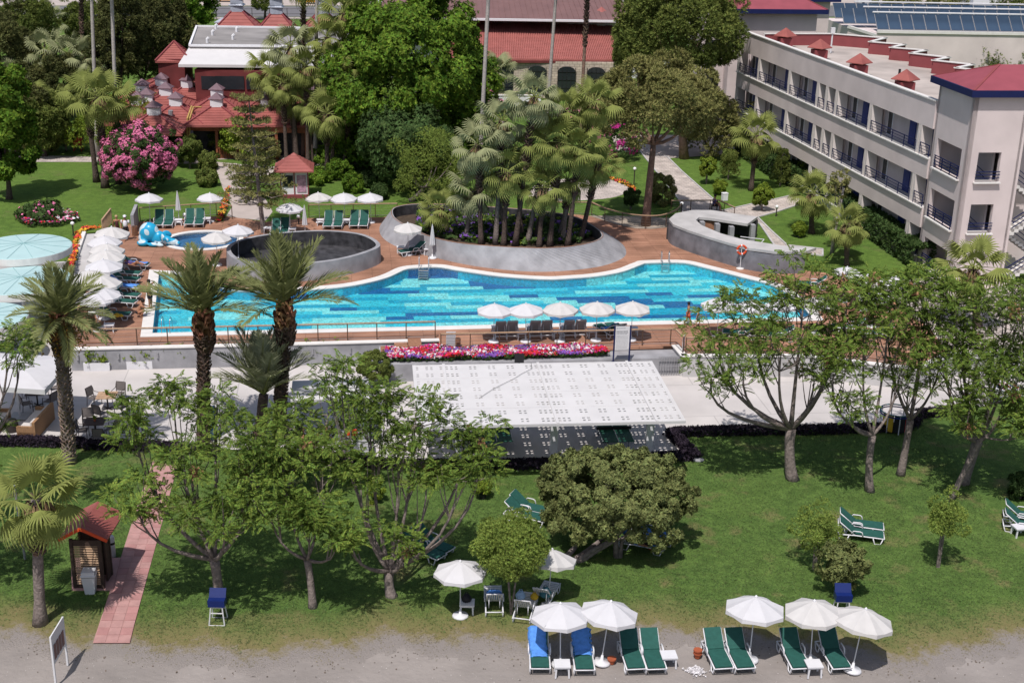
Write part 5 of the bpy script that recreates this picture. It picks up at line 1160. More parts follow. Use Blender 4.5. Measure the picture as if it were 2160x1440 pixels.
# ---- cafe corner
def chair_t():
    t = T('terrace_chair'); mb = MB()
    for s in (-1, 1): mb.tube([(s * .26, -.24, 0), (s * .26, -.22, .64), (s * .26, .2, .66), (s * .25, .27, .9)], .018, 5); mb.tube([(s * .25, .27, 0), (s * .25, .22, .45), (s * .25, .30, .95)], .018, 5)
    mb.tube([(-.25, .3, .95), (.25, .3, .95)], .018, 5); t.part('frame', mb.mesh('frame', 'dark_metal')); mb = MB(); mb.box((0, 0, .44), (.5, .46, .02)); t.part('seat', mb.mesh('seat', 'chair_mesh')); mb = MB(); mb.box((0, .26, .72), (.48, .02, .46), rx=-.13); t.part('backrest', mb.mesh('backrest', 'chair_mesh')); return t
mat('chair_mesh', (.16, .14, .135), .7, .1)
CH = chair_t()
def square_table(u, v, matn, lb, rz=G, pot=True, plb=''):
    p = at(u, v, .05); o = empty('square_table', p, rz, lb, 'table'); mb = MB(); mb.box((0, 0, .73), (.95, .95, .035)); mb.build('table_top', matn, o); mb = MB(); mb.tube([(0, 0, .05), (0, 0, .72)], .04, 6); mb.build('pedestal', 'dark_metal', o); mb = MB(); mb.box((0, 0, .02), (.6, .08, .04), .78); mb.box((0, 0, .045), (.6, .08, .03), -.78); mb.build('foot', 'dark_metal', o)
    if pot:
        q = empty('potted_plant', p + Vector((0, 0, .75)), 0, plb, 'potted plant'); mb = MB(); mb.lathe([(.05, 0), (.07, .12)], 8); mb.build('pot', 'terracotta', q); rnd = np.random.default_rng(1); P = rnd.normal(0, .05, (40, 3)) + np.array([0, 0, .2]); v_, f_ = leafy(rnd, P, unit(rnd, 40), .08, ROSE_V, ROSE_F); link_mesh('foliage', fastmesh('foliage', v_, f_, 'leaf_lime'), q)
square_table(228, 862, 'wood_pale', 'wooden square table with a small cactus pot on the sunny terrace', pot=True, plb='small cactus in terracotta pot on the wooden table')
square_table(203, 918, 'wood_dark', 'dark square table nearest the purple hedge', pot=True, plb='small plant in terracotta pot on the dark table')
square_table(80, 855, 'wood_dark', 'dark square table in the shade of the square awning', pot=False)
for u, v, rz, lb in ((200, 855, 1.2, 'grey chair left of the wooden table'), (252, 846, -.2, 'grey chair behind the wooden table'), (213, 888, 2.7, 'grey chair in front of the wooden table'), (258, 875, -2, 'grey chair right of the wooden table'), (188, 903, .3, 'grey chair behind the dark table'), (176, 925, 1.7, 'grey chair left of the dark table'), (236, 922, -1.7, 'grey chair right of the dark table'), (212, 938, 3.2, 'grey chair in front of the dark table'), (57, 868, 2.2, 'dark chair in front of the shaded table'), (107, 862, -1.9, 'dark chair right of the shaded table'), (116, 835, -.9, 'dark chair behind the shaded table, at the awning edge'), (62, 838, .8, 'dark chair behind the shaded table, left side')):
    CH.stamp(at(u, v, .05), rz, lb, 'chair', 'grey mesh terrace chairs')
def sofa(u, v, rz, L, lb):
    o = empty('wicker_sofa', at(u, v, .05), rz, lb, 'sofa'); mb = MB(); mb.box((0, 0, .2), (.85, L, .38)); mb.build('base', 'wicker', o); mb = MB(); mb.box((.36, 0, .45), (.14, L, .88)); mb.build('backrest', 'wicker', o)
    for s in (-1, 1): mb = MB(); mb.box((-.08, s * (L / 2 - .06), .34), (.75, .12, .66)); mb.build('armrest', 'wicker', o)
    mb = MB(); mb.box((-.08, 0, .44), (.72, L - .26, .14)); mb.build('seat_cushion', 'cushion_cream', o); mb = MB(); mb.box((.22, 0, .66), (.14, L - .3, .34)); mb.build('back_cushion', 'cushion_cream', o)
sofa(78, 905, G - .15, 2.5, 'wicker sofa with pale cushions right of the barrel'); sofa(-16, 908, G + math.pi - .15, 2.4, 'wicker sofa with pale cushions cut by the left picture edge')
o = empty('barrel_table', at(26, 910, .05), 0, 'dark metal barrel between the wicker sofas', 'barrel'); mb = MB(); mb.lathe([(.24, 0), (.31, .25), (.31, .4), (.24, .62), (.2, .63)], 16); mb.build('body', 'dark_metal', o, True)
o = empty('square_awning', at(42, 880, .05), 0, 'big square white awning over the wicker sofas', 'awning'); z = 2.75; c = [at(u, v, z) - at(42, 880, .05) for u, v in ((155, 753), (94, 822), (-62, 812), (-38, 742))]
mid = sum(c, Vector()) / 4 + Vector((0, 0, .45)); mb = MB()
for i in range(4):
    a, b = c[i], c[(i + 1) % 4]; mb.add([a, b, mid], [(0, 1, 2) if (b - a).cross(mid - a).z > 0 else (0, 2, 1)]); mb.add([a, b, b - Vector((0, 0, .25)), a - Vector((0, 0, .25))], [(0, 1, 2, 3)])
mb.build('awning_cloth', 'white_fabric', o); mb = MB(); mb.tube([(0, 0, 0), (0, 0, 2.9)], .04, 7); mb.build('post', 'white_paint', o); mb = MB(); mb.box((0, 0, .05), (.9, .9, .1)); mb.build('base_plate', 'grey_metal', o)
for i, (u, v, z, r, ra, lb) in enumerate(((50, 520, 3.6, 97, 1.0, 'farther of the two round turquoise canopies, beside the lawn'), (45, 591, 3.1, 102, 1.0, 'nearer round turquoise canopy, behind the leaning date palm'), (-40, 668, 2.7, 95, 1.0, 'third round turquoise canopy at the left picture edge'))):
    p = at(u, v, z); q = r * mpp(p); o = empty('round_canopy', (p.x, p.y, 0), 0, lb, 'canopy', 'round turquoise canopies'); mb = MB(); n = 40; mb.lathe([(q, 0), (q, .42), (q * .985, .45), (.05, .62)], n, c=(0, 0, z - .42)); mb.build('canopy_disc', 'turquoise', o)
    mb = MB(); [mb.beam((0, 0, z + .21), (q * .98 * math.cos(6.283 * k / 12), q * .98 * math.sin(6.283 * k / 12), z + .045), .03, .015) for k in range(12)]; mb.build('seam', 'seam_teal', o) if 'seam_teal' in M else None
    mb = MB(); mb.tube([(0, 0, 0), (0, 0, z)], .12, 10); mb.build('post', 'white_paint', o)
    if 'seam_teal' not in M:
        mat('seam_teal', (.25, .42, .43), .7, .05); mb = MB(); [mb.beam((0, 0, z + .21), (q * .98 * math.cos(6.283 * k / 12), q * .98 * math.sin(6.283 * k / 12), z + .045), .03, .015) for k in range(12)]; mb.build('seam', 'seam_teal', o)
    mb = MB(); mb.lathe([(q * 1.006, 0), (q * 1.006, .40)], n, c=(0, 0, z - .41)); mb.build('rim_band', 'coping', o)
# standing blue board, slatted bar counter behind the left trees
mb = MB(); mb.box((0, 0, .85), (.42, .12, 1.7)); o = mb.build('blue_board', 'blue_towel', None, loc=at(447, 926, .05), rot=(0, 0, .2)); tag(o, 'upright bright blue board behind the left shade trees', 'board')
o = empty('snack_counter', at(748, 962, .05), G, 'white slatted counter with orange top items behind the left trees', 'counter')
mb = MB(); mb.box((0, 0, .55), (1.4, .7, 1.06)); mb.build('body', 'white_paint', o)
for k in range(7): mb = MB(); mb.box((0, -.37, .12 + .14 * k), (1.36, .04, .09)); mb.build('slat', 'white_paint', o)
mb = MB(); mb.box((0, 0, 1.1), (1.5, .8, .05)); mb.build('worktop', 'grey_metal', o)
mb = MB(); mb.box((-.1, 0, 1.22), (.5, .3, .18)); tag(mb.build('crate', 'ring_orange', None, loc=at(748, 962, .05), rot=(0, 0, G)), 'orange crate on the white slatted counter', 'crate')
o = empty('flat_awning', at(700, 930, .05), G, 'flat white awning glimpsed between the left shade trees', 'awning'); mb = MB(); mb.box((0, 0, 2.6), (3.6, 2.4, .12)); mb.build('awning_cloth', 'canopy_white', o)
for x in (-1.7, 1.7):
    for y in (-1.1, 1.1): mb = MB(); mb.box((x, y, 1.3), (.08, .08, 2.5)); mb.build('post', 'white_paint', o)
# ---- changing booth on the lawn
def booth():
    p = at(160, 1243); o = empty('louvred_booth', p, 0, 'dark louvred wooden booth with red gabled roof beside the pink path', 'booth')
    Q = lambda u, v, z: at(u, v, z) - p
    fl = [at(u, v)[:2] for u, v in ((152, 1247), (238, 1247), (255, 1180), (150, 1180))]; mb = MB(); mb.prism([(a - p.x, b - p.y) for a, b in fl], 0, .1); mb.build('floor_slab', 'path_pink', o)
    w = 1.05; d = 1.0
    for x, y in ((0, 0), (w, 0), (0, d), (w, d)): mb = MB(); mb.box((x, y, 1.1), (.12, .12, 2.1)); mb.build('post', 'wood_dark', o)
    mb = MB(); mb.box((w / 2, 0, .045 + .1), (w, .06, .14)); mb.box((w / 2, 0, 2.0), (w, .06, .24)); mb.build('rail', 'wood_dark', o)
    mb = MB(); mb.box((w / 2, .0, 0), (w - .14, .03, .055), rx=-.5); me = mb.mesh('louvre', 'wood_pale')
    for k in range(17): link_mesh('louvre', me, o, (0, 0, .27 + .1 * k))
    mb = MB(); mb.box((0, 0, 0), (.03, d - .14, .055), ry=.5); me = mb.mesh('louvre', 'wood_pale')
    for k in range(17): link_mesh('louvre', me, o, (0, d / 2, .27 + .1 * k))
    mb = MB(); mb.box((w / 2, d, 1.1), (w, .05, 2.0)); mb.build('back_wall', 'wood_dark', o); mb = MB(); mb.box((w + .01, d * .75, 1.1), (.05, d * .5, 2.0)); mb.build('side_wall', 'wood_dark', o)
    rz0, rz1 = 2.32, 2.78; x0, x1, xm, y0, y1 = -.32, w + .42, w / 2 - .02, -.3, d + .85; n = 7
    for s, xe in ((0, x0), (1, x1)):
        for k in range(n):
            a, b = y0 + (y1 - y0) * (k + .02) / n, y0 + (y1 - y0) * (k + .98) / n; mb = MB(); vs = [(xm, a, rz1), (xm, b, rz1), (xe, b, rz0), (xe, a, rz0), (xm, a, rz1 - .05), (xm, b, rz1 - .05), (xe, b, rz0 - .05), (xe, a, rz0 - .05)]
            f = [(0, 1, 2, 3), (4, 7, 6, 5), (0, 3, 7, 4), (1, 5, 6, 2), (3, 2, 6, 7)]; mb.add(vs, f if s == 0 else [q[::-1] for q in f]); mb.build('roof_board', 'roof_red', o)
    for xe in (x0, x1): mb = MB(); mb.beam((xm, y0 - .02, rz1 - .03), (xe, y0 - .02, rz0 - .05), .04, .12); mb.build('barge_board', 'ring_orange', o)
    q = empty('wheeled_bin', at(192, 1250), .1, 'pale grey bin in front of the louvred booth', 'bin'); mb = MB(); mb.add([(-.17, -.17, 0), (.17, -.17, 0), (.17, .17, 0), (-.17, .17, 0), (-.25, -.25, .82), (.25, -.25, .82), (.25, .25, .82), (-.25, .25, .82)], [(0, 3, 2, 1), (0, 1, 5, 4), (1, 2, 6, 5), (2, 3, 7, 6), (3, 0, 4, 7), (4, 5, 6, 7)]); mb.build('body', 'white_paint', q)
    mb = MB(); mb.box((0, 0, .83), (.54, .54, .05)); mb.box((0, -.02, .92), (.48, .44, .14)); mb.build('lid', 'white_plastic', q); mb = MB(); mb.box((0, 0, .80), (.53, .53, .03)); mb.build('rim', 'black', q)
    q = empty('shower_column', at(238, 1176), 0, 'white rounded shower column right of the louvred booth', 'shower'); mb = MB(); mb.lathe([(.13, 0), (.13, .9), (.09, .98)], 12); mb.build('body', 'white_plastic', q, True); mb = MB(); mb.lathe([(.135, .62), (.135, .72)], 12); mb.build('band', 'black', q)
booth()
# post left of booth
o = empty('lamp_post', at(53, 1180), 0, 'thin grey pole behind the left fan palm', 'pole'); mb = MB(); mb.tube([(0, 0, 0), (-.1, .05, 3.2)], .05, 7); mb.build('post', 'grey_metal', o); mb = MB(); mb.tube([(0, 0, 1.1), (.3, 0, 1.12)], .025, 5); mb.build('bracket', 'grey_metal', o)
# white holder board on the sand
p0, p1 = at(118, 1446), at(143, 1402); o = empty('beach_sign', p0, 0, 'white framed board with small grey cards, standing on the sand at lower left', 'sign'); d = p1 - p0; L = d.length; d.normalize()
for s in (0, L): mb = MB(); mb.beam(d * s + Vector((0, 0, 0)), d * s + Vector((0, 0, 1.9)), .06, .06); mb.build('post', 'white_paint', o)
mb = MB(); mb.beam(Vector((0, 0, 1.35)), d * L + Vector((0, 0, 1.35)), .04, 1.1); mb.build('board_panel', 'white_paint', o); nn = Vector((d.y, -d.x, 0)) * .03
for k in range(4): a = d * (L * (.1 + .21 * k)) + nn + Vector((0, 0, 1.22)); mb = MB(); mb.beam(a, a + d * L * .15, .02, .55); mb.build('card', 'roof_brown', o)
# blue trays on white stands
for u, v, lb in ((461, 1312, 'dark blue box on a white folding stand below the left shade tree'), (1773, 1300, 'dark blue box on a white stand behind the right beach parasols')):
    o = empty('stand_box', at(u, v), 0, lb, 'box stand'); mb = MB(); mb.box((0, 0, .88), (.60, .42, .26)); bx = mb.build('box', 'navy_plastic', o); mb = MB(); mb.box((0, .14, 1.12), (.6, .05, .4), rx=-.6); mb.build('lid', 'navy_plastic', bx); mb = MB()
    for s in (-1, 1): mb.beam((s * .20, -.17, .75), (s * .28, -.27, 0), .035, .035); mb.beam((s * .20, .17, .75), (s * .28, .27, 0), .035, .035)
    for z, k in ((.72, .17), (.5, .2), (.03, .265)): mb.beam((-.2 - (.72 - z) * .1, -k, z), (.2 + (.72 - z) * .1, -k, z), .03, .03); mb.beam((-.2 - (.72 - z) * .1, k, z), (.2 + (.72 - z) * .1, k, z), .03, .03)
    mb.build('stand', 'white_paint', o)
for u, v, n, lb in ((1290, 1398, 1, 'terracotta pot beside the white parasol base'), (1471, 1386, 2, 'two nested terracotta pots left of the green lounger pair')):
    mb = MB()
    for k in range(n): mb.lathe([(.10, 0), (.14, .16), (.16, .16), (.16, .21)], 10, c=(0, 0, .12 * k))
    tag(mb.build('clay_pot', 'terracotta', None, loc=at(u, v)), lb, 'pot')
rnd = np.random.default_rng(3); P = rnd.normal(0, 1, (220, 3)) * np.array([.15, .12, .02]); P[:, 2] = np.abs(P[:, 2]) + .02; V, Fq = leafy(rnd, P, unit(rnd, 220) * .5 + np.array([0, 0, 1]), .055, ROSE_V, ROSE_F); tag(link_mesh('shell_heap', fastmesh('shell_heap', V, Fq, 'flower_white'), loc=at(1467, 1416)), 'little heap of white shells and pebbles on the sand', 'shells', kind='stuff')
mb = MB(); mb.lathe([(.26, 0), (.3, .08), (.2, .16), (.05, .18)], 9); o = mb.build('boulder', 'concrete', None, True, at(1472, 972)); o.scale = (1, .7, 1); tag(o, 'small flat grey boulder at the corner of the purple hedge', 'stone')
# ladders, lifebuoy
def ladder(u, v, lb, w=.5, down=.5, treads=3, wide=False):
    o = empty('pool_ladder', at(u, v, ZD), 0, lb, 'ladder', 'steel pool ladders'); mb = MB()
    for s in (-1, 1): mb.tube([(s * w / 2, .35, 0), (s * w / 2, .35, .7), (s * w / 2, .1, .85), (s * w / 2, -.1, .7), (s * w / 2, -.25, 0), (s * w / 2, -.25 - (.6 if wide else 0), -down)], .022, 6)
    mb.build('handrail', 'steel', o, True)
    for k in range(treads): mb = MB(); mb.box((0, -.27 - (.13 * k if wide else 0), -.08 - .12 * k), (w, .2 if wide else .08, .03)); mb.build('tread', 'grey_metal', o)
ladder(1403, 556, 'steel pool ladder on the coping between the planter and the annex'); ladder(894, 566, 'steel pool steps with broad treads opposite the sloping wall', .62, .55, 4, True)
ladder(352, 700, 'steel grab rails at the near left pool corner', .45, .4, 2)
o = empty('lifebuoy_stand', at(1561, 567, ZD), 0, 'orange lifebuoy on a white pole in front of the curved annex wall', 'lifebuoy'); mb = MB(); mb.tube([(0, 0, 0), (.0, 0, 1.7)], .025, 6); mb.build('pole', 'white_paint', o); mb = MB(); mb.lathe([(.25, 0), (.25, .05), (.05, .08)], 14); mb.build('base', 'coping', o)
bm = bmesh.new(); me = bpy.data.meshes.new('ring'); bm.free(); mb = MB(); pts = [(math.cos(a) * .29, -.06, 1.32 + math.sin(a) * .29) for a in [6.283 * k / 24 for k in range(25)]]; mb.tube(pts, .075, 8, cap=False); mb.m = [1 if (i // 8) % 6 == 0 else 0 for i in range(len(mb.f))]; mb.build('buoy_ring', ['ring_orange', 'white_paint'], o, True)
# blue kneeling animal slide
def animal():
    bm = bmesh.new()
    def ball(c, r, s=(1, 1, 1), rot=(0, 0, 0)): bmesh.ops.create_icosphere(bm, subdivisions=3, radius=1, matrix=Matrix.LocRotScale(Vector(c), Euler(rot), Vector((r * s[0], r * s[1], r * s[2]))))
    ball((-.25, 0, .75), .62, (1, .75, 1.02)); ball((.25, 0, .45), .5, (1.2, .7, .9)); ball((-.55, 0, .4), .42, (.9, 1, .95)); ball((.85, 0, .32), .32, (1.1, .85, .9)); ball((1.25, 0, .26), .24, (1.2, .85, .85)); ball((1.52, 0, .18), .16, (1, 1, .9))
    for s in (-1, 1):
        ball((-.5, .5 * s, .2), .24, (1.5, .8, .8)); ball((.15, .5 * s, .15), .19, (1.8, .8, .7)); ball((.72, .38 * s, .62), .2, (1.5, .35, 1), (0, .5, .5 * s)); ball((.55, .42 * s, .12), .15, (1.6, .9, .8))
    me = bpy.data.meshes.new('body'); bm.to_mesh(me); bm.free(); me.materials.append(M['animal']); o = empty('animal_slide', at(325, 516, ZD), R(-8), 'glossy blue kneeling animal slide with pale spots beside the paddling pool', 'slide')
    b = link_mesh('body', me, o); m = b.modifiers.new('r', 'REMESH'); m.mode = 'VOXEL'; m.voxel_size = .045; m.use_smooth_shade = True; b.scale = (1.12, 1.12, 1.12)
    mb = MB()
    for s in (-1, 1): mb.lathe([(.07, 0), (.07, .03)], 10, c=(0, 0, 0))
    e = MB(); e.box((1.1, -.26, .48), (.1, .03, .1)); e.build('eye', 'white_paint', o)
m = mat('animal', (.03, .36, .60), .3, .05, 2.3, detail=0.); N = m.node_tree.nodes; ramp = [n for n in N if n.type == 'MAP_RANGE'][0]; ramp.inputs[1].default_value = .575; ramp.inputs[2].default_value = .59
mixn = [n for n in N if n.type == 'MIX'][0]; mixn.inputs[6].default_value = (.02, .34, .58, 1); mixn.inputs[7].default_value = (.50, .62, .68, 1)
animal()
# ================================================================== buildings
mat('maroon', (.24, .060, .065), .75, .1, 1)
def wall_holes(name, matn, parent, org, ux, W, z0, z1, holes, th, nrm):
    """upright wall from org along ux, with rectangular openings (s0, s1, z0, z1); thickness goes against nrm"""
    mb = MB(); mb.prism([(0, z0), (W, z0), (W, z1), (0, z1)], 0, th, holes=[[(a, c), (b, c), (b, d), (a, d)] for a, b, c, d in holes])
    mb.v = [tuple(Vector((org[0], org[1], 0)) + Vector((ux[0], ux[1], 0)) * v[0] + Vector((0, 0, v[1])) - Vector((nrm[0], nrm[1], 0)) * v[2]) for v in mb.v]
    o = mb.build(name, matn, parent); bm = bmesh.new(); bm.from_mesh(o.data); bmesh.ops.recalc_face_normals(bm, faces=bm.faces); bm.to_mesh(o.data); bm.free(); return o
def hotel():
    o = empty('hotel_building', (0, 0, 0), 0, 'long three storey mauve hotel block with blue railings and red capped towers', 'hotel')
    O = Vector((20.3, 122.5, 0)); d = Vector((.179, -.984, 0)).normalized(); n = Vector((-d.y * -1, 0, 0)); n = Vector((-.984, -.179, 0)).normalized(); LEN = 38.2
    def pt(s, out, z): return O + d * s + n * out + Vector((0, 0, z))
    def slab(name, matn, s0, s1, o0, o1, z0, z1, par=o):
        mb = MB(); c = [pt(s0, o0, 0), pt(s1, o0, 0), pt(s1, o1, 0), pt(s0, o1, 0)]; mb.prism([q[:2] for q in c], z0, z1); return mb.build(name, matn, par)
    fins = [.3, 5.6, 12.9, 19.0, 20.8, 22.7, 28.8, 36.5]
    for lv, z in enumerate((1.8, 5.1, 8.4)):
        slab('parapet_band', 'wall_mauve', 0, LEN, -.18, 0, max(1.2, z - 1.37), z - .06); slab('ledge', 'coping', 0, LEN, -.2, .12, z - .06, z + .02)
        slab('gallery_floor', 'concrete_pale', 0, LEN, -1.1, -.18, z - .3, z - .08)
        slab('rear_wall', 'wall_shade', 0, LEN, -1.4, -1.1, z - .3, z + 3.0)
        for i, s in enumerate(fins):
            for q in (-.22, .22):
                mb = MB(); a = [pt(s + q - .17, .0, z), pt(s + q + .17, .0, z), pt(s + q + .17, -.8, z), pt(s + q - .17, -.8, z), pt(s + q * .6 - .10, -.0, z + 1.95), pt(s + q * .6 + .10, -.0, z + 1.95), pt(s + q * .6 + .1, -.8, z + 1.95), pt(s + q * .6 - .1, -.8, z + 1.95)]
                mb.add(a, [(0, 1, 2, 3), (7, 6, 5, 4), (0, 4, 5, 1), (1, 5, 6, 2), (2, 6, 7, 3), (3, 7, 4, 0)]); mb.build('fin', 'fin_cream', o)
            mb = MB(); c = [pt(s - .12, -1.0, 0), pt(s + .12, -1.0, 0), pt(s + .12, -1.1, 0), pt(s - .12, -1.1, 0)]; mb.prism([q[:2] for q in c], z - .1, z + 2.9); mb.build('partition_wall', 'wall_mauve', o)
        ends = fins + [LEN + .2]
        for i in range(len(ends) - 1):
            s0, s1 = ends[i] + .3, ends[i + 1] - .3
            if s1 - s0 < .5: continue
            rl = slab('railing', 'navy_paint', s0, s1, -.02, .03, z + .80, z + .85)
            for h in (.22, .42, .62): slab('rail_bar', 'navy_paint', s0, s1, -.01, .015, z + h, z + h + .03, rl)
            k = max(1, int((s1 - s0) / 1.5)); mb = MB()
            for j in range(k + 1): p = pt(s0 + (s1 - s0) * j / k, .0, z + .4); mb.box(p, (.05, .05, .85))
            mb.build('rail_post', 'navy_paint', rl)
            if s1 - s0 > 3:
                ds = s1 - 2.75; slab('door', 'blue_paint', ds - .45, ds + .45, -1.1, -1.02, z - .08, z + 2.0)
                w = slab('window', 'wall_white', s0 + .5, s0 + 1.25, -1.1, -1.04, z - .08, z + 1.95); slab('pane', 'dark_glass', s0 + .58, s0 + 1.17, -1.04, -1.02, z, z + 1.85, w)
            else: slab('door', 'blue_paint', s0 - .12, s0 - .06, -1.05, -.35, z - .08, z + 2.0)
    slab('parapet_wall', 'wall_mauve', 0, LEN, -.22, 0, 10.35, 12.14); slab('parapet_coping', 'coping', -.05, LEN, -.30, .08, 12.14, 12.22)
    rear = [at(u, v, 12.2) for u, v in ((1615, 71), (1755, 71), (1868, 80), (1836, 88), (1908, 94), (1880, 100), (1954, 106), (1922, 112), (2001, 121), (1970, 127), (2052, 136), (2018, 143), (2110, 152))]
    roofp = [pt(0, -.2, 0)[:2], pt(LEN, -.2, 0)[:2]] + [p[:2] for p in rear[::-1]]
    mb = MB(); mb.sheet(roofp, 11.15); mb.build('roof_deck', 'roof_deck', o)
    mb = MB(); mc = MB()
    for a, b in zip(rear[:-1], rear[1:]):
        a = Vector((a.x, a.y, 0)); b = Vector((b.x, b.y, 0)); dd = (b - a).normalized() * .15; z = Vector((0, 0, 1)); mb.beam(a + z * 8, b + z * 8, .22, 8.3); mc.beam(a - dd + z * 12.19, b + dd + z * 12.19, .36, .07)
    mb.build('rear_parapet', 'maroon', o); mc.build('parapet_coping', 'coping', o)
    slab('inner_parapet_face', 'maroon', 0, LEN, -.26, -.225, 11.15, 12.1)
    for u, v in ((1655, 96), (1727, 122), (1810, 155), (1907, 192)):
        p = at(u, v, 11.3); mb = MB(); mb.box((p.x, p.y, 11.55), (1.1, 1.1, .85), G); c = mb.build('chimney', 'maroon', o); mb = MB(); mb.lathe([(1.05, 0), (1.05, .06), (.02, .75)], 4, c=(p.x, p.y, 12.1)); mb.build('chimney_cap', 'roof_red', c)
    p = at(1752, 112, 11.2); mb = MB(); mb.tube([(p.x, p.y, 11.2), (p.x, p.y, 13.0)], .07, 6); mb.box((p.x, p.y, 13.1), (.35, .3, .5)); mb.build('antenna', 'white_paint', o)
    for u, v in ((1735, 100), (1812, 127), (1897, 157)): p = at(u, v, 11.2); mb = MB(); mb.tube([(p.x, p.y, 11.1), (p.x, p.y, 11.6)], .1, 6); mb.build('roof_vent', 'black', o)
    # near tower
    C = Vector((27.9, 80.0, 0)); ux = Vector((math.cos(G), math.sin(G), 0)); uy = Vector((-math.sin(G), math.cos(G), 0)); nl = -ux; nf = -uy; LW, FW = 5.0, 3.45
    fl = (1.39, 4.69, 7.99)
    wall_holes('tower_wall', 'wall_mauve', o, C, ux, FW, 1.2, 13.3, [(.75, 2.25, z, z + 1.85) for z in fl[1:]], .3, nf)
    wall_holes('tower_wall', 'wall_mauve', o, C + uy * .0, uy, LW, 1.2, 13.3, [(.75, 4.3, z, z + 1.9) for z in fl], .3, nl)
    wall_holes('tower_wall', 'wall_mauve', o, C + uy * LW, ux, FW, 1.2, 13.3, [], .3, -uy * -1)
    mb = MB(); a = C + ux * FW; b = C + ux * FW + uy * LW; mb.beam((a.x, a.y, 7.2), (b.x, b.y, 7.2), .3, 12); mb.build('tower_wall', 'wall_mauve', o)
    for z in fl:
        m_ = MB(); cc = C + ux * FW / 2 + uy * LW / 2; m_.box((cc.x, cc.y, z - .2), (FW - .1, LW - .1, .2), G); m_.build('gallery_floor', 'concrete_pale', o)
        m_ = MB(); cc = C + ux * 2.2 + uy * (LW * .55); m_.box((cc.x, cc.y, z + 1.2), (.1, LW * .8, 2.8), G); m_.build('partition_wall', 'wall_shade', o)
        m_ = MB(); cc = C + ux * 2.1 + uy * 3.6; m_.box((cc.x, cc.y, z + 1.0), (.08, .9, 2.1), G); m_.build('door', 'blue_paint', o)
        if z > 2:
            m_ = MB(); cc = C + ux * 1.5 + nf * .08; m_.box((cc.x, cc.y, z - .04), (1.75, .3, .08), G); m_.build('sill', 'coping', o)
            m_ = MB(); [m_.box((cc.x, cc.y, z + h), (1.6, .05, .05), G) for h in (.25, .45, .65)]; m_.build('railing', 'navy_paint', o)
            m_ = MB(); cc = C + ux * 1.5 + uy * 1.4; m_.beam((cc.x - .5, cc.y, z + 1.1), (cc.x + .5, cc.y, z + .3), .05, .05); m_.beam((cc.x - .5, cc.y, z + .8), (cc.x + .5, cc.y, z), .05, .05); m_.build('stair_rail', 'navy_paint', o)
        m_ = MB(); cc = C + uy * 2.5 + nl * .06; m_.box((cc.x, cc.y, z - .04), (.3, 3.8, .08), G); m_.build('sill', 'coping', o)
        m_ = MB(); [m_.box((cc.x, cc.y, z + h), (.05, 3.6, .05), G) for h in (.25, .45, .65, .8)]; [m_.box((cc.x + math.cos(G + math.pi / 2) * q, cc.y + math.sin(G + math.pi / 2) * q, z + .4), (.05, .05, .8), G) for q in (-1.7, -.6, .6, 1.7)]; m_.build('railing', 'navy_paint', o)
    def hiproof(a, ux, uy, W, D, z, ov, hgt, par=o):
        c = [a - ux * ov - uy * ov, a + ux * (W + ov) - uy * ov, a + ux * (W + ov) + uy * (D + ov), a - ux * ov + uy * (D + ov)]; mb = MB(); mb.prism([q[:2] for q in c], z, z + .42); f = mb.build('fascia', 'navy_paint', par)
        ins = .12; m_ = (a + ux * W / 2 + uy * D / 2); mb = MB(); cc = [q + (m_ - q).normalized() * ins + Vector((0, 0, z + .425)) for q in c]; r0 = m_ - ux * max(0, (W - D) / 2) + Vector((0, 0, z + .42 + hgt)); r1 = m_ + ux * max(0, (W - D) / 2) + Vector((0, 0, z + .42 + hgt))
        mb.add(cc + [r0, r1], [(0, 1, 5, 4), (1, 2, 5), (2, 3, 4, 5), (3, 0, 4)]); mb.build('roof', 'roof_crimson', f)
        mb = MB(); [mb.beam(q, (r0 if i in (0, 3) else r1), .16, .06) for i, q in enumerate(cc)]; mb.build('ridge_cap', 'maroon', f)
    hiproof(C, ux, uy, 11, 5.2, 13.3, .42, 1.15)
    # outer stairs beside the near tower
    for k, (z0, s) in enumerate(((1.2, 1), (2.85, -1), (4.5, 1), (6.15, -1))):
        for i in range(9):
            m_ = MB(); x = FW + .5 + (i * .28 if s > 0 else (8 - i) * .28); cc = C + ux * x + uy * (.9 + (.0 if s > 0 else 1.2)); m_.box((cc.x, cc.y, z0 + .183 * i), (.30, 1.1, .18), G); m_.build('stair_step', 'coping', o)
        a = C + ux * (FW + .4 if s > 0 else FW + 2.8) + uy * (.3 if s > 0 else 1.5); b = C + ux * (FW + 2.8 if s > 0 else FW + .4) + uy * (.3 if s > 0 else 1.5); m_ = MB()
        for h in (.4, .7, 1.0): m_.beam((a.x, a.y, z0 + h), (b.x, b.y, z0 + 1.6 + h), .05, .05)
        m_.build('stair_rail', 'navy_paint', o)
    m_ = MB(); cc = C + ux * 7.5 + uy * 3.4; m_.box((cc.x, cc.y, 7), (8, .3, 12), G); m_.build('tower_wall', 'wall_mauve', o)
    # far tower: two stepped blocks
    K = up(1545, 27, 126.0); K2 = up(1721, 30, 127.5); k = Vector((K.x, K.y, 0)); w1 = (K2 - K).length
    def block(a, W, D, zt, roof=True, shade=False):
        c = a + ux * W / 2 + uy * D / 2; m_ = MB(); m_.box((c.x, c.y, (zt + 1.0) / 2), (W, D, zt - 1.0), G); m_.build('tower_wall', 'wall_mauve', o)
        if roof: hiproof(a, ux, uy, W, D, zt, .8, 1.8)
    block(k, w1, 6, K.z); block(k + ux * (w1 - 5) + uy * 5.5, 8.2, 6, K.z + .6)
    a = k - ux * 2.4 + uy * 1.5; block(a, 2.4, 5, K.z - .1, False)
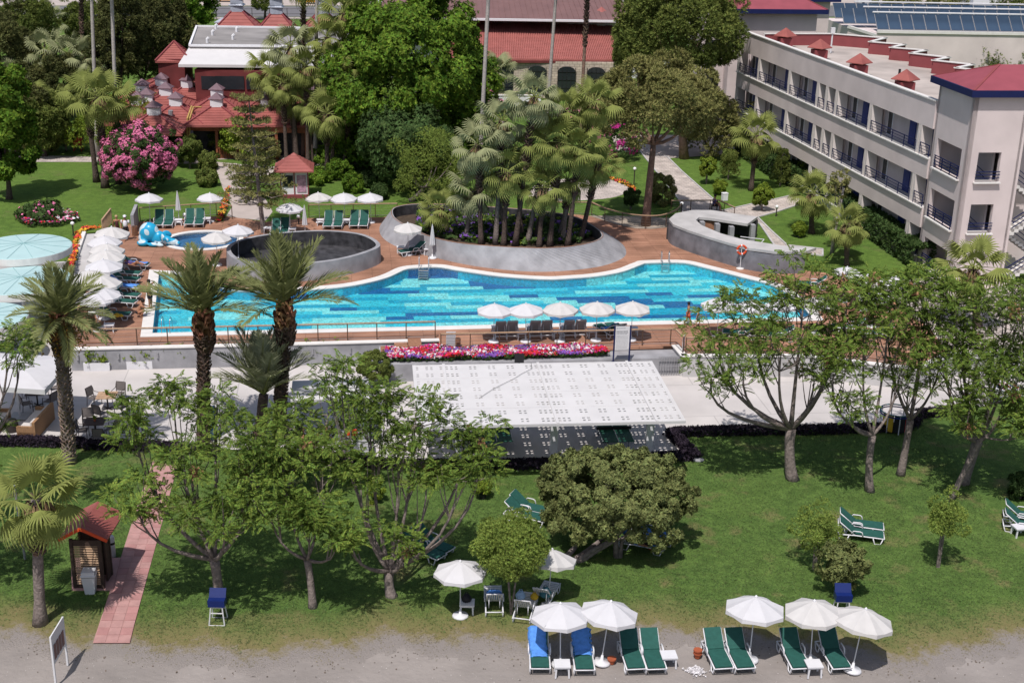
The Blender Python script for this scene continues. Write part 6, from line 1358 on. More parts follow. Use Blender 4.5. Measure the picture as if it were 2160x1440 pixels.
    for z in (2.2, 5.5, 8.8):
        m_ = MB(); c = a + ux * 1.2 - uy * .02; m_.box((c.x, c.y, z + .9), (1.5, .12, 1.8), G); m_.build('window', 'dark_glass', o)
        m_ = MB(); [m_.box((c.x, c.y - .1, z + h), (1.6, .05, .05), G) for h in (0, .3, .6)]; m_.build('railing', 'navy_paint', o)
    o2 = empty('solar_building', (0, 0, 0), 0, 'low mauve building with rows of blue solar panels on its roof', 'building')
    a = at(1850, 67, 9.2); b = at(2160, 72, 9.2); e = (b - a).normalized(); b = a + e * 40; nn = Vector((-e.y, e.x, 0)); l0 = at(1790, 49, 9.6)
    m_ = MB(); m_.prism([a[:2], b[:2], (b + nn * 14)[:2], (l0 + nn * 10)[:2], l0[:2]], 1.0, 9.1); m_.build('wall', 'wall_mauve', o2)
    m_ = MB(); [m_.beam(p + Vector((0, 0, z - p.z)), q + Vector((0, 0, z - p.z)), .3, .3) for p, q, z in ((a, b, 9.2), (l0, a, 9.2))]; m_.build('parapet', 'coping', o2)
    pm = MB(); pm.box((0, 0, 0), (1.30, 2.25, .08), rx=R(42)); me = pm.mesh('solar_panel', 'panel_blue'); fm = MB(); fm.box((0, 0, -.05), (1.38, 2.35, .06), rx=R(42)); fme = fm.mesh('panel_frame', 'grey_metal')
    for r in range(3):
        for i in range(22):
            p = a + e * (.9 + 1.42 * i - (2.8 if r else 0)) + nn * (1.5 + 3.6 * r); loc = (p.x, p.y, 10.15 + .22 * r); ang = math.atan2(e.y, e.x); c = link_mesh('solar_panel', me, o2, loc, (0, 0, ang)); link_mesh('panel_frame', fme, c)
        m_ = MB(); p = a + nn * (2.3 + 3.6 * r) + Vector((0, 0, 11.1 + .22 * r - a.z)); m_.tube([p, p + e * 31], .09, 6); m_.build('header_pipe', 'white_paint', o2)
    return o
hotel()
def pyramid(par, cx, cy, w, z0, h, cup=True, cupm='wall_white', steps=9, name='roof', capm='roof_grey_dark', cs=.55, ch=.7, stack=1):
    mb = MB(); prof = []; r = w / math.sqrt(2)
    for i in range(steps): q0 = 1 - i / steps; prof += [(r * q0, z0 + h * i / steps + .03), (r * (1 - (i + .97) / steps), z0 + h * (i + 1) / steps - .03)]
    mb.lathe([(r, z0 - .15)] + prof, 4); mb.v = [((x - y) / math.sqrt(2) * math.cos(G) - (x + y) / math.sqrt(2) * math.sin(G) + cx, (x - y) / math.sqrt(2) * math.sin(G) + (x + y) / math.sqrt(2) * math.cos(G) + cy, z) for x, y, z in mb.v]
    f = mb.build(name, 'roof_red', par)
    m_ = MB(); k_ = w / 2
    for sx, sy in ((1, 1), (1, -1), (-1, 1), (-1, -1)):
        ex, ey = sx * k_ * math.cos(G) - sy * k_ * math.sin(G), sx * k_ * math.sin(G) + sy * k_ * math.cos(G); m_.beam((cx + ex, cy + ey, z0 + .06), (cx, cy, z0 + h + .04), .16, .10)
    q_ = m_.build('hip_ridge', 'maroon', f); q_['kind'] = 'stuff'
    if cup:
        z = z0 + h * .78
        for k in range(stack):
            m_ = MB(); m_.box((cx, cy, z + ch / 2 + k * .9), (cs * 1.9, cs * 1.9, ch), G); c = m_.build('cupola', cupm, f); m_ = MB(); m_.lathe([(cs * 1.6, 0), (cs * 1.6, .05), (.02, .55)], 4, c=(cx, cy, z + ch + k * .9)); m_.v = [((x - cx - (y - cy)) / math.sqrt(2) + cx, (x - cx + y - cy) / math.sqrt(2) + cy, zz) for x, y, zz in m_.v]; m_.build('cupola_cap', capm, c)
    return f
mat('roof_grey_dark', (.16, .10, .12), .6, .1); mat('cupola_glass', (.35, .38, .45), .2, .2, 3)
def restaurant():
    o = empty('restaurant', (0, 0, 0), 0, 'low restaurant under many red pyramid roofs with small cupolas', 'building'); r = random.Random(4)
    for (u, v, w, z) in ((371, 213, 5.0, 4.35), (457, 215, 5.2, 4.3), (563, 215, 5.2, 4.3), (668, 216, 5.2, 4.3), (756, 217, 5.2, 4.3), (458, 195, 5.0, 4.8), (564, 195, 5.0, 4.8), (668, 195, 5, 4.8), (350, 192, 6.0, 4.8), (341, 172, 6.5, 5.0), (354, 152, 6, 5.4), (310, 205, 6, 4.4), (395, 175, 5, 4.8), (300, 185, 6, 4.6), (290, 212, 5.5, 4.2), (325, 232, 5, 4.2)):
        p = at(u, v, z + 1.6); pyramid(o, p.x, p.y, w, z, 1.5)
    yf = at(500, 264, 4.3).y; m_ = MB(); x0, x1 = at(300, 264, 4.3).x + 3.4, at(900, 264, 4.3).x
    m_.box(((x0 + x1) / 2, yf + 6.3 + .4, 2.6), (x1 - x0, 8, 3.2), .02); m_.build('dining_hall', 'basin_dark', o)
    for i in range(9):
        x = x0 + (x1 - x0) * i / 8; m_ = MB(); m_.box((x, yf + .6, 2.7), (.25, .25, 3.0)); m_.build('pillar', 'wood_red', o)
    m_ = MB(); m_.box(((x0 + x1) / 2, yf + .45, 3.95), (x1 - x0, .15, .6)); m_.build('fascia_board', 'wood_red', o)
    for a, b in ((1, 2), (4, 5), (5, 6), (6, 7)):
        xa, xb = x0 + (x1 - x0) * a / 8, x0 + (x1 - x0) * b / 8; m_ = MB(); m_.box(((xa + xb) / 2, yf + .5, 2.15), (xb - xa, .08, .07)); rl = m_.build('balustrade', 'wood_red', o); m_ = MB()
        for k in range(18): m_.box((xa + (xb - xa) * (k + .5) / 18, yf + .5, 1.7), (.07, .05, .9))
        q = m_.build('picket', 'wood_red', rl)
    # roof terrace behind
    m_ = MB(); a, b = up(412, 200, 119), up(712, 200, 119); m_.box(((a.x + b.x) / 2, 121.2, 5.9), (b.x - a.x, 4, 4.0), .02); m_.build('terrace_wall', 'wall_red', o)
    for u in (440, 470, 500, 535, 600, 650): p = up(u, 175, 119.1); m_ = MB(); m_.box((p.x, 119.08, p.z), (1.3, .06, 1.2)); w = m_.build('window', 'dark_glass', o)
    f = [at(376, 136, 8.4), at(745, 139, 8.4), at(738, 100, 9.4), at(400, 98, 9.4)]; m_ = MB(); m_.add(f + [q - Vector((0, 0, .25)) for q in f], [(0, 1, 2, 3), (4, 7, 6, 5), (0, 4, 5, 1), (1, 5, 6, 2), (3, 2, 6, 7), (0, 3, 7, 4)]); m_.build('white_awning_roof', 'canopy_white', o)
    f = [at(400, 97.5, 9.5), at(740, 100, 9.5), at(740, 62, 9.5), at(415, 57, 9.5)]; m_ = MB(); m_.prism([q[:2] for q in f], 8.8, 9.5); m_.build('flat_roof', 'roof_grey', o); m_ = MB()
    for a, b in zip(f, f[1:] + f[:1]): m_.beam(a + Vector((0, 0, .06)), b + Vector((0, 0, .06)), .2, .2)
    m_.build('roof_edge', 'wall_white', o)
    for u, v in ((455, 62), (448, 75), (499, 68), (491, 84), (437, 91)): p = at(u, v, 9.5); m_ = MB(); m_.tube([p, p + Vector((0, 0, .35)), p + Vector((.18, 0, .5))], .13, 6); m_.build('roof_vent', 'wall_white', o)
    for u, v, w in ((500, 12, 6.2), (583, 16, 5.4), (680, 18, 6), (745, 30, 5), (470, 48, 3.6)):
        p = up(u, v, 146); pyramid(o, p.x, p.y, w, p.z - 3.0, 3.0, capm='cupola_glass', cupm='cupola_glass', stack=2 if w > 5 else 1, cs=.7)
    p = up(369, 118, 122); m_ = MB(); m_.box((p.x, p.y, 6.8), (2.4, 3, 3.6)); m_.build('stair_tower', 'wall_red', o); pyramid(o, p.x, p.y, 3.2, 8.4, 1.6, cup=False)
    p = at(362, 300, 1.2); q = empty('white_tent', p, 0, 'small white canvas tent roof beside the pink oleander', 'tent'); m_ = MB(); m_.add([(-1.6, -1.2, 1.9), (1.3, -1.2, 1.9), (1.3, 1.4, 2.3), (-1.6, 1.4, 2.3), (0, 0, 2.5)], [(0, 1, 4), (1, 2, 4), (2, 3, 4), (3, 0, 4)]); m_.build('canvas', 'white_fabric', q); m_ = MB(); [m_.tube([(x, y, 0), (x, y, 1.95)], .04, 5) for x in (-1.5, 1.2) for y in (-1.1, 1.3)]; m_.build('pole', 'white_paint', q)
    a = up(400, 287, yf - .1); m_ = MB(); m_.tube([a, up(400, 250, yf - .1), up(408, 226, yf + 1.5), up(425, 226, yf + 1.5)], .07, 6); m_.tube([up(395, 287, yf - .1), up(395, 250, yf - .1), up(404, 224, yf + 1.5)], .07, 6); m_.build('gas_pipe', 'pipe_yellow', o)
    m_ = MB(); m_.tube([up(360, 280, yf), up(360, 233, yf)], .22, 8); m_.build('duct', 'grey_metal', o); m_ = MB(); m_.tube([up(758, 280, yf), up(758, 232, yf)], .22, 8); m_.build('duct', 'grey_metal', o)
restaurant()
def hall():
    o = empty('tiled_hall', (0, 0, 0), 0, 'stone hall with pink tiled roof and arched dark windows behind the tall palms', 'building')
    e0, e1 = at(930, 126, 5.4), at(1316, 129, 5.4); r0, r1 = at(940, 47, 8.2), at(1289, 50, 8.2); m_ = MB(); n = 26
    for i in range(n):
        t0, t1 = i / n, (i + 1) / n; a, b, c, d = e0.lerp(r0, t0), e1.lerp(r1, t0), e1.lerp(r1, t1), e0.lerp(r0, t1); z = Vector((0, 0, .10)); k = len(m_.v)
        m_.add([a + z, b + z, c, d, a - z * .2, b - z * .2], [(0, 1, 2, 3), (4, 5, 1, 0)])
    m_.add([r0, r1, r1 + Vector((0, 10, -3)), r0 + Vector((0, 10, -3))], [(0, 1, 2, 3)]); rf = m_.build('tiled_roof', 'roof_tile', o); m_ = MB()
    for i in range(96):
        t = (i + .5) / 96; a, b = e0.lerp(e1, t), r0.lerp(r1, t); m_.beam(a + Vector((0, 0, .12)), b + Vector((0, 0, .12)), .10, .08)
    m_.build('tile_rib', 'roof_tile', rf)['kind'] = 'stuff'
    m_ = MB(); m_.beam(e0 - Vector((0, 0, .15)), e1 - Vector((0, 0, .15)), .3, .25); m_.beam(e1 - Vector((0, 0, .1)), r1 - Vector((0, 0, .1)), .2, .25); m_.build('eave_board', 'wall_red', o)
    y = e0.y + 1.2; L = e1.x - .9 - e0.x; m_ = MB(); m_.box((e0.x + L / 2, y + 6, 3.2), (L, 12, 4.2), .01); m_.build('stone_wall', 'stone_wall', o)
    for u0, u1 in ((985, 1022), (1040, 1082), (1114, 1152), (1177, 1214), (1239, 1276)):
        a, b = up(u0, 150, y - .1), up(u1, 150, y - .1); c = (a.x + b.x) / 2; w = b.x - a.x; m_ = MB(); pts = [(c - w / 2, 1.9), (c + w / 2, 1.9), (c + w / 2, 4.3)] + [(c + w / 2 * math.cos(t), 4.3 + .5 * math.sin(t)) for t in (.6, 1.1, 1.57, 2.04, 2.5)] + [(c - w / 2, 4.3)]
        m_.prism(pts, 0, .12); m_.v = [(x, y - .06 - z * .9, yy) for x, yy, z in m_.v]; wd = m_.build('window', 'dark_glass', o); m_ = MB()
        for k in range(5): m_.box((c - w / 2 + w * k / 4, y - .2, 3.3), (.07, .05, 2.8))
        for z in (2.4, 3.3, 4.2): m_.box((c, y - .2, z), (w, .05, .05))
        m_.build('window_bars', 'black', wd)
    p = at(1267, 62, 7.6); m_ = MB(); m_.box((p.x, p.y, 8.4), (.95, .9, 2.4)); c = m_.build('chimney', 'wall_white', o); m_ = MB(); m_.lathe([(.8, 0), (.05, .6)], 4, c=(p.x, p.y, 9.6)); m_.build('chimney_cap', 'roof_tile', c)
    o = empty('grey_roofed_hall', (0, 0, 0), 0, 'large hall with brownish metal roof and white gutter at the top centre', 'building')
    g0, g1 = at(800, 38, 9.0), at(1333, 46, 9.0); k0, k1 = g0 + Vector((-1, 26, 5)), g1 + Vector((-2.5, 26, 5)); m_ = MB(); m_.add([g0, g1, k1, k0, g0 - Vector((0, 0, .2)), g1 - Vector((0, 0, .2)), k1 - Vector((0, 0, .2))], [(0, 1, 2, 3), (4, 5, 1, 0), (5, 6, 2, 1)]); m_.build('metal_roof', 'roof_brown', o)
    m_ = MB(); [m_.beam(g0.lerp(g1, i / 44) + Vector((0, 0, .03)), k0.lerp(k1, i / 44) + Vector((0, 0, .03)), .07, .06) for i in range(45)]; q = m_.build('roof_seam', 'roof_brown', o)
    m_ = MB(); m_.beam(g0, g1, .25, .25); m_.build('gutter', 'wall_white', o); m_ = MB(); m_.box(((g0.x + g1.x) / 2 - .4, max(g0.y, g1.y) + 13.5, 4.9), (g1.x - g0.x - 2, 20, 7.8), .02); m_.build('wall', 'wall_white', o)
    for z in (5.2, 6.0): m_ = MB(); p = at(1318, 92, 5.2); m_.box((p.x, p.y, z), (3, .1, .1)); m_.box((p.x + 1.4, p.y + 2, z), (.1, 4, .1)); m_.build('balcony_rail', 'white_paint', o)
    m_ = MB(); p = at(1318, 94, 5); m_.box((p.x, p.y + 2, 4.8), (3.2, 4.4, .3)); m_.build('balcony', 'wall_white', o)
    for i, (u0, u1, v, h, lb) in enumerate(((1318, 1350, 165, 3.0, 'white wall piece right of the tiled hall'), (1452, 1505, 195, 2.6, 'white garden wall between the two big pines and the hotel'), (1030, 1140, 225, 1.2, 'low white wall behind the fan palms'), (1325, 1500, 148, 2.0, 'long pale wall behind the dark pine'))):
        a, b = at(u0, v, ZG), at(u1, v, ZG); wall_line('garden_wall', lb, [a[:2], b[:2]], ZG, ZG + h, .3, 'wall_white', top='coping')
    m_ = MB(); a = at(2050, 26, 1.2); b = at(2112, 28, 1.2); m_.box(((a.x + b.x) / 2, a.y + 4, 4.5), (b.x - a.x, 8, 6.6)); tag(m_.build('white_shed', 'wall_white'), 'plain white building behind the solar panels at the top right', 'building')
    for i in range(9):
        m_ = MB(); p = at(-200 + 250 * i, -25, ZG); r = random.Random(i); m_.box((p.x, p.y + 25, 4), (r.uniform(18, 30), 15, r.uniform(5, 8))); m_.build('x', 'wall_white') if False else None
hall()
def kiosk():
    p = at(622, 418, ZG); o = empty('kiosk', p, G, 'small kiosk with red hipped roof and a pink poster', 'kiosk'); m_ = MB(); m_.box((0, .9, 1.1), (2.1, 1.8, 2.1)); m_.build('wall', 'wall_white', o)
    m_ = MB(); m_.box((-.5, -.02, 1.35), (.8, .06, .9)); m_.build('window', 'dark_glass', o); m_ = MB(); m_.box((.55, -.03, 1.15), (.7, .05, 1.3)); m_.build('poster', 'poster_pink', o)
    for x in (-1.05, 0, 1.05): m_ = MB(); m_.box((x, -.02, 1.15), (.09, .12, 2.2)); m_.build('post', 'maroon', o)
    m_ = MB(); m_.box((0, -.05, .15), (2.2, .15, .3)); m_.build('plinth', 'maroon', o); m_ = MB(); prof = []
    for i in range(6): q = 1 - i / 6; prof += [(2.15 * q, 2.25 + 1.15 * i / 6), (2.15 * (q - .16), 2.25 + 1.15 * (i + 1) / 6 - .04)]
    m_.lathe([(2.15, 2.15)] + prof[:-1] + [(.02, 3.4)], 4, c=(0, 0, 0)); m_.v = [((x - y) / math.sqrt(2), (x + y) / math.sqrt(2) + .9, z) for x, y, z in m_.v]; m_.build('roof', 'roof_red', o)
kiosk()
def car(u, v, rz, body, lb, z=ZG + .05, van=False):
    o = empty('parked_car', at(u, v, z), rz, lb, 'car', 'cars on the street'); prof = [(-2.1, .3), (2.1, .3), (2.15, .75), (1.5, .88), (.85, 1.38), (-.9, 1.42), (-1.7, .95), (-2.12, .85)] if not van else [(-2.3, .3), (2.3, .3), (2.35, .9), (1.9, 1.1), (1.5, 1.8), (-2.2, 1.9), (-2.3, .9)]
    def ext(pr, w, m, n, par): 
        mb = MB(); k = len(pr); mb.v = [(x, -w, zz) for x, zz in pr] + [(x, w, zz) for x, zz in pr]; mb.f = [tuple(range(k)), tuple(range(2 * k - 1, k - 1, -1))] + [(i, i + k, (i + 1) % k + k, (i + 1) % k) for i in range(k)]; mb.m = [0] * len(mb.f); return mb.build(n, m, par)
    ext(prof, .85, body, 'body', o); ext([(1.35, .92), (.78, 1.33), (-.85, 1.36), (-1.5, .95)] if not van else [(1.75, 1.15), (1.4, 1.7), (-2.0, 1.75), (-2.0, 1.15)], .87, 'dark_glass', 'window', o)
    for x in (-1.35, 1.35):
        for y in (-.8, .8): mb = MB(); mb.tube([(x, y - .1, .33), (x, y + .1, .33)], .33, 12); w = mb.build('wheel', 'black', o); mb = MB(); mb.tube([(x, y - .11, .33), (x, y + .11, .33)], .18, 8); mb.build('rim', 'grey_metal', w)
for u, v, b, lb, vn in ((655, 8, 'yellow_paint', 'yellow taxi on the street above the red pyramid roofs', False), (818, 12, 'white_paint', 'white car on the street just left of the brown roofed hall', False), (267, 14, 'white_paint', 'white car on the street behind the dark conifers', True), (1832, 12, 'white_paint', 'silvery white pickup on the street beyond the solar panels', True), (478, 4, 'yellow_paint', 'small yellow car at the top edge left of the taxi', False), (380, 45, 'car_grey', 'grey parked cars half hidden left of the grey flat roof', False)):
    car(u, v, G * .5, b, lb, van=vn)
# red round cooker, white electric box
o = empty('red_barrel_grill', at(166, 318, ZG), 0, 'round red barrel on a red stand at the left path', 'grill'); mb = MB(); mb.tube([(0, -.4, .95), (0, .4, .95)], .42, 14); mb.build('drum', 'red_paint', o); mb = MB(); [mb.beam((x, y, 0), (x * .6, y * .6, .7), .06, .06) for x in (-.35, .35) for y in (-.3, .3)]; mb.build('stand', 'red_paint', o)
mb = MB(); mb.box((0, 0, .3), (.42, .35, .55), .3); mb.box((0, 0, .6), (.46, .39, .06), .3); tag(mb.build('electric_box', 'wall_white', None, loc=at(1528, 423, ZG)), 'small white box on the grass right of the main path', 'box')
# ================================================================== people
def figure(label, loc, rz, J, skin, hairm, clothes, height=1.75, group='people around the pool', extra=()):
    """one continuous skinned body on a posed skeleton; J gives joint positions in units of standing height"""
    o = empty('person', loc, rz, label, 'person', group); s = height
    base = dict(J); names = []; V = []; E = []; Rr = []
    def add(n, p, r, par=None):
        names.append(n); V.append(Vector(p) * s); Rr.append(r * s); 
        if par is not None: E.append((names.index(par), len(names) - 1))
    add('pelvis', J['pelvis'], .078); add('waist', Vector(J['pelvis']).lerp(Vector(J['chest']), .5), .066, 'pelvis'); add('chest', J['chest'], .080, 'waist'); add('neck', J['neck'], .032, 'chest')
    hd = Vector(J['head']); add('head', hd, .056, 'neck'); add('crown', hd + (hd - Vector(J['neck'])).normalized() * .055, .050, 'head')
    for q in 'LR':
        add('sh' + q, J['sh' + q], .037, 'chest'); add('el' + q, J['el' + q], .025, 'sh' + q); add('wr' + q, J['wr' + q], .018, 'el' + q); w = Vector(J['wr' + q]); dd = (w - Vector(J['el' + q])).normalized(); add('ha' + q, w + dd * .045, .020, 'wr' + q); add('fi' + q, w + dd * .085, .011, 'ha' + q)
        add('hip' + q, J['hip' + q], .062, 'pelvis'); add('kn' + q, J['kn' + q], .038, 'hip' + q); k = Vector(J['kn' + q]); a = Vector(J['an' + q]); add('ca' + q, k.lerp(a, .35), .036, 'kn' + q); add('an' + q, a, .022, 'ca' + q); add('to' + q, J['to' + q], .018, 'an' + q)
    me = bpy.data.meshes.new('body'); me.from_pydata([tuple(v) for v in V], E, []); b = link_mesh('body', me, o); me.materials.append(M[skin]); sk = b.modifiers.new('k', 'SKIN'); sk.use_smooth_shade = True
    for i, d in enumerate(me.skin_vertices[0].data): d.radius = (Rr[i], Rr[i] * (.72 if names[i] in ('chest', 'waist', 'pelvis') else 1)); d.use_root = i == 0
    ss = b.modifiers.new('s', 'SUBSURF'); ss.levels = 1; ss.render_levels = 1
    def P(n): return V[names.index(n)]
    mb = MB(); h = P('head'); c = P('crown'); bk = (h - P('neck')).normalized(); mb.lathe([(.058 * s, -.03 * s), (.066 * s, .01 * s), (.060 * s, .045 * s), (.03 * s, .068 * s)], 9, c=h + Vector((0, .012 * s, .015 * s))); mb.build('hair', hairm, o, True)
    for kind, m in clothes:
        mb = MB()
        if kind == 'shorts':
            mb.tube([P('waist').lerp(P('pelvis'), .6), P('pelvis') - Vector((0, 0, .0)), (P('hipL') + P('hipR')) / 2], [.085 * s, .096 * s, .090 * s], 10)
            for q in 'LR': mb.tube([P('hip' + q), P('hip' + q).lerp(P('kn' + q), .62)], [.068 * s, .058 * s], 9)
        elif kind == 'briefs': mb.tube([P('waist').lerp(P('pelvis'), .7), (P('hipL') + P('hipR')) / 2 - Vector((0, 0, .03 * s))], [.082 * s, .088 * s], 10)
        elif kind == 'swimsuit': mb.tube([P('chest') + (P('neck') - P('chest')) * .25, P('waist'), P('pelvis'), (P('hipL') + P('hipR')) / 2 - Vector((0, 0, .02 * s))], [.078 * s, .073 * s, .086 * s, .084 * s], 10)
        elif kind == 'shirt':
            mb.tube([P('neck').lerp(P('chest'), .3), P('chest'), P('waist'), P('pelvis')], [.06 * s, .092 * s, .085 * s, .088 * s], 10)
            for q in 'LR': mb.tube([P('sh' + q), P('sh' + q).lerp(P('el' + q), .7)], [.046 * s, .036 * s], 8)
        elif kind == 'cap': mb.lathe([(.070 * s, .02 * s), (.068 * s, .055 * s), (.03 * s, .08 * s)], 10, c=h + Vector((0, 0, .01 * s))); mb.box(h + Vector((0, -.08 * s, .03 * s)), (.09 * s, .07 * s, .01 * s))
        mb.build(kind, m, o, True)
    return o
def stand(**k):
    J = dict(pelvis=(0, 0, .53), chest=(0, 0, .73), neck=(0, 0, .84), head=(0, -.01, .92), shL=(-.115, 0, .80), shR=(.115, 0, .80), elL=(-.15, .01, .63), elR=(.15, .01, .63), wrL=(-.15, -.03, .49), wrR=(.15, -.03, .49), hipL=(-.055, 0, .50), hipR=(.055, 0, .50), knL=(-.06, -.01, .28), knR=(.06, -.01, .28), anL=(-.06, .01, .045), anR=(.06, .01, .045), toL=(-.07, -.10, .02), toR=(.07, -.10, .02)); J.update(k); return J
walk = dict(knL=(-.06, -.08, .29), anL=(-.06, -.13, .05), toL=(-.06, -.23, .03), knR=(.06, .02, .27), anR=(.06, .14, .07), toR=(.06, .07, .02), elL=(-.15, .06, .64), wrL=(-.15, .09, .50), elR=(.15, -.04, .64), wrR=(.15, -.13, .53))
figure('woman in dark swimsuit strolling beside the man with white cap', at(249, 503, ZD), .3, stand(**walk), 'skin_tan', 'hair_fair', [('swimsuit', 'cloth_maroon')], 1.65)
figure('man in white shirt and cap strolling beside the woman in dark swimsuit', at(267, 507, ZD), .2, stand(**walk), 'skin_tan', 'hair_dark', [('shirt', 'cloth_white'), ('shorts', 'cloth_black'), ('cap', 'cloth_white')], 1.78)
figure('bare chested man standing at the pool edge shading his eyes', at(318, 650, ZD), 1.3, stand(elR=(.20, -.10, .86), wrR=(.06, -.10, .93), elL=(-.15, .02, .64), wrL=(-.12, -.06, .52)), 'skin_tan', 'hair_dark', [('shorts', 'cloth_black')], 1.76)
crouch = dict(pelvis=(0, .10, .17), chest=(0, -.02, .36), neck=(0, -.06, .46), head=(0, -.10, .53), shL=(-.115, -.03, .42), shR=(.115, -.03, .42), elL=(-.14, -.16, .33), elR=(.14, -.16, .33), wrL=(-.07, -.26, .32), wrR=(.07, -.26, .32), hipL=(-.06, .10, .16), hipR=(.06, .10, .16), knL=(-.10, -.12, .26), knR=(.10, -.12, .26), anL=(-.08, .04, .045), anR=(.08, .04, .045), toL=(-.09, -.07, .02), toR=(.09, -.07, .02))
figure('bare chested man crouching at the near left pool edge', at(298, 668, ZD), 1.9, crouch, 'skin_tan', 'hair_dark', [('briefs', 'cloth_black')], 1.75)
figure('taller boy with red shorts walking along the pool', at(1450, 686, ZD), 1.6, stand(**walk), 'skin_tan', 'hair_dark', [('shorts', 'cloth_orange')], 1.42)
figure('smaller boy with teal shorts walking behind the first', at(1471, 690, ZD), 1.5, stand(**walk), 'skin_pale', 'hair_dark', [('shorts', 'cloth_teal')], 1.22)
lie = dict(pelvis=(0, 0, .06), chest=(0, .19, .12), neck=(0, .29, .18), head=(0, .35, .23), shL=(-.115, .25, .14), shR=(.115, .25, .14), elL=(-.15, .10, .08), elR=(.15, .10, .08), wrL=(-.13, -.03, .06), wrR=(.13, -.03, .06), hipL=(-.055, -.03, .06), hipR=(.055, -.03, .06), knL=(-.07, -.20, .20), knR=(.07, -.25, .10), anL=(-.06, -.36, .05), anR=(.06, -.46, .05), toL=(-.06, -.42, .08), toR=(.06, -.49, .11))
figure('woman in violet top sunbathing on a lounger with one knee raised', at(281, 560, ZD + .37), R(84), lie, 'skin_tan', 'hair_dark', [('shirt', 'cloth_violet')], 1.66)
figure('person lying on the blue towelled lounger behind the big shrub', at(1362, 1150, .40), R(72), lie, 'skin_tan', 'hair_dark', [('shorts', 'cloth_black')], 1.75)
sit = dict(pelvis=(0, 0, .28), chest=(0, .02, .48), neck=(0, .0, .59), head=(0, -.02, .67), shL=(-.115, .01, .55), shR=(.115, .01, .55), elL=(-.14, -.05, .40), elR=(.14, -.05, .40), wrL=(-.1, -.18, .36), wrR=(.1, -.18, .36), hipL=(-.055, -.02, .27), hipR=(.055, -.02, .27), knL=(-.07, -.25, .28), knR=(.07, -.25, .28), anL=(-.07, -.25, .045), anR=(.07, -.25, .045), toL=(-.07, -.35, .02), toR=(.07, -.35, .02))
figure('person in blue shirt sitting at the railing above the annex', at(1506, 445, ZG), R(90), sit, 'skin_tan', 'hair_dark', [('shirt', 'cloth_violet'), ('shorts', 'cloth_black')], 1.75)
mb = MB(); mb.box((0, 0, .42), (.45, .45, .06)); mb.box((.2, 0, .65), (.05, .45, .45)); [mb.box((x, y, .2), (.04, .04, .4)) for x in (-.2, .2) for y in (-.2, .2)]; tag(mb.build('stool', 'dark_metal', None, loc=at(1506, 445, ZG)), 'dark chair under the person above the annex', 'chair')
# ================================================================== planting
mat('litter_brown', (.11, .08, .055), .95, .3, isl=.5)
# shade trees on the lower lawn, right group then left group.  lobes: (u, v, ru, rv, dy, clumps)
shade_tree('tall forked shade tree at the right, first from the canopy, trunk straight', (1672, 1012), (1668, 905), [(1520, 700, 80, 60, .6, 9), (1600, 640, 90, 60, 1.5, 10), (1700, 590, 85, 50, 0, 10), (1790, 620, 80, 50, .4, 9), (1650, 720, 95, 50, -1.2, 9), (1760, 700, 75, 65, .8, 8), (1500, 790, 60, 35, -.8, 4), (1570, 760, 60, 40, -1.5, 5), (1720, 780, 50, 40, 1, 3)], 31, .24)
shade_tree('slimmer shade tree in the middle of the right group', (1835, 1037), (1840, 918), [(1760, 770, 60, 60, -.5, 7), (1830, 690, 70, 60, 0, 9), (1900, 760, 60, 60, .8, 7), (1880, 640, 80, 45, 1.4, 7), (1800, 840, 50, 35, -1, 4)], 32, .17)
shade_tree('shade tree leaning right behind the two straight ones', (1899, 1002), (1920, 885), [(1880, 610, 90, 50, 1, 10), (1960, 590, 70, 40, 1.6, 7), (1960, 640, 80, 50, 1, 9), (1990, 720, 75, 55, .3, 8), (1920, 800, 50, 40, -.6, 4)], 33, .17)
shade_tree('stout shade tree at the far right leaning outward', (2030, 1020), (2062, 930), [(2040, 620, 90, 45, 1.6, 10), (2130, 640, 80, 60, 1.2, 10), (2130, 720, 80, 60, .5, 10), (2000, 700, 70, 50, .8, 7), (2050, 760, 70, 60, -.5, 8), (2120, 820, 75, 60, -.3, 8), (2040, 850, 50, 35, -1, 4)], 34, .23)
shade_tree('thin shade tree leaning strongly right at the far right', (2003, 1056), (2070, 920), [(2100, 800, 60, 50, -.8, 7), (2160, 880, 50, 50, -.5, 5), (2030, 880, 40, 28, -1, 3)], 35, .12)
shade_tree('shade tree beyond the right picture edge', (2230, 1060), (2230, 930), [(2190, 640, 70, 60, 0, 8), (2200, 760, 80, 80, 0, 9), (2170, 860, 50, 50, -1, 4)], 36, .2)
shade_tree('forked shade tree behind the blue box stand at lower left', (462, 1277), (452, 1180), [(285, 880, 55, 60, .6, 8), (365, 835, 55, 40, 1.2, 6), (290, 1050, 65, 50, -.8, 8), (400, 960, 60, 50, 0, 7), (450, 860, 50, 45, 1.2, 5), (470, 1080, 85, 45, -.8, 11), (530, 960, 60, 60, .2, 8)], 37, .19)
shade_tree('slim shade tree between the box stand and the multi-stemmed tree', (660, 1282), (648, 1180), [(570, 1050, 60, 50, -.4, 7), (650, 1080, 65, 45, -.6, 9), (600, 960, 65, 50, .6, 8), (680, 960, 65, 50, 1.0, 7), (700, 1130, 50, 30, -1, 4)], 38, .14)
shade_tree('multi-stemmed spreading shade tree left of the canopy', (826, 1258), (822, 1205), [(720, 790, 60, 45, 1.8, 6), (780, 850, 70, 50, 1.2, 8), (870, 870, 75, 50, 1.0, 9), (840, 930, 70, 45, .6, 7), (980, 900, 60, 40, 1.0, 5), (965, 995, 85, 34, -.4, 6), (760, 1000, 50, 40, -.2, 4), (1010, 970, 50, 26, 0, 3), (740, 1120, 45, 34, -1.2, 3), (850, 1130, 50, 30, -1.0, 4), (900, 1000, 50, 30, 0, 3)], 39, .19, seedpods=5)
